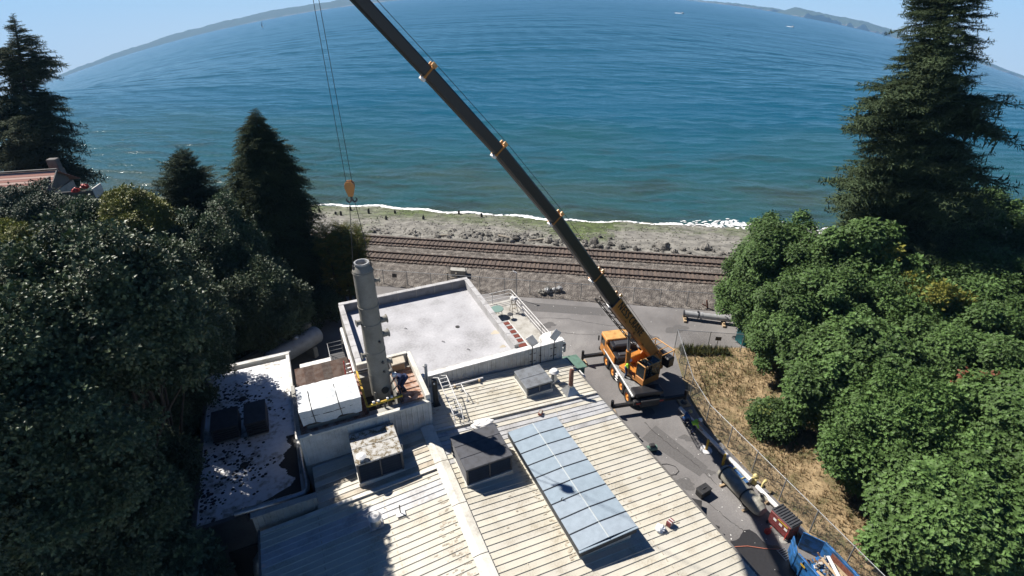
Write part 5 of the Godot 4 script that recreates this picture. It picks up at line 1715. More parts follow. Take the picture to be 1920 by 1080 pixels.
	for k in 520:
		var c := [[-5.3, -30.6], [-5.2, -24.6], [-6.4, -26.2], [-6.3, -31.6], [-4.3, -29.6], [-6.6, -23.2]][rng.randi() % 6] as Array
		var u := clampf(c[0] + rng.randfn() * 0.7, -7.2, -2.5)
		var w := clampf(c[1] + rng.randfn() * 0.8, -34.3, -21.7)
		var s := rnd(0.02, 0.11)
		xf.append(Transform3D(Basis(Vector3.UP, rnd(0, TAU)).scaled(Vector3(s, s * 0.6, s)), bw(u, 5.003, w)))
	tag(copies(self, "leaf_litter", mb.done(M.tar), xf, [], M.tar), "dark wet leaf litter lying on the white roof", "litter", "", "stuff")
	# lean-to with brown sheets
	t = thing("lean_to", "lean-to with a patched brown sheet roof between white roof and grey building", "lean-to", bw(-0.2, 0, -28.6), 24)
	bpart(t, "wall", Vector3(0, 2.9, 0), Vector3(3.3, 5.8, 5.4), M.darkwall)
	for k in 6: bpart(t, "roof_sheet", Vector3(-1.4 + k * 0.565, 5.9 + 0.006 * (k % 2), -0.05), Vector3(0.58, 0.04, 5.6), M.brownroof[[1, 0, 2, 3, 2, 0][k]], 0.008, Basis(Vector3.RIGHT, 0.01))
	t = thing("white_hatch_box", "small box with a flat white lid behind the brown lean-to roof", "box", bw(-0.55, 0, -32.7), 24)
	bpart(t, "body", Vector3(0, 2.4, 0), Vector3(2.0, 4.8, 1.3), M.darkwall)
	bpart(t, "lid", Vector3(0, 4.85, 0), Vector3(2.1, 0.1, 1.4), M.white, 0.02)
	t = thing("stair_landing", "dark steel landing with thin rails at the grey building's left wall", "landing", bw(1.0, 0, -33.6), 24)
	bpart(t, "platform", Vector3(0, 4.1, 0), Vector3(1.1, 0.1, 2.4), M.steel)
	for a: Array in [[-0.5, -1.15], [-0.5, 1.15], [0.5, -1.15]]:
		mb = MB.new()
		mb.tube([Vector3(a[0], 0, a[1]), Vector3(a[0], 5.2, a[1])], 0.03, 5)
		put(t, "post", mb, M.wire)
	for y: float in [4.5, 4.85, 5.2]:
		mb = MB.new()
		mb.tube([Vector3(0.5, y, -1.15), Vector3(-0.5, y, -1.15), Vector3(-0.5, y, 1.15)], 0.022, 5)
		put(t, "rail", mb, M.wire)
	# tank
	t = thing("propane_tank", "grey horizontal tank with rounded ends in the shade behind the white roof", "tank", Vector3(-18.4, 0, -36.3), 57)
	mb = MB.new()
	var prof := []
	for i in 7: prof.append(Vector2(sin(i * PI / 12) * 0.8, -2.2 - cos(i * PI / 12) * 0.5))
	for i in 7: prof.append(Vector2(cos(i * PI / 12) * 0.8, 2.2 + sin(i * PI / 12) * 0.5))
	mb.lathe(prof, 24, Transform3D(Basis(Vector3.BACK, PI / 2), Vector3(0, 1.7, 0)))
	put(t, "shell", mb, M.tank)
	for x: float in [-1.5, 1.5]: bpart(t, "saddle", Vector3(x, 0.5, 0), Vector3(0.4, 1.0, 1.3), M.greywall, 0.02)
	mb = MB.new()
	mb.lathe([Vector2(0.26, 2.42), Vector2(0.26, 2.62), Vector2(0.2, 2.7), Vector2(0, 2.72)], 14, Transform3D(Basis(), Vector3(0.3, 0, 0)))
	put(t, "valve_dome", mb, M.galv)
	t = thing("concrete_kerb", "long low concrete wall in the shade behind the grey tank", "wall", Vector3(-20.6, 0, -37.4), 57)
	bpart(t, "wall_block", Vector3(0, 0.7, 0), Vector3(7.5, 1.4, 0.4), M.greywall, 0.03)
	bpart(t, "cap", Vector3(0, 1.44, 0), Vector3(7.6, 0.08, 0.5), M.greywall, 0.02)
	t = thing("rail_fence", "old post and rail fence in the shade between tank and tracks", "fence", Vector3(-22.6, 0, -44.6), 24)
	for k in 6:
		bpart(t, "post", Vector3(-5.0 + k * 2, 0.7, 0), Vector3(0.12, 1.4, 0.12), M.woodgrey, 0.01)
	for y: float in [0.55, 1.15]: bpart(t, "rail", Vector3(0, y, 0.08), Vector3(10.4, 0.09, 0.04), M.woodgrey)

func house():
	var t := thing("house", "house with a red ribbed roof half hidden at the left edge", "house", Vector3(-52.0, 5.6, -52.5), 14)
	bpart(t, "wall", Vector3(0, 1.2, 0), Vector3(9.0, 5.9, 6.0), M.greywall)
	var tilt := Basis(Vector3.RIGHT, 0.5)
	for k in 13:
		var y := 4.1 + k * 0.155
		var z := 3.6 - k * 0.285
		bpart(t, "roof_course", Vector3(0, y, z), Vector3(9.8, 0.06, 0.3), M.tilelight if k % 2 == 0 else M.tile, 0.01, tilt)
	for k in 13:
		bpart(t, "roof_course", Vector3(0, 4.1 + k * 0.155, -3.6 + k * 0.285), Vector3(9.8, 0.06, 0.3), M.tilelight if k % 2 == 0 else M.tile, 0.01, Basis(Vector3.RIGHT, -0.5))
	bpart(t, "ridge_tile", Vector3(0, 6.2, 0), Vector3(9.9, 0.12, 0.25), M.darkwall, 0.03)
	bpart(t, "bargeboard", Vector3(4.95, 5.12, 1.85), Vector3(0.1, 0.16, 4.3), M.darkwall, 0.0, tilt)
	bpart(t, "gable", Vector3(4.4, 5.0, 0), Vector3(0.2, 1.4, 4.6), M.darkwall)
	bpart(t, "chimney", Vector3(4.1, 6.0, -1.6), Vector3(0.9, 1.8, 0.8), M.darkwall, 0.05)
	t = thing("balcony", "dark balcony with red flowers projecting towards the water", "balcony", Vector3(-43.4, 4.5, -50.2), 12)
	bpart(t, "floor", Vector3(0, 5.4, 0), Vector3(4.2, 0.2, 1.8), M.darkwall)
	bpart(t, "front_board", Vector3(0, 5.9, 0.9), Vector3(4.2, 0.9, 0.1), M.darkwall)
	bpart(t, "end_board", Vector3(2.1, 6.0, 0), Vector3(0.1, 1.0, 1.8), M.whitewall)
	for x: float in [-1.8, 1.7]: bpart(t, "post", Vector3(x, 2.6, 0), Vector3(0.16, 5.4, 0.16), M.darkwall)
	for x: float in [0.7, 1.6]: lump(t, "red_flowers", Vector3(0.7, 0.5, 0.5), 91 + int(x), M.red).position = Vector3(x, 6.25 + (x - 0.7) * 0.35, 0.9)
	t = thing("potted_plant", "small dark plant in a white pot on the balcony's end", "plant", Vector3(-41.6, 10.0, -50.5))
	var mb := MB.new()
	mb.lathe([Vector2(0, 0), Vector2(0.14, 0), Vector2(0.2, 0.32), Vector2(0.16, 0.32), Vector2(0, 0.28)], 12)
	put(t, "pot", mb, M.white)
	lump(t, "foliage", Vector3(0.55, 0.55, 0.55), 95, M.green).position = Vector3(0, 0.3, 0)
	bpart(t, "shelf", Vector3(0, -0.06, 0), Vector3(0.6, 0.1, 0.4), M.darkwall)

# ------------------------------------------------------------------ crane
func crane():
	var t := thing("mobile_crane", "orange four-axle mobile crane with its long black boom raised over the roofs", "crane", Vector3(9.6, 0, -34.0), 11.6)
	var inv := t.transform.affine_inverse()
	# carrier
	bpart(t, "chassis", Vector3(0, 0.95, 0.2), Vector3(1.5, 0.6, 7.4), M.chassis, 0.05)
	bpart(t, "deck", Vector3(0, 1.36, 0.9), Vector3(2.44, 0.12, 5.0), M.deck, 0.03)
	for sg: float in [-1.0, 1.0]:
		bpart(t, "side_skirt", Vector3(sg * 1.19, 1.32, 0.2), Vector3(0.1, 0.2, 6.2), M.white if sg < 0 else M.deck, 0.03)
		bpart(t, "tool_box", Vector3(sg * 1.0, 0.85, 0.22), Vector3(0.4, 0.5, 0.5), M.deck, 0.03)
		for k in 3: bpart(t, "step", Vector3(sg * 1.24, 0.5 + k * 0.25, 0.22), Vector3(0.08, 0.04, 0.42), M.white)
	for z: float in [-2.15, -0.7, 1.15, 2.45]:
		for sg: float in [-1.0, 1.0]:
			var w := Node3D.new()
			w.name = "wheel"
			t.add_child(w, true)
			w.position = Vector3(sg * 1.05, 0.62, z)
			var X := Transform3D(Basis(Vector3.BACK, -sg * PI / 2), Vector3.ZERO)
			var mb := MB.new()
			mb.lathe([Vector2(0.34, -0.2), Vector2(0.56, -0.2), Vector2(0.62, -0.13), Vector2(0.62, 0.13), Vector2(0.56, 0.2), Vector2(0.34, 0.2), Vector2(0.34, -0.2)], 26, X)
			put(w, "tyre", mb, M.tyre)
			mb = MB.new()
			mb.lathe([Vector2(0.35, -0.15), Vector2(0.35, 0.17), Vector2(0.3, 0.17), Vector2(0.27, 0.08), Vector2(0.16, 0.1), Vector2(0.13, 0.2), Vector2(0, 0.21)], 22, X)
			put(w, "rim", mb, M.rim)
	for z: float in [-1.43, 1.8]:
		for sg: float in [-1.0, 1.0]: bpart(t, "mudguard", Vector3(sg * 1.0, 1.27, z), Vector3(0.5, 0.05, 2.7), M.chassis, 0.02)
	# driver's cab
	var cab := bpart(t, "cab", Vector3(0, 1.62, -3.1), Vector3(2.46, 1.75, 1.35), M.orange, 0.09)
	bpart(cab, "roof", Vector3(0, 2.53, -3.1), Vector3(2.4, 0.1, 1.3), M.orangepale, 0.045)
	bpart(cab, "windscreen", Vector3(0, 1.98, -3.785), Vector3(2.15, 0.75, 0.02), M.glass)
	for sg: float in [-1.0, 1.0]:
		bpart(cab, "side_window", Vector3(sg * 1.236, 1.98, -3.2), Vector3(0.02, 0.66, 0.85), M.glass)
		bpart(cab, "mirror", Vector3(sg * 1.42, 1.95, -3.72), Vector3(0.1, 0.5, 0.16), M.black, 0.03)
		bpart(cab, "headlamp", Vector3(sg * 0.9, 1.0, -3.79), Vector3(0.3, 0.16, 0.03), M.white, 0.01)
	bpart(t, "bumper", Vector3(0, 0.72, -3.86), Vector3(2.46, 0.36, 0.3), M.chassis, 0.06)
	bpart(t, "engine_cover", Vector3(0.05, 2.02, -1.95), Vector3(2.1, 0.95, 0.85), M.hood, 0.07)
	bpart(t, "engine_deck", Vector3(0.05, 1.72, -1.05), Vector3(2.1, 0.6, 1.0), M.hood, 0.06)
	bpart(t, "air_grille", Vector3(0.05, 2.51, -1.95), Vector3(1.5, 0.05, 0.5), M.steel, 0.01)
	bpart(t, "exhaust_box", Vector3(-0.3, 2.06, -1.0), Vector3(0.8, 0.12, 0.36), M.steel, 0.03)
	for sg: float in [-1.0, 1.0]: bpart(t, "side_panel", Vector3(sg * 1.17, 1.75, -1.55), Vector3(0.1, 0.7, 1.85), M.orange, 0.03)
	bpart(t, "rear_box", Vector3(0, 1.55, 3.1), Vector3(2.3, 0.36, 0.9), M.hood, 0.05)
	bpart(t, "rear_beam", Vector3(0, 1.0, 3.62), Vector3(2.5, 0.4, 0.3), M.chassis, 0.04)
	for sg: float in [-1.0, 1.0]: bpart(t, "tail_lamp", Vector3(sg * 0.75, 1.0, 3.785), Vector3(0.7, 0.14, 0.03), M.red, 0.01)
	# outriggers
	for q: Array in [[-1.0, -2.93, 3.05], [1.0, -2.93, 3.05], [-1.0, 3.45, 2.85], [1.0, 3.45, 3.1]]:
		var x: float = q[0] * q[2]
		var b := bpart(t, "outrigger_beam", Vector3(q[0] * (q[2] + 0.9) / 2, 0.78, q[1]), Vector3(q[2] - 0.9, 0.26, 0.26), M.boom, 0.02)
		var mb := MB.new()
		mb.tube([Vector3(x, 0.5, q[1]), Vector3(x, 1.35, q[1])], 0.12, 10)
		put(b, "jack", mb, M.boom)
		mb = MB.new()
		mb.tube([Vector3(x, 0.2, q[1]), Vector3(x, 0.55, q[1])], 0.07, 10)
		put(b, "jack_rod", mb, M.galv)
		mb = MB.new()
		mb.lathe([Vector2(0, 0.14), Vector2(0.27, 0.14), Vector2(0.25, 0.2), Vector2(0.1, 0.24), Vector2(0, 0.24)], 14, Transform3D(Basis(), Vector3(x, 0, q[1])))
		put(b, "float", mb, M.steel)
	# superstructure, aligned with the boom
	var hd := Vector3(-0.8472, 0, 0.5313)
	var nn := Vector3(0.5313, 0, 0.8472)
	var Bs := Basis(nn, Vector3.UP, nn.cross(Vector3.UP))     # z points back along the boom's heading
	Bs = Basis(nn, Vector3.UP, -hd)
	var c := Vector3(10.05, 0, -33.45)
	var sup := func(called: String, p: Vector3, s: Vector3, m: Material, bev := 0.03) -> MeshInstance3D:
		var mb := MB.new()
		mb.T = inv
		mb.box(c + Bs * p, s, Bs, bev)
		return put(t, called, mb, m)
	var mb := MB.new()
	mb.T = inv
	mb.lathe([Vector2(0, 1.4), Vector2(0.85, 1.4), Vector2(0.85, 1.6), Vector2(0, 1.6)], 28, Transform3D(Basis(), c))
	put(t, "slew_ring", mb, M.steel)
	sup.call("turntable", Vector3(0, 1.75, 0.3), Vector3(1.9, 0.3, 3.0), M.orange)
	for sg: float in [-1.0, 1.0]:
		mb = MB.new()
		mb.T = inv
		mb.extrude(PackedVector2Array([Vector2(-1.0, 0), Vector2(1.75, 0), Vector2(1.95, 0.9), Vector2(1.55, 1.3), Vector2(1.15, 1.25), Vector2(0.4, 0.5)]), 0.08, Transform3D(Basis(hd * -1.0, Vector3.UP, nn), c + nn * sg * 0.55 + Vector3(0, 1.88, 0)))
		put(t, "boom_bracket", mb, M.orange)
	sup.call("counterweight", Vector3(0, 2.0, 2.45), Vector3(2.3, 0.95, 0.75), M.hood, 0.1)
	sup.call("winch_drum", Vector3(0, 2.75, 2.0), Vector3(0.7, 0.55, 0.55), M.steel, 0.12)
	for q: Array in [[-1.0, 3.05, 2.0, 0.07, 0.07, 1.5], [1.0, 3.05, 2.0, 0.07, 0.07, 1.5], [0.0, 3.05, 2.75, 2.0, 0.07, 0.07], [0.0, 3.05, 1.3, 2.0, 0.07, 0.07], [-1.0, 2.75, 2.75, 0.07, 0.6, 0.07], [1.0, 2.75, 2.75, 0.07, 0.6, 0.07], [-1.0, 2.6, 1.3, 0.07, 0.85, 0.07], [1.0, 2.6, 1.3, 0.07, 0.85, 0.07], [-0.3, 3.05, 2.0, 0.05, 0.05, 1.5], [0.35, 3.05, 2.0, 0.05, 0.05, 1.5]]:
		sup.call("guard_rail", Vector3(q[0], q[1], q[2]), Vector3(q[3], q[4], q[5]), M.orangepale, 0.01)
	sup.call("machinery_cover", Vector3(-0.75, 2.25, 0.2), Vector3(0.5, 0.75, 1.5), M.orange, 0.05)
	# operator's cab: framed glass box on the near side
	var oc: MeshInstance3D = sup.call("operator_cab", Vector3(1.3, 1.92, -0.35), Vector3(0.95, 0.6, 1.7), M.orange, 0.06)
	for q: Array in [[0.87, -1.15], [1.73, -1.15], [0.87, 0.45], [1.73, 0.45]]:
		mb = MB.new()
		mb.T = inv
		mb.box(c + Bs * Vector3(q[0], 2.75, q[1]), Vector3(0.08, 1.25, 0.08), Bs, 0.02)
		put(oc, "pillar", mb, M.orange)
	for q: Array in [[1.3, -1.16, 0.86, 0.09], [1.3, 0.46, 0.86, 0.09], [0.87, -0.35, 0.09, 1.6], [1.73, -0.35, 0.09, 1.6], [1.3, -0.35, 0.86, 0.06]]:
		mb = MB.new()
		mb.T = inv
		mb.box(c + Bs * Vector3(q[0], 3.4, q[1]), Vector3(q[2], 0.08, q[3]), Bs, 0.02)
		put(oc, "roof_frame", mb, M.orangepale)
	for q: Array in [[1.3, 2.8, -1.15, 0.8, 1.1, 0.02], [0.88, 2.8, -0.35, 0.02, 1.1, 1.5], [1.74, 2.8, -0.35, 0.02, 1.1, 1.5], [1.3, 2.8, 0.45, 0.8, 1.1, 0.02], [1.3, 3.38, -0.35, 0.8, 0.02, 1.5]]:
		mb = MB.new()
		mb.T = inv
		mb.box(c + Bs * Vector3(q[0], q[1], q[2]), Vector3(q[3], q[4], q[5]), Bs)
		put(oc, "window", mb, M.glass)
	# boom: base section and five telescopes, bending a little under load
	var A := Vector3(11.3, 0, -34.1)
	var J := [[-0.35, 2.2], [5.1, 9.3], [6.9, 11.75], [10.45, 16.5], [14.2, 21.0], [17.75, 24.9], [21.9, 29.35]]
	var W := [0.78, 0.67, 0.61, 0.55, 0.49, 0.44]
	var pts := []
	for j: Array in J: pts.append(A + hd * j[0] + Vector3(0, j[1], 0))
	for k in 6:
		mb = MB.new()
		mb.T = inv
		var d: Vector3 = (pts[k + 1] - pts[k]).normalized()
		mb.bar(pts[k] - d * (0.0 if k == 0 else 0.6), pts[k + 1], W[k], W[k] * 1.22, W[k] * 0.16)
		var sec := put(t, "boom_section", mb, M.orange if k == 0 else M.boom)
		if k < 5 and k > 0 or k == 0:
			mb = MB.new()
			mb.T = inv
			mb.bar(pts[k + 1] - d * 0.1, pts[k + 1] + d * 0.01, W[k] + 0.06, W[k] * 1.22 + 0.06, W[k] * 0.16)
			put(sec, "collar", mb, M.orange if k > 0 else M.chassis)
			var top := d.cross(nn).normalized()
			if top.y < 0: top = -top
			for sg: float in [-1.0, 1.0]:
				mb = MB.new()
				mb.T = inv
				mb.box(pts[k + 1] - d * 0.06 + top * (W[k] * 0.61 + 0.1) + nn * sg * W[k] * 0.3, Vector3(0.12, 0.2, 0.26), Basis(nn, top, nn.cross(top)), 0.02)
				put(sec, "rope_guide", mb, M.orangepale)
			mb = MB.new()
			mb.T = inv
			mb.box(pts[k + 1] - d * 0.08 - top * (W[k] * 0.61 + 0.06), Vector3(W[k] * 0.6, 0.14, 0.22), Basis(nn, top, nn.cross(top)), 0.02)
			put(sec, "wear_pad", mb, M.white)
	# stowed jib lattice under the base section
	var d0: Vector3 = (pts[1] - pts[0]).normalized()
	var up0 := nn.cross(d0).normalized()
	if up0.y < 0: up0 = -up0
	var ja: Vector3 = pts[0] + d0 * 3.2 - up0 * 0.72
	var jb: Vector3 = pts[1] + d0 * 1.3 - up0 * 0.8
	for q: Array in [[0.0, 0.2], [-0.22, -0.1], [0.22, -0.1]]:
		mb = MB.new()
		mb.T = inv
		mb.tube([ja + nn * q[0] + up0 * q[1], jb + nn * q[0] + up0 * q[1]], 0.035, 6)
		put(t, "jib_chord", mb, M.boom)
	for k in 12:
		var p := ja.lerp(jb, k / 12.0)
		var e := ja.lerp(jb, (k + 1) / 12.0)
		mb = MB.new()
		mb.T = inv
		mb.tube([p + up0 * 0.2, e + nn * 0.22 - up0 * 0.1, e - nn * 0.22 - up0 * 0.1, p + up0 * 0.2], 0.022, 4)
		put(t, "jib_lacing", mb, M.boom if k % 3 else M.white)
	# luffing cylinder
	mb = MB.new()
	mb.T = inv
	var ca := c + hd * 1.15 + Vector3(0, 1.95, 0)
	var cb: Vector3 = pts[0].lerp(pts[1], 0.55) - up0 * 0.5
	mb.tube([ca, ca.lerp(cb, 0.55)], 0.2, 14)
	put(t, "luffing_cylinder", mb, M.orange)
	mb = MB.new()
	mb.T = inv
	mb.tube([ca.lerp(cb, 0.5), cb], 0.13, 12)
	put(t, "cylinder_rod", mb, M.galv)
	# side equipment on the base section
	for q: Array in [[0.35, 0.16], [0.55, 0.2], [0.74, 0.14]]:
		mb = MB.new()
		mb.T = inv
		mb.box(pts[0].lerp(pts[1], q[0]) + nn * 0.46 - up0 * 0.38, Vector3(0.14, q[1], 0.4), Basis(nn, up0, nn.cross(up0)), 0.02)
		put(t, "bracket", mb, M.orange)
	# sheave head and ropes
	var tip: Vector3 = pts[6]
	mb = MB.new()
	mb.T = inv
	mb.box(tip + hd * 0.1, Vector3(0.46, 0.8, 0.6), Bs, 0.08)
	put(t, "boom_head", mb, M.orange)
	for sg: float in [-1.0, 1.0]:
		mb = MB.new()
		mb.T = inv
		mb.tube([tip + hd * 0.1 + Vector3(sg * 0.1, -0.3, 0), Vector3(-7.17 + sg * 0.13, 20.6, -22.5)], 0.012, 5)
		put(t, "hoist_rope", mb, M.rope)
	mb = MB.new()
	mb.T = inv
	var rp := [c + Bs * Vector3(0, 3.0, 2.0)]
	for k in range(1, 7): rp.append(pts[k] + up0 * (0.78 - k * 0.05))
	mb.tube(rp, 0.014, 4)
	put(t, "winch_rope", mb, M.rope)
	# lettering along the base section
	var tm := TextMesh.new()
	var sf := SystemFont.new()
	sf.font_names = PackedStringArray(["Droid Sans"])
	sf.font_weight = 700
	tm.font = sf
	tm.text = "NESS CRANE"
	tm.font_size = 64
	tm.pixel_size = 0.0118
	tm.depth = 0.02
	tm.material = M.letter
	var o := MeshInstance3D.new()
	o.name = "lettering"
	o.mesh = tm
	t.add_child(o)
	o.transform = inv * Transform3D(Basis(-d0, up0, (-d0).cross(up0)), pts[0].lerp(pts[1], 0.71) + nn * (0.39 + 0.012) + up0 * 0.1)
	# timber under the floats
	for q: Array in [[-1.0, -2.93, 3.05, "timber pad under the crane's front outrigger beside the green hood"], [1.0, -2.93, 3.05, "timber pad under the crane's far front outrigger"], [-1.0, 3.45, 2.85, "timber pad under the crane's rear outrigger next to the eave"], [1.0, 3.45, 3.1, "timber pad under the crane's rear outrigger next to the wire fence"]]:
		var p := t.transform * Vector3(q[0] * q[2], 0, q[1])
		var pad := thing("outrigger_pad", q[3], "timber pad", p, 11.6, "timber pads under the crane's outriggers")
		for k in 3: bpart(pad, "timber", Vector3(-0.28 + k * 0.28, 0.075, 0), Vector3(0.26, 0.13, 0.85), M.wood, 0.015)
	# hook block
	t = thing("hook_block", "orange crane hook block hanging above the stack", "hook", Vector3(-7.17, 19.7, -22.5), 10)
	t.scale = Vector3.ONE * 0.85
	for sg: float in [-1.0, 1.0]:
		mb = MB.new()
		mb.extrude(PackedVector2Array([Vector2(-0.12, 0.35), Vector2(0.12, 0.35), Vector2(0.25, 0.8), Vector2(0.24, 1.0), Vector2(0.12, 1.14), Vector2(-0.12, 1.14), Vector2(-0.24, 1.0), Vector2(-0.25, 0.8)]), 0.06, Transform3D(Basis(), Vector3(0, 0, sg * 0.14)))
		put(t, "cheek_plate", mb, M.orange)
	for z: float in [-0.05, 0.05]:
		mb = MB.new()
		mb.lathe([Vector2(0, -0.035), Vector2(0.24, -0.035), Vector2(0.2, 0.0), Vector2(0.24, 0.035), Vector2(0, 0.035)], 18, Transform3D(Basis(Vector3.RIGHT, PI / 2), Vector3(0, 0.9, z)))
		put(t, "sheave", mb, M.steel)
	for sg: float in [-1.0, 1.0]:
		mb = MB.new()
		var hp := [Vector3(0, 0.4, 0), Vector3(0, 0.2, 0)]
		for k in 8:
			var a := -PI / 2 - 0.4 + k * 0.42
			hp.append(Vector3(sg * (0.13 + cos(a) * 0.13), 0.14 + sin(a) * 0.13, 0))
		mb.tube(hp, [0.06, 0.06, 0.05, 0.05, 0.055, 0.05, 0.045, 0.04, 0.03, 0.015], 7)
		put(t, "hook", mb, M.steel)
	for sg: float in [-1.0, 1.0]:
		t = thing("lifting_sling", "lifting sling from the hook to the stack's %s lug" % ("left" if sg < 0 else "right"), "sling", Vector3(-7.17, 16.4, -22.5), 24)
		mb = MB.new()
		mb.tube([Vector3(sg * 0.42, 0.1, 0), Vector3(sg * 0.12, 3.25, 0)], 0.016, 5)
		put(t, "cable", mb, M.rope)
		mb = MB.new()
		mb.tube([Vector3(sg * 0.42, 0.02, 0), Vector3(sg * 0.42, 0.2, 0)], 0.04, 6)
		put(t, "shackle", mb, M.steel)

# ------------------------------------------------------------------ yard
func chain_fence(label: String, pts: Array, h: float, gap: float, poleless := false):
	var t := thing("wire_fence", label, "fence", pts[0])
	var o: Vector3 = pts[0]
	var mesh := MB.new(o)
	for k in pts.size() - 1:
		var a: Vector3 = pts[k]
		var b: Vector3 = pts[k + 1]
		var L := a.distance_to(b)
		var d := (b - a) / L
		var n := maxi(1, int(round(L / gap)))
		for i in n + (1 if k == pts.size() - 2 else 0):
			var mb := MB.new(o)
			var p := a + d * (L * i / n)
			mb.tube([p, p + Vector3(0, h + 0.06, 0)], 0.038, 7)
			put(t, "post", mb, M.wire)
		var rail := MB.new(o)
		rail.tube([a + Vector3(0, h, 0), b + Vector3(0, h, 0)], 0.026, 6)
		put(t, "top_rail", rail, M.wire)
		# woven wire: two families of slanting strands
		var s := 0.11
		var i := -h
		while i < L:
			for sg: float in [1.0, -1.0]:
				var x0 := maxf(i, 0.0)
				var x1 := minf(i + h, L)
				if x1 - x0 < 0.05: continue
				var y0 := x0 - i
				var y1 := x1 - i
				if sg < 0:
					y0 = h - y0
					y1 = h - y1
				var p := a + d * x0 + Vector3(0, y0, 0)
				var q := a + d * x1 + Vector3(0, y1, 0)
				var w := Vector3(0, 0.0042, 0)
				mesh.quad(p - w, q - w, q + w, p + w)
			i += s
	put(t, "woven_wire", mesh, M.wire)
	return t

func yard():
	chain_fence("wire mesh fence along the foot of the railway ballast", [tw(-24, 0.05, 5.25), tw(24, 0.05, 5.15)], 1.65, 2.6)
	chain_fence("wire mesh fence round the dry grass bank beside the crane", [Vector3(20.2, 0.02, -37.9), Vector3(14.6, 0.02, -38.6), Vector3(14.0, 0.02, -32.0), Vector3(14.3, 0.02, -29.0), Vector3(20.1, 0.02, -13.4)], 1.9, 2.45)
	var mb := MB.new()
	# fence extras
	var t := thing("notice_board", "small grey notice board tied to the ballast fence left of the flat roof", "sign", tw(-12.0, 1.0, 5.32), -8.5)
	bpart(t, "board", Vector3(0, 0.2, 0), Vector3(0.5, 0.45, 0.03), M.steel)
	for x: float in [-0.2, 0.2]: bpart(t, "tie_wire", Vector3(x, 0.2, -0.03), Vector3(0.02, 0.05, 0.05), M.wire)
	t = thing("notice_board", "dark notice board hung on the rear fence beside the turquoise toilet", "sign", Vector3(18.1, 1.15, -38.08), -7)
	bpart(t, "board", Vector3(0, 0.2, 0), Vector3(0.5, 0.36, 0.03), M.steel)
	bpart(t, "post", Vector3(0, -0.5, -0.03), Vector3(0.06, 1.3, 0.04), M.wire)
	t = thing("relay_cabinet", "low grey trackside platform with rails near the flat roof's far corner", "cabinet", tw(-5.6, 0.4, 2.6), -8.5)
	bpart(t, "box", Vector3(0, 0.3, 0), Vector3(1.7, 0.6, 0.6), M.greywall, 0.03)
	bpart(t, "lid", Vector3(0, 0.63, 0), Vector3(1.85, 0.06, 0.75), M.greywall, 0.02)
	for x: float in [-0.98, 0.98]: bpart(t, "rail_post", Vector3(x * 0.9, 0.6, 0.35), Vector3(0.05, 1.2, 0.05), M.steel)
	t = thing("fence_gate_post", "pair of stout wooden posts in the ballast fence beyond the flat roof", "post", tw(-6.2, 0.02, 5.0), -8.5)
	for x: float in [0.0, 0.95]: bpart(t, "post", Vector3(x, 0.9, 0), Vector3(0.16, 1.9, 0.16), M.woodgrey, 0.02)
	bpart(t, "brace", Vector3(0.47, 1.2, 0), Vector3(0.95, 0.1, 0.06), M.woodgrey)
	t = thing("lamp_post", "thin white lamp post behind the terrace railing", "lamp post", Vector3(0.45, 0, -47.2))
	mb = MB.new()
	mb.tube([Vector3.ZERO, Vector3(0, 3.1, 0)], [0.05, 0.04], 7)
	put(t, "pole", mb, M.wire)
	bpart(t, "lamp_head", Vector3(-0.16, 3.15, 0), Vector3(0.44, 0.1, 0.16), M.white, 0.03, Basis(Vector3.BACK, -0.5))
	# rubble pile
	rng.seed = 81
	var rk := [rock_mesh(61, M.rock), rock_mesh(62, M.pipegrey)]
	for k in 16:
		var o := MeshInstance3D.new()
		o.name = numbered("rubble_stone")
		o.mesh = rk[k % 2]
		add_child(o)
		var s := rnd(0.35, 0.7)
		var layer := 0.0 if k < 11 else 0.28
		o.transform = Transform3D(Basis.from_euler(Vector3(rnd(-0.4, 0.4), rnd(0, TAU), 0)).scaled(Vector3(s, s, s)), Vector3(3.9 + rng.randfn() * 0.55, 0.22 + layer, -48.35 + rng.randfn() * 0.22))
		tag(o, "pale stone in the rubble heap behind the ballast fence", "stone", "heap of rubble stones at the fence")
	# grey pipe on timbers
	t = thing("steel_pipe", "long grey pipe with a flange joint lying on timbers near the tracks", "pipe", Vector3(18.8, 0.0, -43.0), -14)
	mb = MB.new()
	mb.tube([Vector3(-2.15, 0.55, 0), Vector3(2.3, 0.55, 0)], 0.3, 18)
	put(t, "barrel", mb, M.pipegrey)
	for q: Array in [[-0.78, 0.36, 0.05], [-0.5, 0.34, 0.08], [-2.12, 0.33, 0.05]]:
		mb = MB.new()
		mb.tube([Vector3(q[0] - q[2], 0.55, 0), Vector3(q[0] + q[2], 0.55, 0)], q[1], 18)
		put(t, "flange", mb, M.pipegrey if q[0] > -0.7 else M.steel)
	mb = MB.new()
	mb.tube([Vector3(-0.85, 0.8, 0), Vector3(-0.85, 1.0, 0)], 0.09, 9)
	put(t, "nozzle", mb, M.steel)
	for x: float in [-2.0, 1.55]:
		var q := t.transform * Vector3(x, 0, 0.1)
		var b := thing("timber_block", "timber block under the %s end of the long grey pipe" % ("left" if x < 0 else "right"), "timber", q, -10)
		bpart(b, "bearer", Vector3(0, 0.11, 0.15), Vector3(0.26, 0.2, 1.2), M.wood, 0.02)
		for s: float in [-0.45, 0.4]: bpart(b, "wedge", Vector3(0, 0.29, s), Vector3(0.2, 0.16, 0.16), M.wood, 0.02)
	t = thing("portable_toilet", "turquoise portable toilet half hidden by the maple", "toilet", Vector3(21.1, 0, -39.5), 20)
	bpart(t, "cabin", Vector3(0, 1.05, 0), Vector3(1.05, 2.1, 1.05), M.teal, 0.05)
	bpart(t, "door", Vector3(0, 1.0, 0.54), Vector3(0.7, 1.8, 0.03), M.teal, 0.02)
	mb = MB.new()
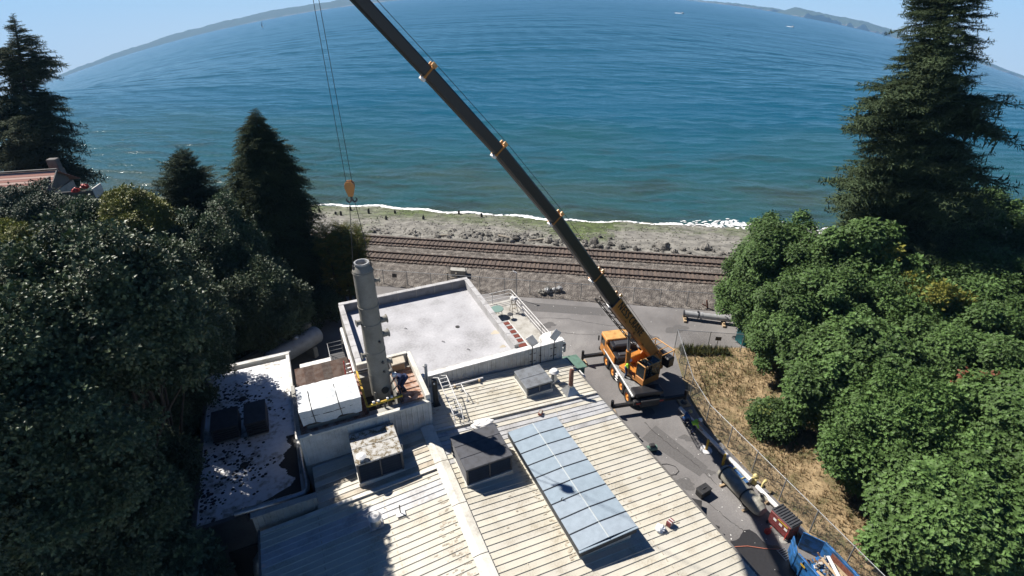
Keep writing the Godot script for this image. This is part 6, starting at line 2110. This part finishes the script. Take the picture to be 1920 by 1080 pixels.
	mb.extrude(PackedVector2Array([Vector2(-0.56, 0), Vector2(0.56, 0), Vector2(0.4, 0.2), Vector2(-0.4, 0.2)]), 1.1, Transform3D(Basis(), Vector3(0, 2.1, 0)))
	put(t, "roof", mb, M.white)
	# red post by the pipe
	t = thing("red_stake", "rusty red stake leaning on the ballast above the grey pipe", "stake", tw(20.6, 0.1, 5.3), 0)
	bpart(t, "bar", Vector3(0, 0.4, 0), Vector3(0.14, 1.0, 0.14), M.rustpipe, 0.01, Basis(Vector3.BACK, 0.25))
	bpart(t, "arm", Vector3(-0.25, 0.3, 0), Vector3(0.6, 0.1, 0.1), M.rustpipe, 0.01, Basis(Vector3.BACK, -0.5))
	# white pipeline beside the fence, in lengths
	var a := Vector3(12.75, 0.34, -30.4)
	var b := Vector3(17.6, 0.34, -18.3)
	t = thing("white_pipeline", "white pipe running along the fence foot from crane to dumpster", "pipe", a)
	var cuts := [0.0, 0.17, 0.34, 0.36, 0.56, 0.6, 0.76, 0.785, 1.0]
	for k in 8:
		mb = MB.new(a)
		var p: Vector3 = a.lerp(b, cuts[k])
		var e: Vector3 = a.lerp(b, cuts[k + 1])
		if k == 4: continue
		if cuts[k + 1] - cuts[k] < 0.05:
			mb.tube([p, e], 0.2, 12)
			put(t, "coupling", mb, M.galv if k != 6 else M.white)
		else:
			mb.tube([p, e], 0.15, 12)
			put(t, "length", mb, M.white)
	for f: float in [0.05, 0.28, 0.48, 0.68, 0.9]: 
		mb = MB.new(a)
		mb.box(a.lerp(b, f) - Vector3(0, 0.25, 0), Vector3(0.5, 0.18, 0.12), Basis(Vector3.UP, 0.4))
		put(t, "sleeper", mb, M.wood)
	for q: Array in [[13.55, -26.5, "yellow bollard in a white concrete foot by the fence", true], [14.25, -25.2, "yellow bollard at the end of the beige tank section", false]]:
		t = thing("bollard", q[2], "bollard", Vector3(q[0], 0, q[1]), 0, "yellow bollards along the fence")
		mb = MB.new()
		mb.tube([Vector3.ZERO, Vector3(0, 0.95, 0), Vector3(0, 1.0, 0)], [0.09, 0.09, 0.05], 12)
		put(t, "post", mb, M.yellow)
		if q[3]:
			mb = MB.new()
			mb.lathe([Vector2(0.42, 0.0), Vector2(0.4, 0.06), Vector2(0, 0.09)], 16)
			put(t, "foot", mb, M.white)
	t = thing("fire_hydrant", "pale yellow hydrant beside the gap in the white pipe", "hydrant", Vector3(15.75, 0, -23.7))
	mb = MB.new()
	mb.lathe([Vector2(0.2, 0), Vector2(0.2, 0.05), Vector2(0.12, 0.08), Vector2(0.12, 0.55), Vector2(0.17, 0.58), Vector2(0.15, 0.7), Vector2(0.05, 0.8), Vector2(0, 0.82)], 14)
	put(t, "barrel", mb, M.cream)
	for d: Vector3 in [Vector3(1, 0, 0), Vector3(-1, 0, 0), Vector3(0, 0, 1)]:
		mb = MB.new()
		mb.tube([d * 0.08 + Vector3(0, 0.45, 0), d * 0.24 + Vector3(0, 0.45, 0)], 0.07, 9)
		put(t, "outlet", mb, M.cream)
	t = thing("valve_pipe", "short cream standpipe with a bend beside the hydrant", "pipe", Vector3(15.95, 0, -23.05))
	mb = MB.new()
	mb.tube([Vector3.ZERO, Vector3(0, 0.6, 0), Vector3(0.05, 0.72, -0.05), Vector3(0.2, 0.75, -0.15)], 0.08, 9)
	put(t, "bend", mb, M.cream)
	mb = MB.new()
	mb.tube([Vector3(0.18, 0.75, -0.14), Vector3(0.24, 0.75, -0.18)], 0.12, 9)
	put(t, "flange", mb, M.cream)
	t = thing("pipe_bundle", "bundle of blue and white plastic pipes strapped beside the hydrant", "pipes", Vector3(15.0, 0, -24.3), 21)
	for k in 7: 
		mb = MB.new()
		var p := Vector3(-0.21 + (k % 4) * 0.14 + (0.07 if k > 3 else 0.0), 0.07 + (0.12 if k > 3 else 0.0), 0)
		mb.tube([p - Vector3(0, 0, 0.8), p + Vector3(0, 0, 0.8)], 0.06, 8)
		put(t, "pipe", mb, M.blue if k % 3 else M.white)
	for z: float in [-0.4, 0.45]: bpart(t, "strap", Vector3(0, 0.16, z), Vector3(0.6, 0.3, 0.05), M.cream)
	# beige tank section on the ground
	t = thing("tank_section", "beige fibreglass tank section lying on the asphalt across the boom's shadow", "tank", Vector3(14.45, 0, -22.6), 22)
	mb = MB.new()
	mb.lathe([Vector2(0.0, -1.75), Vector2(0.44, -1.72), Vector2(0.49, -1.6), Vector2(0.49, 1.2), Vector2(0.44, 1.5), Vector2(0.32, 1.72), Vector2(0, 1.75)], 26, Transform3D(Basis(Vector3.RIGHT, PI / 2), Vector3(0, 0.6, 0)))
	put(t, "shell", mb, M.frp)
	for z: float in [-1.5, 0.35]:
		mb = MB.new()
		mb.tube([Vector3(0, 0.6, z), Vector3(0, 0.6, z + 0.06)], 0.56, 26)
		put(t, "ring", mb, M.chassis)
	mb = MB.new()
	mb.tube([Vector3(0.25, 0.95, 1.2), Vector3(0.32, 1.25, 1.25)], 0.2, 14, false)
	mb.tube([Vector3(0.305, 1.2, 1.24), Vector3(0.325, 1.27, 1.255)], 0.28, 14, false)
	put(t, "neck", mb, M.frp)
	mb = MB.new()
	mb.tube([Vector3(0.29, 1.14, 1.23), Vector3(0.3, 1.17, 1.235)], 0.19, 14)
	put(t, "neck_opening", mb, M.black)
	for z: float in [-1.1, 0.9]: bpart(t, "chock", Vector3(0, 0.06, z), Vector3(1.3, 0.12, 0.14), M.wood, 0.01)
	# red job box
	t = thing("welder_box", "maroon generator box with a dark ridged lid beside the white pipe", "generator", Vector3(16.05, 0, -20.3), 25)
	bpart(t, "body", Vector3(0, 0.62, 0), Vector3(0.85, 0.95, 1.4), M.maroon, 0.03)
	bpart(t, "lid", Vector3(0.08, 1.14, 0), Vector3(0.9, 0.08, 1.46), M.unitdark, 0.02)
	for k in 9: bpart(t, "lid_ridge", Vector3(0.08, 1.2, -0.64 + k * 0.16), Vector3(0.88, 0.06, 0.06), M.unitdark, 0.01)
	for z: float in [-0.3, 0.1, 0.45]: bpart(t, "white_label", Vector3(-0.437, 0.75, z), Vector3(0.012, 0.16, 0.2), M.white)
	bpart(t, "yellow_label", Vector3(-0.437, 0.98, 0.2), Vector3(0.012, 0.08, 0.7), M.yellow)
	for q: Array in [[-0.4, -0.7], [0.4, -0.7], [-0.4, 0.7], [0.4, 0.7]]: bpart(t, "foot", Vector3(q[0], 0.08, q[1]), Vector3(0.1, 0.16, 0.1), M.steel)
	dumpster()
	# odds and ends on the asphalt
	t = thing("gas_can", "small red fuel can on the asphalt near the beige tank section", "fuel can", Vector3(15.1, 0, -20.05), 15)
	bpart(t, "can", Vector3(0, 0.16, 0), Vector3(0.34, 0.32, 0.26), M.red, 0.05)
	bpart(t, "handle", Vector3(0, 0.38, 0), Vector3(0.2, 0.03, 0.04), M.red, 0.01)
	mb = MB.new()
	mb.tube([Vector3(0.1, 0.32, 0), Vector3(0.22, 0.45, 0)], 0.03, 6)
	put(t, "spout", mb, M.red)
	t = thing("marker_stand", "thin red marker stand in front of the maroon generator box", "stand", Vector3(15.85, 0, -19.55), 15)
	mb = MB.new()
	mb.tube([Vector3.ZERO, Vector3(0.12, 0.85, 0)], 0.025, 6)
	put(t, "rod", mb, M.red)
	mb = MB.new()
	mb.tube([Vector3(0.12, 0.85, 0), Vector3(0.4, 0.78, 0.1)], 0.02, 5)
	put(t, "arm", mb, M.red)
	mb = MB.new()
	mb.lathe([Vector2(0.24, 0), Vector2(0.22, 0.03), Vector2(0, 0.05)], 12)
	put(t, "base", mb, M.greywall)
	t = thing("storm_grate", "rectangular iron drain grate in the wet asphalt", "grate", Vector3(15.55, 0.01, -18.7), 20)
	for k in 6: bpart(t, "bar", Vector3(0, 0.012, -0.3 + k * 0.12), Vector3(0.5, 0.024, 0.03), M.wire)
	for x: float in [-0.26, 0.26]: bpart(t, "frame_bar", Vector3(x, 0.014, 0), Vector3(0.04, 0.028, 0.72), M.wire)
	t = thing("hose", "orange hose stretched across the wet asphalt", "hose", Vector3(13.9, 0, -19.0))
	mb = MB.new()
	mb.tube([Vector3(-2.2, 0.03, 0.2), Vector3(-1.2, 0.03, -0.12), Vector3(-0.3, 0.03, -0.18), Vector3(0.6, 0.03, -0.02), Vector3(1.45, 0.03, 0.02)], 0.028, 6)
	put(t, "hose", mb, M.orangehose)
	t = thing("cable_loop", "black cable looped on the asphalt beside the eave", "cable", Vector3(10.4, 0, -24.7))
	mb = MB.new()
	mb.tube([Vector3(-0.7, 0.02, -0.5), Vector3(0.1, 0.02, -0.55), Vector3(0.6, 0.02, -0.35), Vector3(0.75, 0.02, 0.05), Vector3(0.45, 0.02, 0.35), Vector3(0.05, 0.02, 0.4)], 0.022, 5)
	put(t, "cable", mb, M.black)
	t = thing("air_compressor", "small green compressor on the asphalt beside the eave", "compressor", Vector3(9.7, 0, -26.4), 10)
	mb = MB.new()
	mb.tube([Vector3(-0.35, 0.3, 0), Vector3(0.35, 0.3, 0)], 0.2, 12)
	put(t, "tank", mb, M.green)
	bpart(t, "motor", Vector3(0, 0.56, 0), Vector3(0.36, 0.2, 0.28), M.chassis, 0.03)
	for x: float in [-0.28, 0.28]: bpart(t, "foot", Vector3(x, 0.06, 0), Vector3(0.06, 0.12, 0.36), M.steel)
	for q: Array in [[8.75, -27.5, 0.5, 0.35, 0.4, "black tool case next to the eave behind the green compressor", 30.0], [8.95, -26.8, 0.4, 0.25, 0.3, "small black bag between the tool case and the green compressor", 5.0], [12.15, -22.8, 0.85, 0.5, 0.55, "black tool chest alone on the open asphalt", 30.0], [11.25, -21.6, 0.7, 0.4, 1.0, "black bundle against the eave wall left of the tool chest", -20.0], [11.75, -19.9, 0.6, 0.4, 0.9, "black bundle at the eave beside the wet asphalt", -30.0]]:
		t = thing("tool_chest", q[5], "tool chest", Vector3(q[0], 0, q[1]), q[6])
		bpart(t, "case", Vector3(0, q[3] / 2, 0), Vector3(q[2], q[3], q[4]), M.black, 0.05)
		bpart(t, "lid", Vector3(0, q[3] + 0.03, 0), Vector3(q[2] + 0.03, 0.06, q[4] + 0.03), M.chassis, 0.02)
		bpart(t, "handle", Vector3(0, q[3] + 0.09, 0), Vector3(q[2] * 0.4, 0.05, 0.05), M.steel, 0.01)
	# loose scraps
	mb = MB.new()
	rng.seed = 83
	for k in 150:
		var p := Vector3(rnd(8.5, 16), 0.012, rnd(-28, -17))
		if k > 90: p = Vector3(rnd(-3, 18), 0.012, rnd(-47, -38))
		mb.box(p, Vector3(rnd(0.02, 0.12), 0.015, rnd(0.02, 0.08)), Basis(Vector3.UP, rnd(0, 3)))
	tag(struct("asphalt_litter", mb, M.whitewall), "pale scraps and grit scattered over the asphalt", "litter", "", "stuff")

func dumpster():
	var t := thing("dumpster", "blue open dumpster with its end doors swung wide at the bottom edge", "dumpster", Vector3(17.35, 0, -15.6), 20)
	bpart(t, "floor", Vector3(0, 0.12, 0), Vector3(1.9, 0.14, 5.4), M.blue)
	for sg: float in [-1.0, 1.0]:
		bpart(t, "side_wall", Vector3(sg * 0.95, 0.72, 0), Vector3(0.06, 1.3, 5.4), M.blue, 0.01)
		bpart(t, "top_rim", Vector3(sg * 0.97, 1.4, 0), Vector3(0.12, 0.1, 5.4), M.blue, 0.02)
		for k in 5: bpart(t, "rib", Vector3(sg * 1.0, 0.7, -2.3 + k * 1.15), Vector3(0.08, 1.2, 0.09), M.blue, 0.01)
		var d: Basis = Basis(Vector3.UP, sg * 0.62)
		var hinge := Vector3(sg * 0.98, 0.72, -2.72)
		bpart(t, "door", hinge + d * Vector3(0, 0, -0.55), Vector3(0.06, 1.32, 1.1), M.blue, 0.01, d)
		bpart(t, "door_brace", hinge + d * Vector3(0.05 * sg, 0.3, -0.55), Vector3(0.06, 0.08, 1.06), M.blue, 0.01, d)
	bpart(t, "end_wall", Vector3(0, 0.72, 2.68), Vector3(1.9, 1.3, 0.06), M.blue)
	bpart(t, "rust_patch", Vector3(0.916, 0.8, -1.4), Vector3(0.008, 0.9, 1.5), M.bluerust)
	bpart(t, "sticker", Vector3(-1.075, 1.1, -2.2), Vector3(0.01, 0.14, 0.3), M.yellow)
	rng.seed = 88
	var g2 := "scrap planks heaped in the blue dumpster"
	for k in 14:
		var p := t.transform * Vector3(rnd(-0.7, 0.75), 0.62 + k * 0.05, rnd(-0.9, 0.6))
		var o := MeshInstance3D.new()
		o.name = numbered("plank")
		var mb := MB.new()
		mb.box(Vector3.ZERO, Vector3(rnd(0.1, 0.2), 0.05, rnd(1.6, 2.8)), Basis(), 0.008)
		o.mesh = mb.done(M.wood if k % 3 else M.woodgrey)
		add_child(o)
		o.position = p
		o.rotation_degrees = Vector3(rnd(-9, 9), 20 + rnd(-14, 14), rnd(-20, 20))
		tag(o, "pale scrap plank heaped in the blue dumpster", "plank", g2)
	var post := MeshInstance3D.new()
	post.name = numbered("white_board")
	var pm := MB.new()
	pm.box(Vector3.ZERO, Vector3(0.18, 0.06, 2.2), Basis(), 0.01)
	post.mesh = pm.done(M.white)
	add_child(post)
	post.transform = Transform3D(Basis(Vector3.UP, 0.05) * Basis(Vector3.RIGHT, 0.12), t.transform * Vector3(-0.1, 1.5, -0.9))
	tag(post, "white board lying on top of the scrap in the dumpster", "board")
	var xf := []
	var cols := []
	var mb := MB.new()
	mb.box(Vector3.ZERO, Vector3(1, 0.5, 0.35), Basis(), 0.03)
	for k in 260:
		var s := rnd(0.08, 0.3)
		xf.append(Transform3D(Basis.from_euler(Vector3(rnd(-1, 1), rnd(0, TAU), rnd(-1, 1))).scaled(Vector3(s, s, s)), t.transform * Vector3(rnd(-0.85, 0.85), 0.25 + rnd(0, 0.6), rnd(-2.6, 2.4))))
		var cc := [Color(0.4, 0.36, 0.3), Color(0.2, 0.19, 0.18), Color(0.5, 0.48, 0.46), Color(0.16, 0.1, 0.06)][rng.randi() % 4] as Color
		cc = cc * rnd(0.6, 1.2)
		cc.a = 1
		cols.append(cc)
	tag(copies(self, "scrap_debris", mb.done(M.pebble), xf, cols, M.pebble), "broken wood and scrap debris filling the dumpster", "debris", "", "stuff")

# ------------------------------------------------------------------ people
func net(caps: Array, grow: float, cell: float) -> MB:
	# surface nets over a field of tapered capsules joined by a smooth minimum
	var lo := Vector3.ONE * 99.0
	var hi := -lo
	for q: Array in caps:
		for e in 2:
			var r: float = q[2 + e] + grow + cell * 2.5
			lo = lo.min(q[e] - Vector3.ONE * r)
			hi = hi.max(q[e] + Vector3.ONE * r)
	var nx := int((hi.x - lo.x) / cell) + 2
	var ny := int((hi.y - lo.y) / cell) + 2
	var nz := int((hi.z - lo.z) / cell) + 2
	var F := PackedFloat32Array()
	F.resize(nx * ny * nz)
	F.fill(1.0)
	for q: Array in caps:
		var a: Vector3 = q[0]
		var ab: Vector3 = q[1] - a
		var l2 := maxf(ab.length_squared(), 1e-9)
		var m := maxf(q[2], q[3]) + grow + cell * 3.0
		var l := ((a.min(q[1]) - Vector3.ONE * m - lo) / cell).floor()
		var h := ((a.max(q[1]) + Vector3.ONE * m - lo) / cell).ceil()
		for z in range(maxi(0, int(l.z)), mini(nz, int(h.z) + 1)):
			for y in range(maxi(0, int(l.y)), mini(ny, int(h.y) + 1)):
				for x in range(maxi(0, int(l.x)), mini(nx, int(h.x) + 1)):
					var p := lo + Vector3(x, y, z) * cell - a
					var s := clampf(p.dot(ab) / l2, 0, 1)
					var d := (p - ab * s).length() - lerpf(q[2], q[3], s) - grow
					var i := (z * ny + y) * nx + x
					var k := clampf(0.5 + 0.5 * (F[i] - d) / 0.03, 0, 1)
					F[i] = lerpf(F[i], d, k) - 0.03 * k * (1 - k)
	var at := {}
	var P := []
	var st := [1, nx, nx * ny]
	for z in nz - 1:
		for y in ny - 1:
			for x in nx - 1:
				var i := (z * ny + y) * nx + x
				var neg := 0
				for c in 8:
					if F[i + (c & 1) + ((c >> 1) & 1) * nx + (c >> 2) * nx * ny] < 0: neg += 1
				if neg == 0 or neg == 8: continue
				var sum := Vector3.ZERO
				var n := 0
				for c in 8:
					for ax in 3:
						if c & (1 << ax): continue
						var e := c | (1 << ax)
						var f0 := F[i + (c & 1) + ((c >> 1) & 1) * nx + (c >> 2) * nx * ny]
						var f1 := F[i + (e & 1) + ((e >> 1) & 1) * nx + (e >> 2) * nx * ny]
						if (f0 < 0) == (f1 < 0): continue
						var v0 := Vector3(c & 1, (c >> 1) & 1, c >> 2)
						sum += v0.lerp(Vector3(e & 1, (e >> 1) & 1, e >> 2), f0 / (f0 - f1))
						n += 1
				at[i] = P.size()
				P.append(lo + (Vector3(x, y, z) + sum / n) * cell)
	var N := []
	for i in P.size(): N.append(Vector3.ZERO)
	var T := []
	for z in range(1, nz - 1):
		for y in range(1, ny - 1):
			for x in range(1, nx - 1):
				var i := (z * ny + y) * nx + x
				for ax in 3:
					var f0 := F[i]
					var f1 := F[i + st[ax]]
					if (f0 < 0) == (f1 < 0): continue
					var u: int = st[(ax + 1) % 3]
					var w: int = st[(ax + 2) % 3]
					var q := [at.get(i - u - w, -1), at.get(i - w, -1), at.get(i, -1), at.get(i - u, -1)]
					if q.min() < 0: continue
					if f0 >= 0: q.reverse()
					var nn: Vector3 = (P[q[1]] - P[q[0]]).cross(P[q[2]] - P[q[0]])
					for k in 4: N[q[k]] += nn
					T.append(q)
	var mb := MB.new()
	for q in T:
		mb.t3(P[q[0]], P[q[1]], P[q[2]], N[q[0]].normalized(), N[q[1]].normalized(), N[q[2]].normalized())
		mb.t3(P[q[0]], P[q[2]], P[q[3]], N[q[0]].normalized(), N[q[2]].normalized(), N[q[3]].normalized())
	return mb

func person(label: String, at: Vector3, turn: float, bend: float, shirt: Material, pants: Material, hat: Material, squat := 0.0):
	# faces +z; bend leans the trunk forward from the hips, squat bends the knees
	var t := thing("person", label, "person", at, turn)
	var hip := Vector3(0, 0.93 - squat * 0.42, -squat * 0.28 - bend * 0.12)
	var ax := Basis(Vector3.RIGHT, bend)
	var chest := hip + ax * Vector3(0, 0.36, 0)
	var neck := hip + ax * Vector3(0, 0.54, 0.01)
	var head := neck + Basis(Vector3.RIGHT, bend * 0.6) * Vector3(0, 0.18, 0.04)
	var body := []
	var top := []
	var leg := []
	top.append([hip + ax * Vector3(0, 0.08, 0), chest, 0.135, 0.155])
	top.append([chest + ax * Vector3(-0.1, 0.06, 0), chest + ax * Vector3(0.1, 0.06, 0), 0.125, 0.125])
	body.append([neck - ax * Vector3(0, 0.06, 0), head, 0.055, 0.06])
	body.append([head + Vector3(0, -0.03, 0.02), head + Vector3(0, 0.05, 0), 0.078, 0.095])
	body.append([head + Vector3(0, -0.01, 0.08), head + Vector3(0, -0.03, 0.112), 0.02, 0.018])
	for sg: float in [-1.0, 1.0]:
		var sh := chest + ax * Vector3(sg * 0.2, 0.11, 0)
		var el := sh + Vector3(sg * 0.07, -0.27, 0.07 + bend * 0.08)
		var wr := el + Vector3(-sg * 0.04, -0.14 - bend * 0.05, 0.2)
		top.append([sh, el, 0.068, 0.052])
		body.append([el, wr, 0.046, 0.034])
		body.append([wr, wr + Vector3(0, -0.03, 0.07), 0.036, 0.034])
		for f in 4: body.append([wr + Vector3((f - 1.5) * 0.02, -0.03, 0.08), wr + Vector3((f - 1.5) * 0.022, -0.08 + absf(f - 1.6) * 0.008, 0.13), 0.011, 0.009])
		body.append([wr + Vector3(-sg * 0.03, -0.02, 0.04), wr + Vector3(-sg * 0.06, -0.05, 0.09), 0.012, 0.01])
		var hp := hip + Vector3(sg * 0.095, 0.0, 0)
		var kn := Vector3(sg * 0.13, 0.5 - squat * 0.1, 0.06 + squat * 0.26)
		var an := Vector3(sg * 0.14, 0.1, -0.02 - squat * 0.1)
		leg.append([hp, kn, 0.105, 0.068])
		leg.append([kn, an, 0.066, 0.05])
	leg.append([hip + Vector3(-0.08, 0.04, 0), hip + Vector3(0.08, 0.04, 0), 0.125, 0.125])
	var whole := body.duplicate()
	for q in top: whole.append([q[0], q[1], q[2] - 0.02, q[3] - 0.02])
	for q in leg: whole.append([q[0], q[1], q[2] - 0.02, q[3] - 0.02])
	put(t, "body", net(whole, 0.0, 0.026), M.skin)
	put(t, "shirt", net(top, 0.012, 0.03), shirt)
	put(t, "trousers", net(leg, 0.01, 0.03), pants)
	for sg: float in [-1.0, 1.0]:
		var an := Vector3(sg * 0.14, 0.06, -0.02 - squat * 0.1)
		var boot := net([[an + Vector3(0, 0.06, 0), an + Vector3(0, 0.0, 0), 0.062, 0.06], [an + Vector3(0, -0.01, 0), an + Vector3(0, -0.015, 0.17), 0.055, 0.045]], 0.0, 0.025)
		put(t, "boot", boot, M.black)
	var mb := MB.new()
	mb.lathe([Vector2(0.16, 0.0), Vector2(0.165, 0.015), Vector2(0.125, 0.03), Vector2(0.12, 0.09), Vector2(0.08, 0.14), Vector2(0, 0.155)], 16, Transform3D(Basis(Vector3.RIGHT, bend * 0.6), head + Vector3(0, 0.075, 0)))
	put(t, "hard_hat", mb, hat)
	return t

func people():
	person("worker in lime vest and white hard hat standing on the crane's deck", Vector3(8.95, 1.43, -32.75), 60, 0.25, M.lime, M.jean, M.hat)
	person("worker in lime vest bending over the white pipe in the crane's shadow", Vector3(13.05, 0.0, -28.15), 75, 0.9, M.lime, M.navy, M.hat, 0.3)
	person("worker in blue crouching by the white pipe behind the lime-vested one", Vector3(12.85, 0.0, -28.95), 100, 0.6, M.blue, M.navy, M.cream, 0.75)
	person("worker in dark blue bending beside the foot of the stack", bw(3.75, 8.56, -23.3), -50, 1.05, M.navy, M.navy, M.hat, 0.25)

func boats():
	for q: Array in [[330.0, -1150.0, -70.0, 16.0, "small white motor boat with a wake far out right of the boom"], [540.0, -1130.0, -60.0, 14.0, "white motor boat in front of the right-hand headland"]]:
		var p := Vector3(q[0], SEA_Y - sea_drop(q[0], q[1]) + 0.1, q[1])
		var t := thing("motor_boat", q[4], "boat", p, q[2], "boats far out on the water")
		t.scale = Vector3.ONE * 0.55
		var mb := MB.new()
		mb.extrude(PackedVector2Array([Vector2(-2, -6), Vector2(2, -6), Vector2(2.2, 1), Vector2(1.2, 5), Vector2(0, 7), Vector2(-1.2, 5), Vector2(-2.2, 1)]), 2.0, Transform3D(Basis(Vector3.RIGHT, -PI / 2), Vector3(0, 0.9, 0)))
		put(t, "hull", mb, M.white)
		bpart(t, "cabin", Vector3(0, 2.6, -1), Vector3(2.8, 1.8, 5), M.white, 0.3)
		bpart(t, "window", Vector3(0, 2.8, -1), Vector3(2.86, 0.6, 4.4), M.glass)
		mb = MB.new()
		mb.lathe([Vector2(1, 0), Vector2(0.5, 0.4), Vector2(0, 0.5)], 6)
		var xf := []
		rng.seed = 97
		for k in 60:
			var f := rng.randf()
			var l := t.transform * Vector3(rng.randfn() * (0.6 + f * 1.6), 0.0, 7 + f * 24.0)
			l.y = SEA_Y - sea_drop(l.x, l.z) + 0.15
			xf.append(Transform3D(Basis().scaled(Vector3.ONE * rnd(0.5, 1.3)), l))
		tag(copies(self, numbered("wake_foam"), mb.done(M.foam), xf, [], M.foam), "white wake foam behind the %s" % ("boat right of the boom" if q[0] < 400 else "boat near the headland"), "foam", "", "stuff")
	var x := -700.0
	var t := thing("sailing_boat", "tiny white sail in front of the left-hand hills", "boat", Vector3(x, SEA_Y - sea_drop(x, -1650.0), -1650), 30, "boats far out on the water")
	var mb := MB.new()
	mb.extrude(PackedVector2Array([Vector2(-1.5, -5), Vector2(1.5, -5), Vector2(1.6, 1), Vector2(0, 6), Vector2(-1.6, 1)]), 1.6, Transform3D(Basis(Vector3.RIGHT, -PI / 2), Vector3(0, 0.6, 0)))
	put(t, "hull", mb, M.white)
	mb = MB.new()
	mb.extrude(PackedVector2Array([Vector2(-4.5, 0), Vector2(0.5, 0), Vector2(0.5, 14)]), 0.12, Transform3D(Basis(Vector3.UP, 0.3), Vector3(0, 2.2, 0)))
	put(t, "sail", mb, M.white)
	mb = MB.new()
	mb.tube([Vector3(0, 1, 0), Vector3(0, 17, 0)], 0.12, 5)
	put(t, "mast", mb, M.wire)

# ------------------------------------------------------------------ build
func _ready():
	var cam := Camera3D.new()
	cam.name = "camera"
	cam.position = Vector3(0, 28, 0)
	cam.rotation_degrees = Vector3(-29.5, 0, 0)
	cam.fov = 57.25
	cam.near = 0.2
	cam.far = 30000
	add_child(cam)
	var env := Environment.new()
	env.background_mode = Environment.BG_SKY
	var sky := Sky.new()
	var ps := ProceduralSkyMaterial.new()
	ps.sky_top_color = Color(0.15, 0.265, 0.45)
	ps.sky_horizon_color = Color(0.6, 0.82, 1.0)
	ps.sky_curve = 0.07
	ps.ground_horizon_color = Color(0.74, 0.88, 0.98)
	ps.ground_bottom_color = Color(0.97, 0.99, 1.0)
	ps.ground_curve = 0.06
	ps.sun_angle_max = 25.0
	ps.sun_curve = 0.12
	sky.sky_material = ps
	env.sky = sky
	env.background_energy_multiplier = 0.66
	env.tonemap_mode = Environment.TONE_MAPPER_LINEAR
	env.tonemap_exposure = 1.75
	env.sdfgi_enabled = true
	env.ssao_enabled = true
	env.ssil_enabled = true
	env.fog_enabled = true
	env.fog_density = 0.00011
	env.fog_light_color = Color(0.6, 0.81, 1.0)
	var we := WorldEnvironment.new()
	we.name = "environment"
	we.environment = env
	add_child(we)
	var sun := DirectionalLight3D.new()
	sun.name = "sun"
	sun.light_energy = 1.6
	sun.light_color = Color(1.0, 0.975, 0.94)
	sun.light_angular_distance = 0.5
	sun.shadow_enabled = true
	add_child(sun)
	sun.look_at_from_position(-SUN * 100.0, Vector3.ZERO)

	materials()
	land()
	sea()
	shore()
	ridge("far_hills", [[-6300, -5700, 62, 0], [-5000, -5800, 72, 0], [-3600, -5900, 84, 0], [-2200, -6000, 78, 4], [-700, -6100, 50, 4], [-120, -6200, 12, 0]], 3, 520.0)
	ridge("far_headland", [[1700, -6000, 8, 0], [2250, -5950, 28, 14], [2700, -5900, 42, 18], [3100, -5900, 26, 8]], 5, 380.0)
	ridge("near_headland", [[2420, -5150, 6, 0], [2600, -5150, 78, 34], [3250, -5100, 88, 30], [4300, -5050, 80, 22], [6200, -4900, 74, 18]], 7, 500.0)
	main_building()
	grey_building()
	penthouse()
	white_block()
	rooftop()
	house()
	crane()
	yard()
	people()
	boats()
	vegetation()
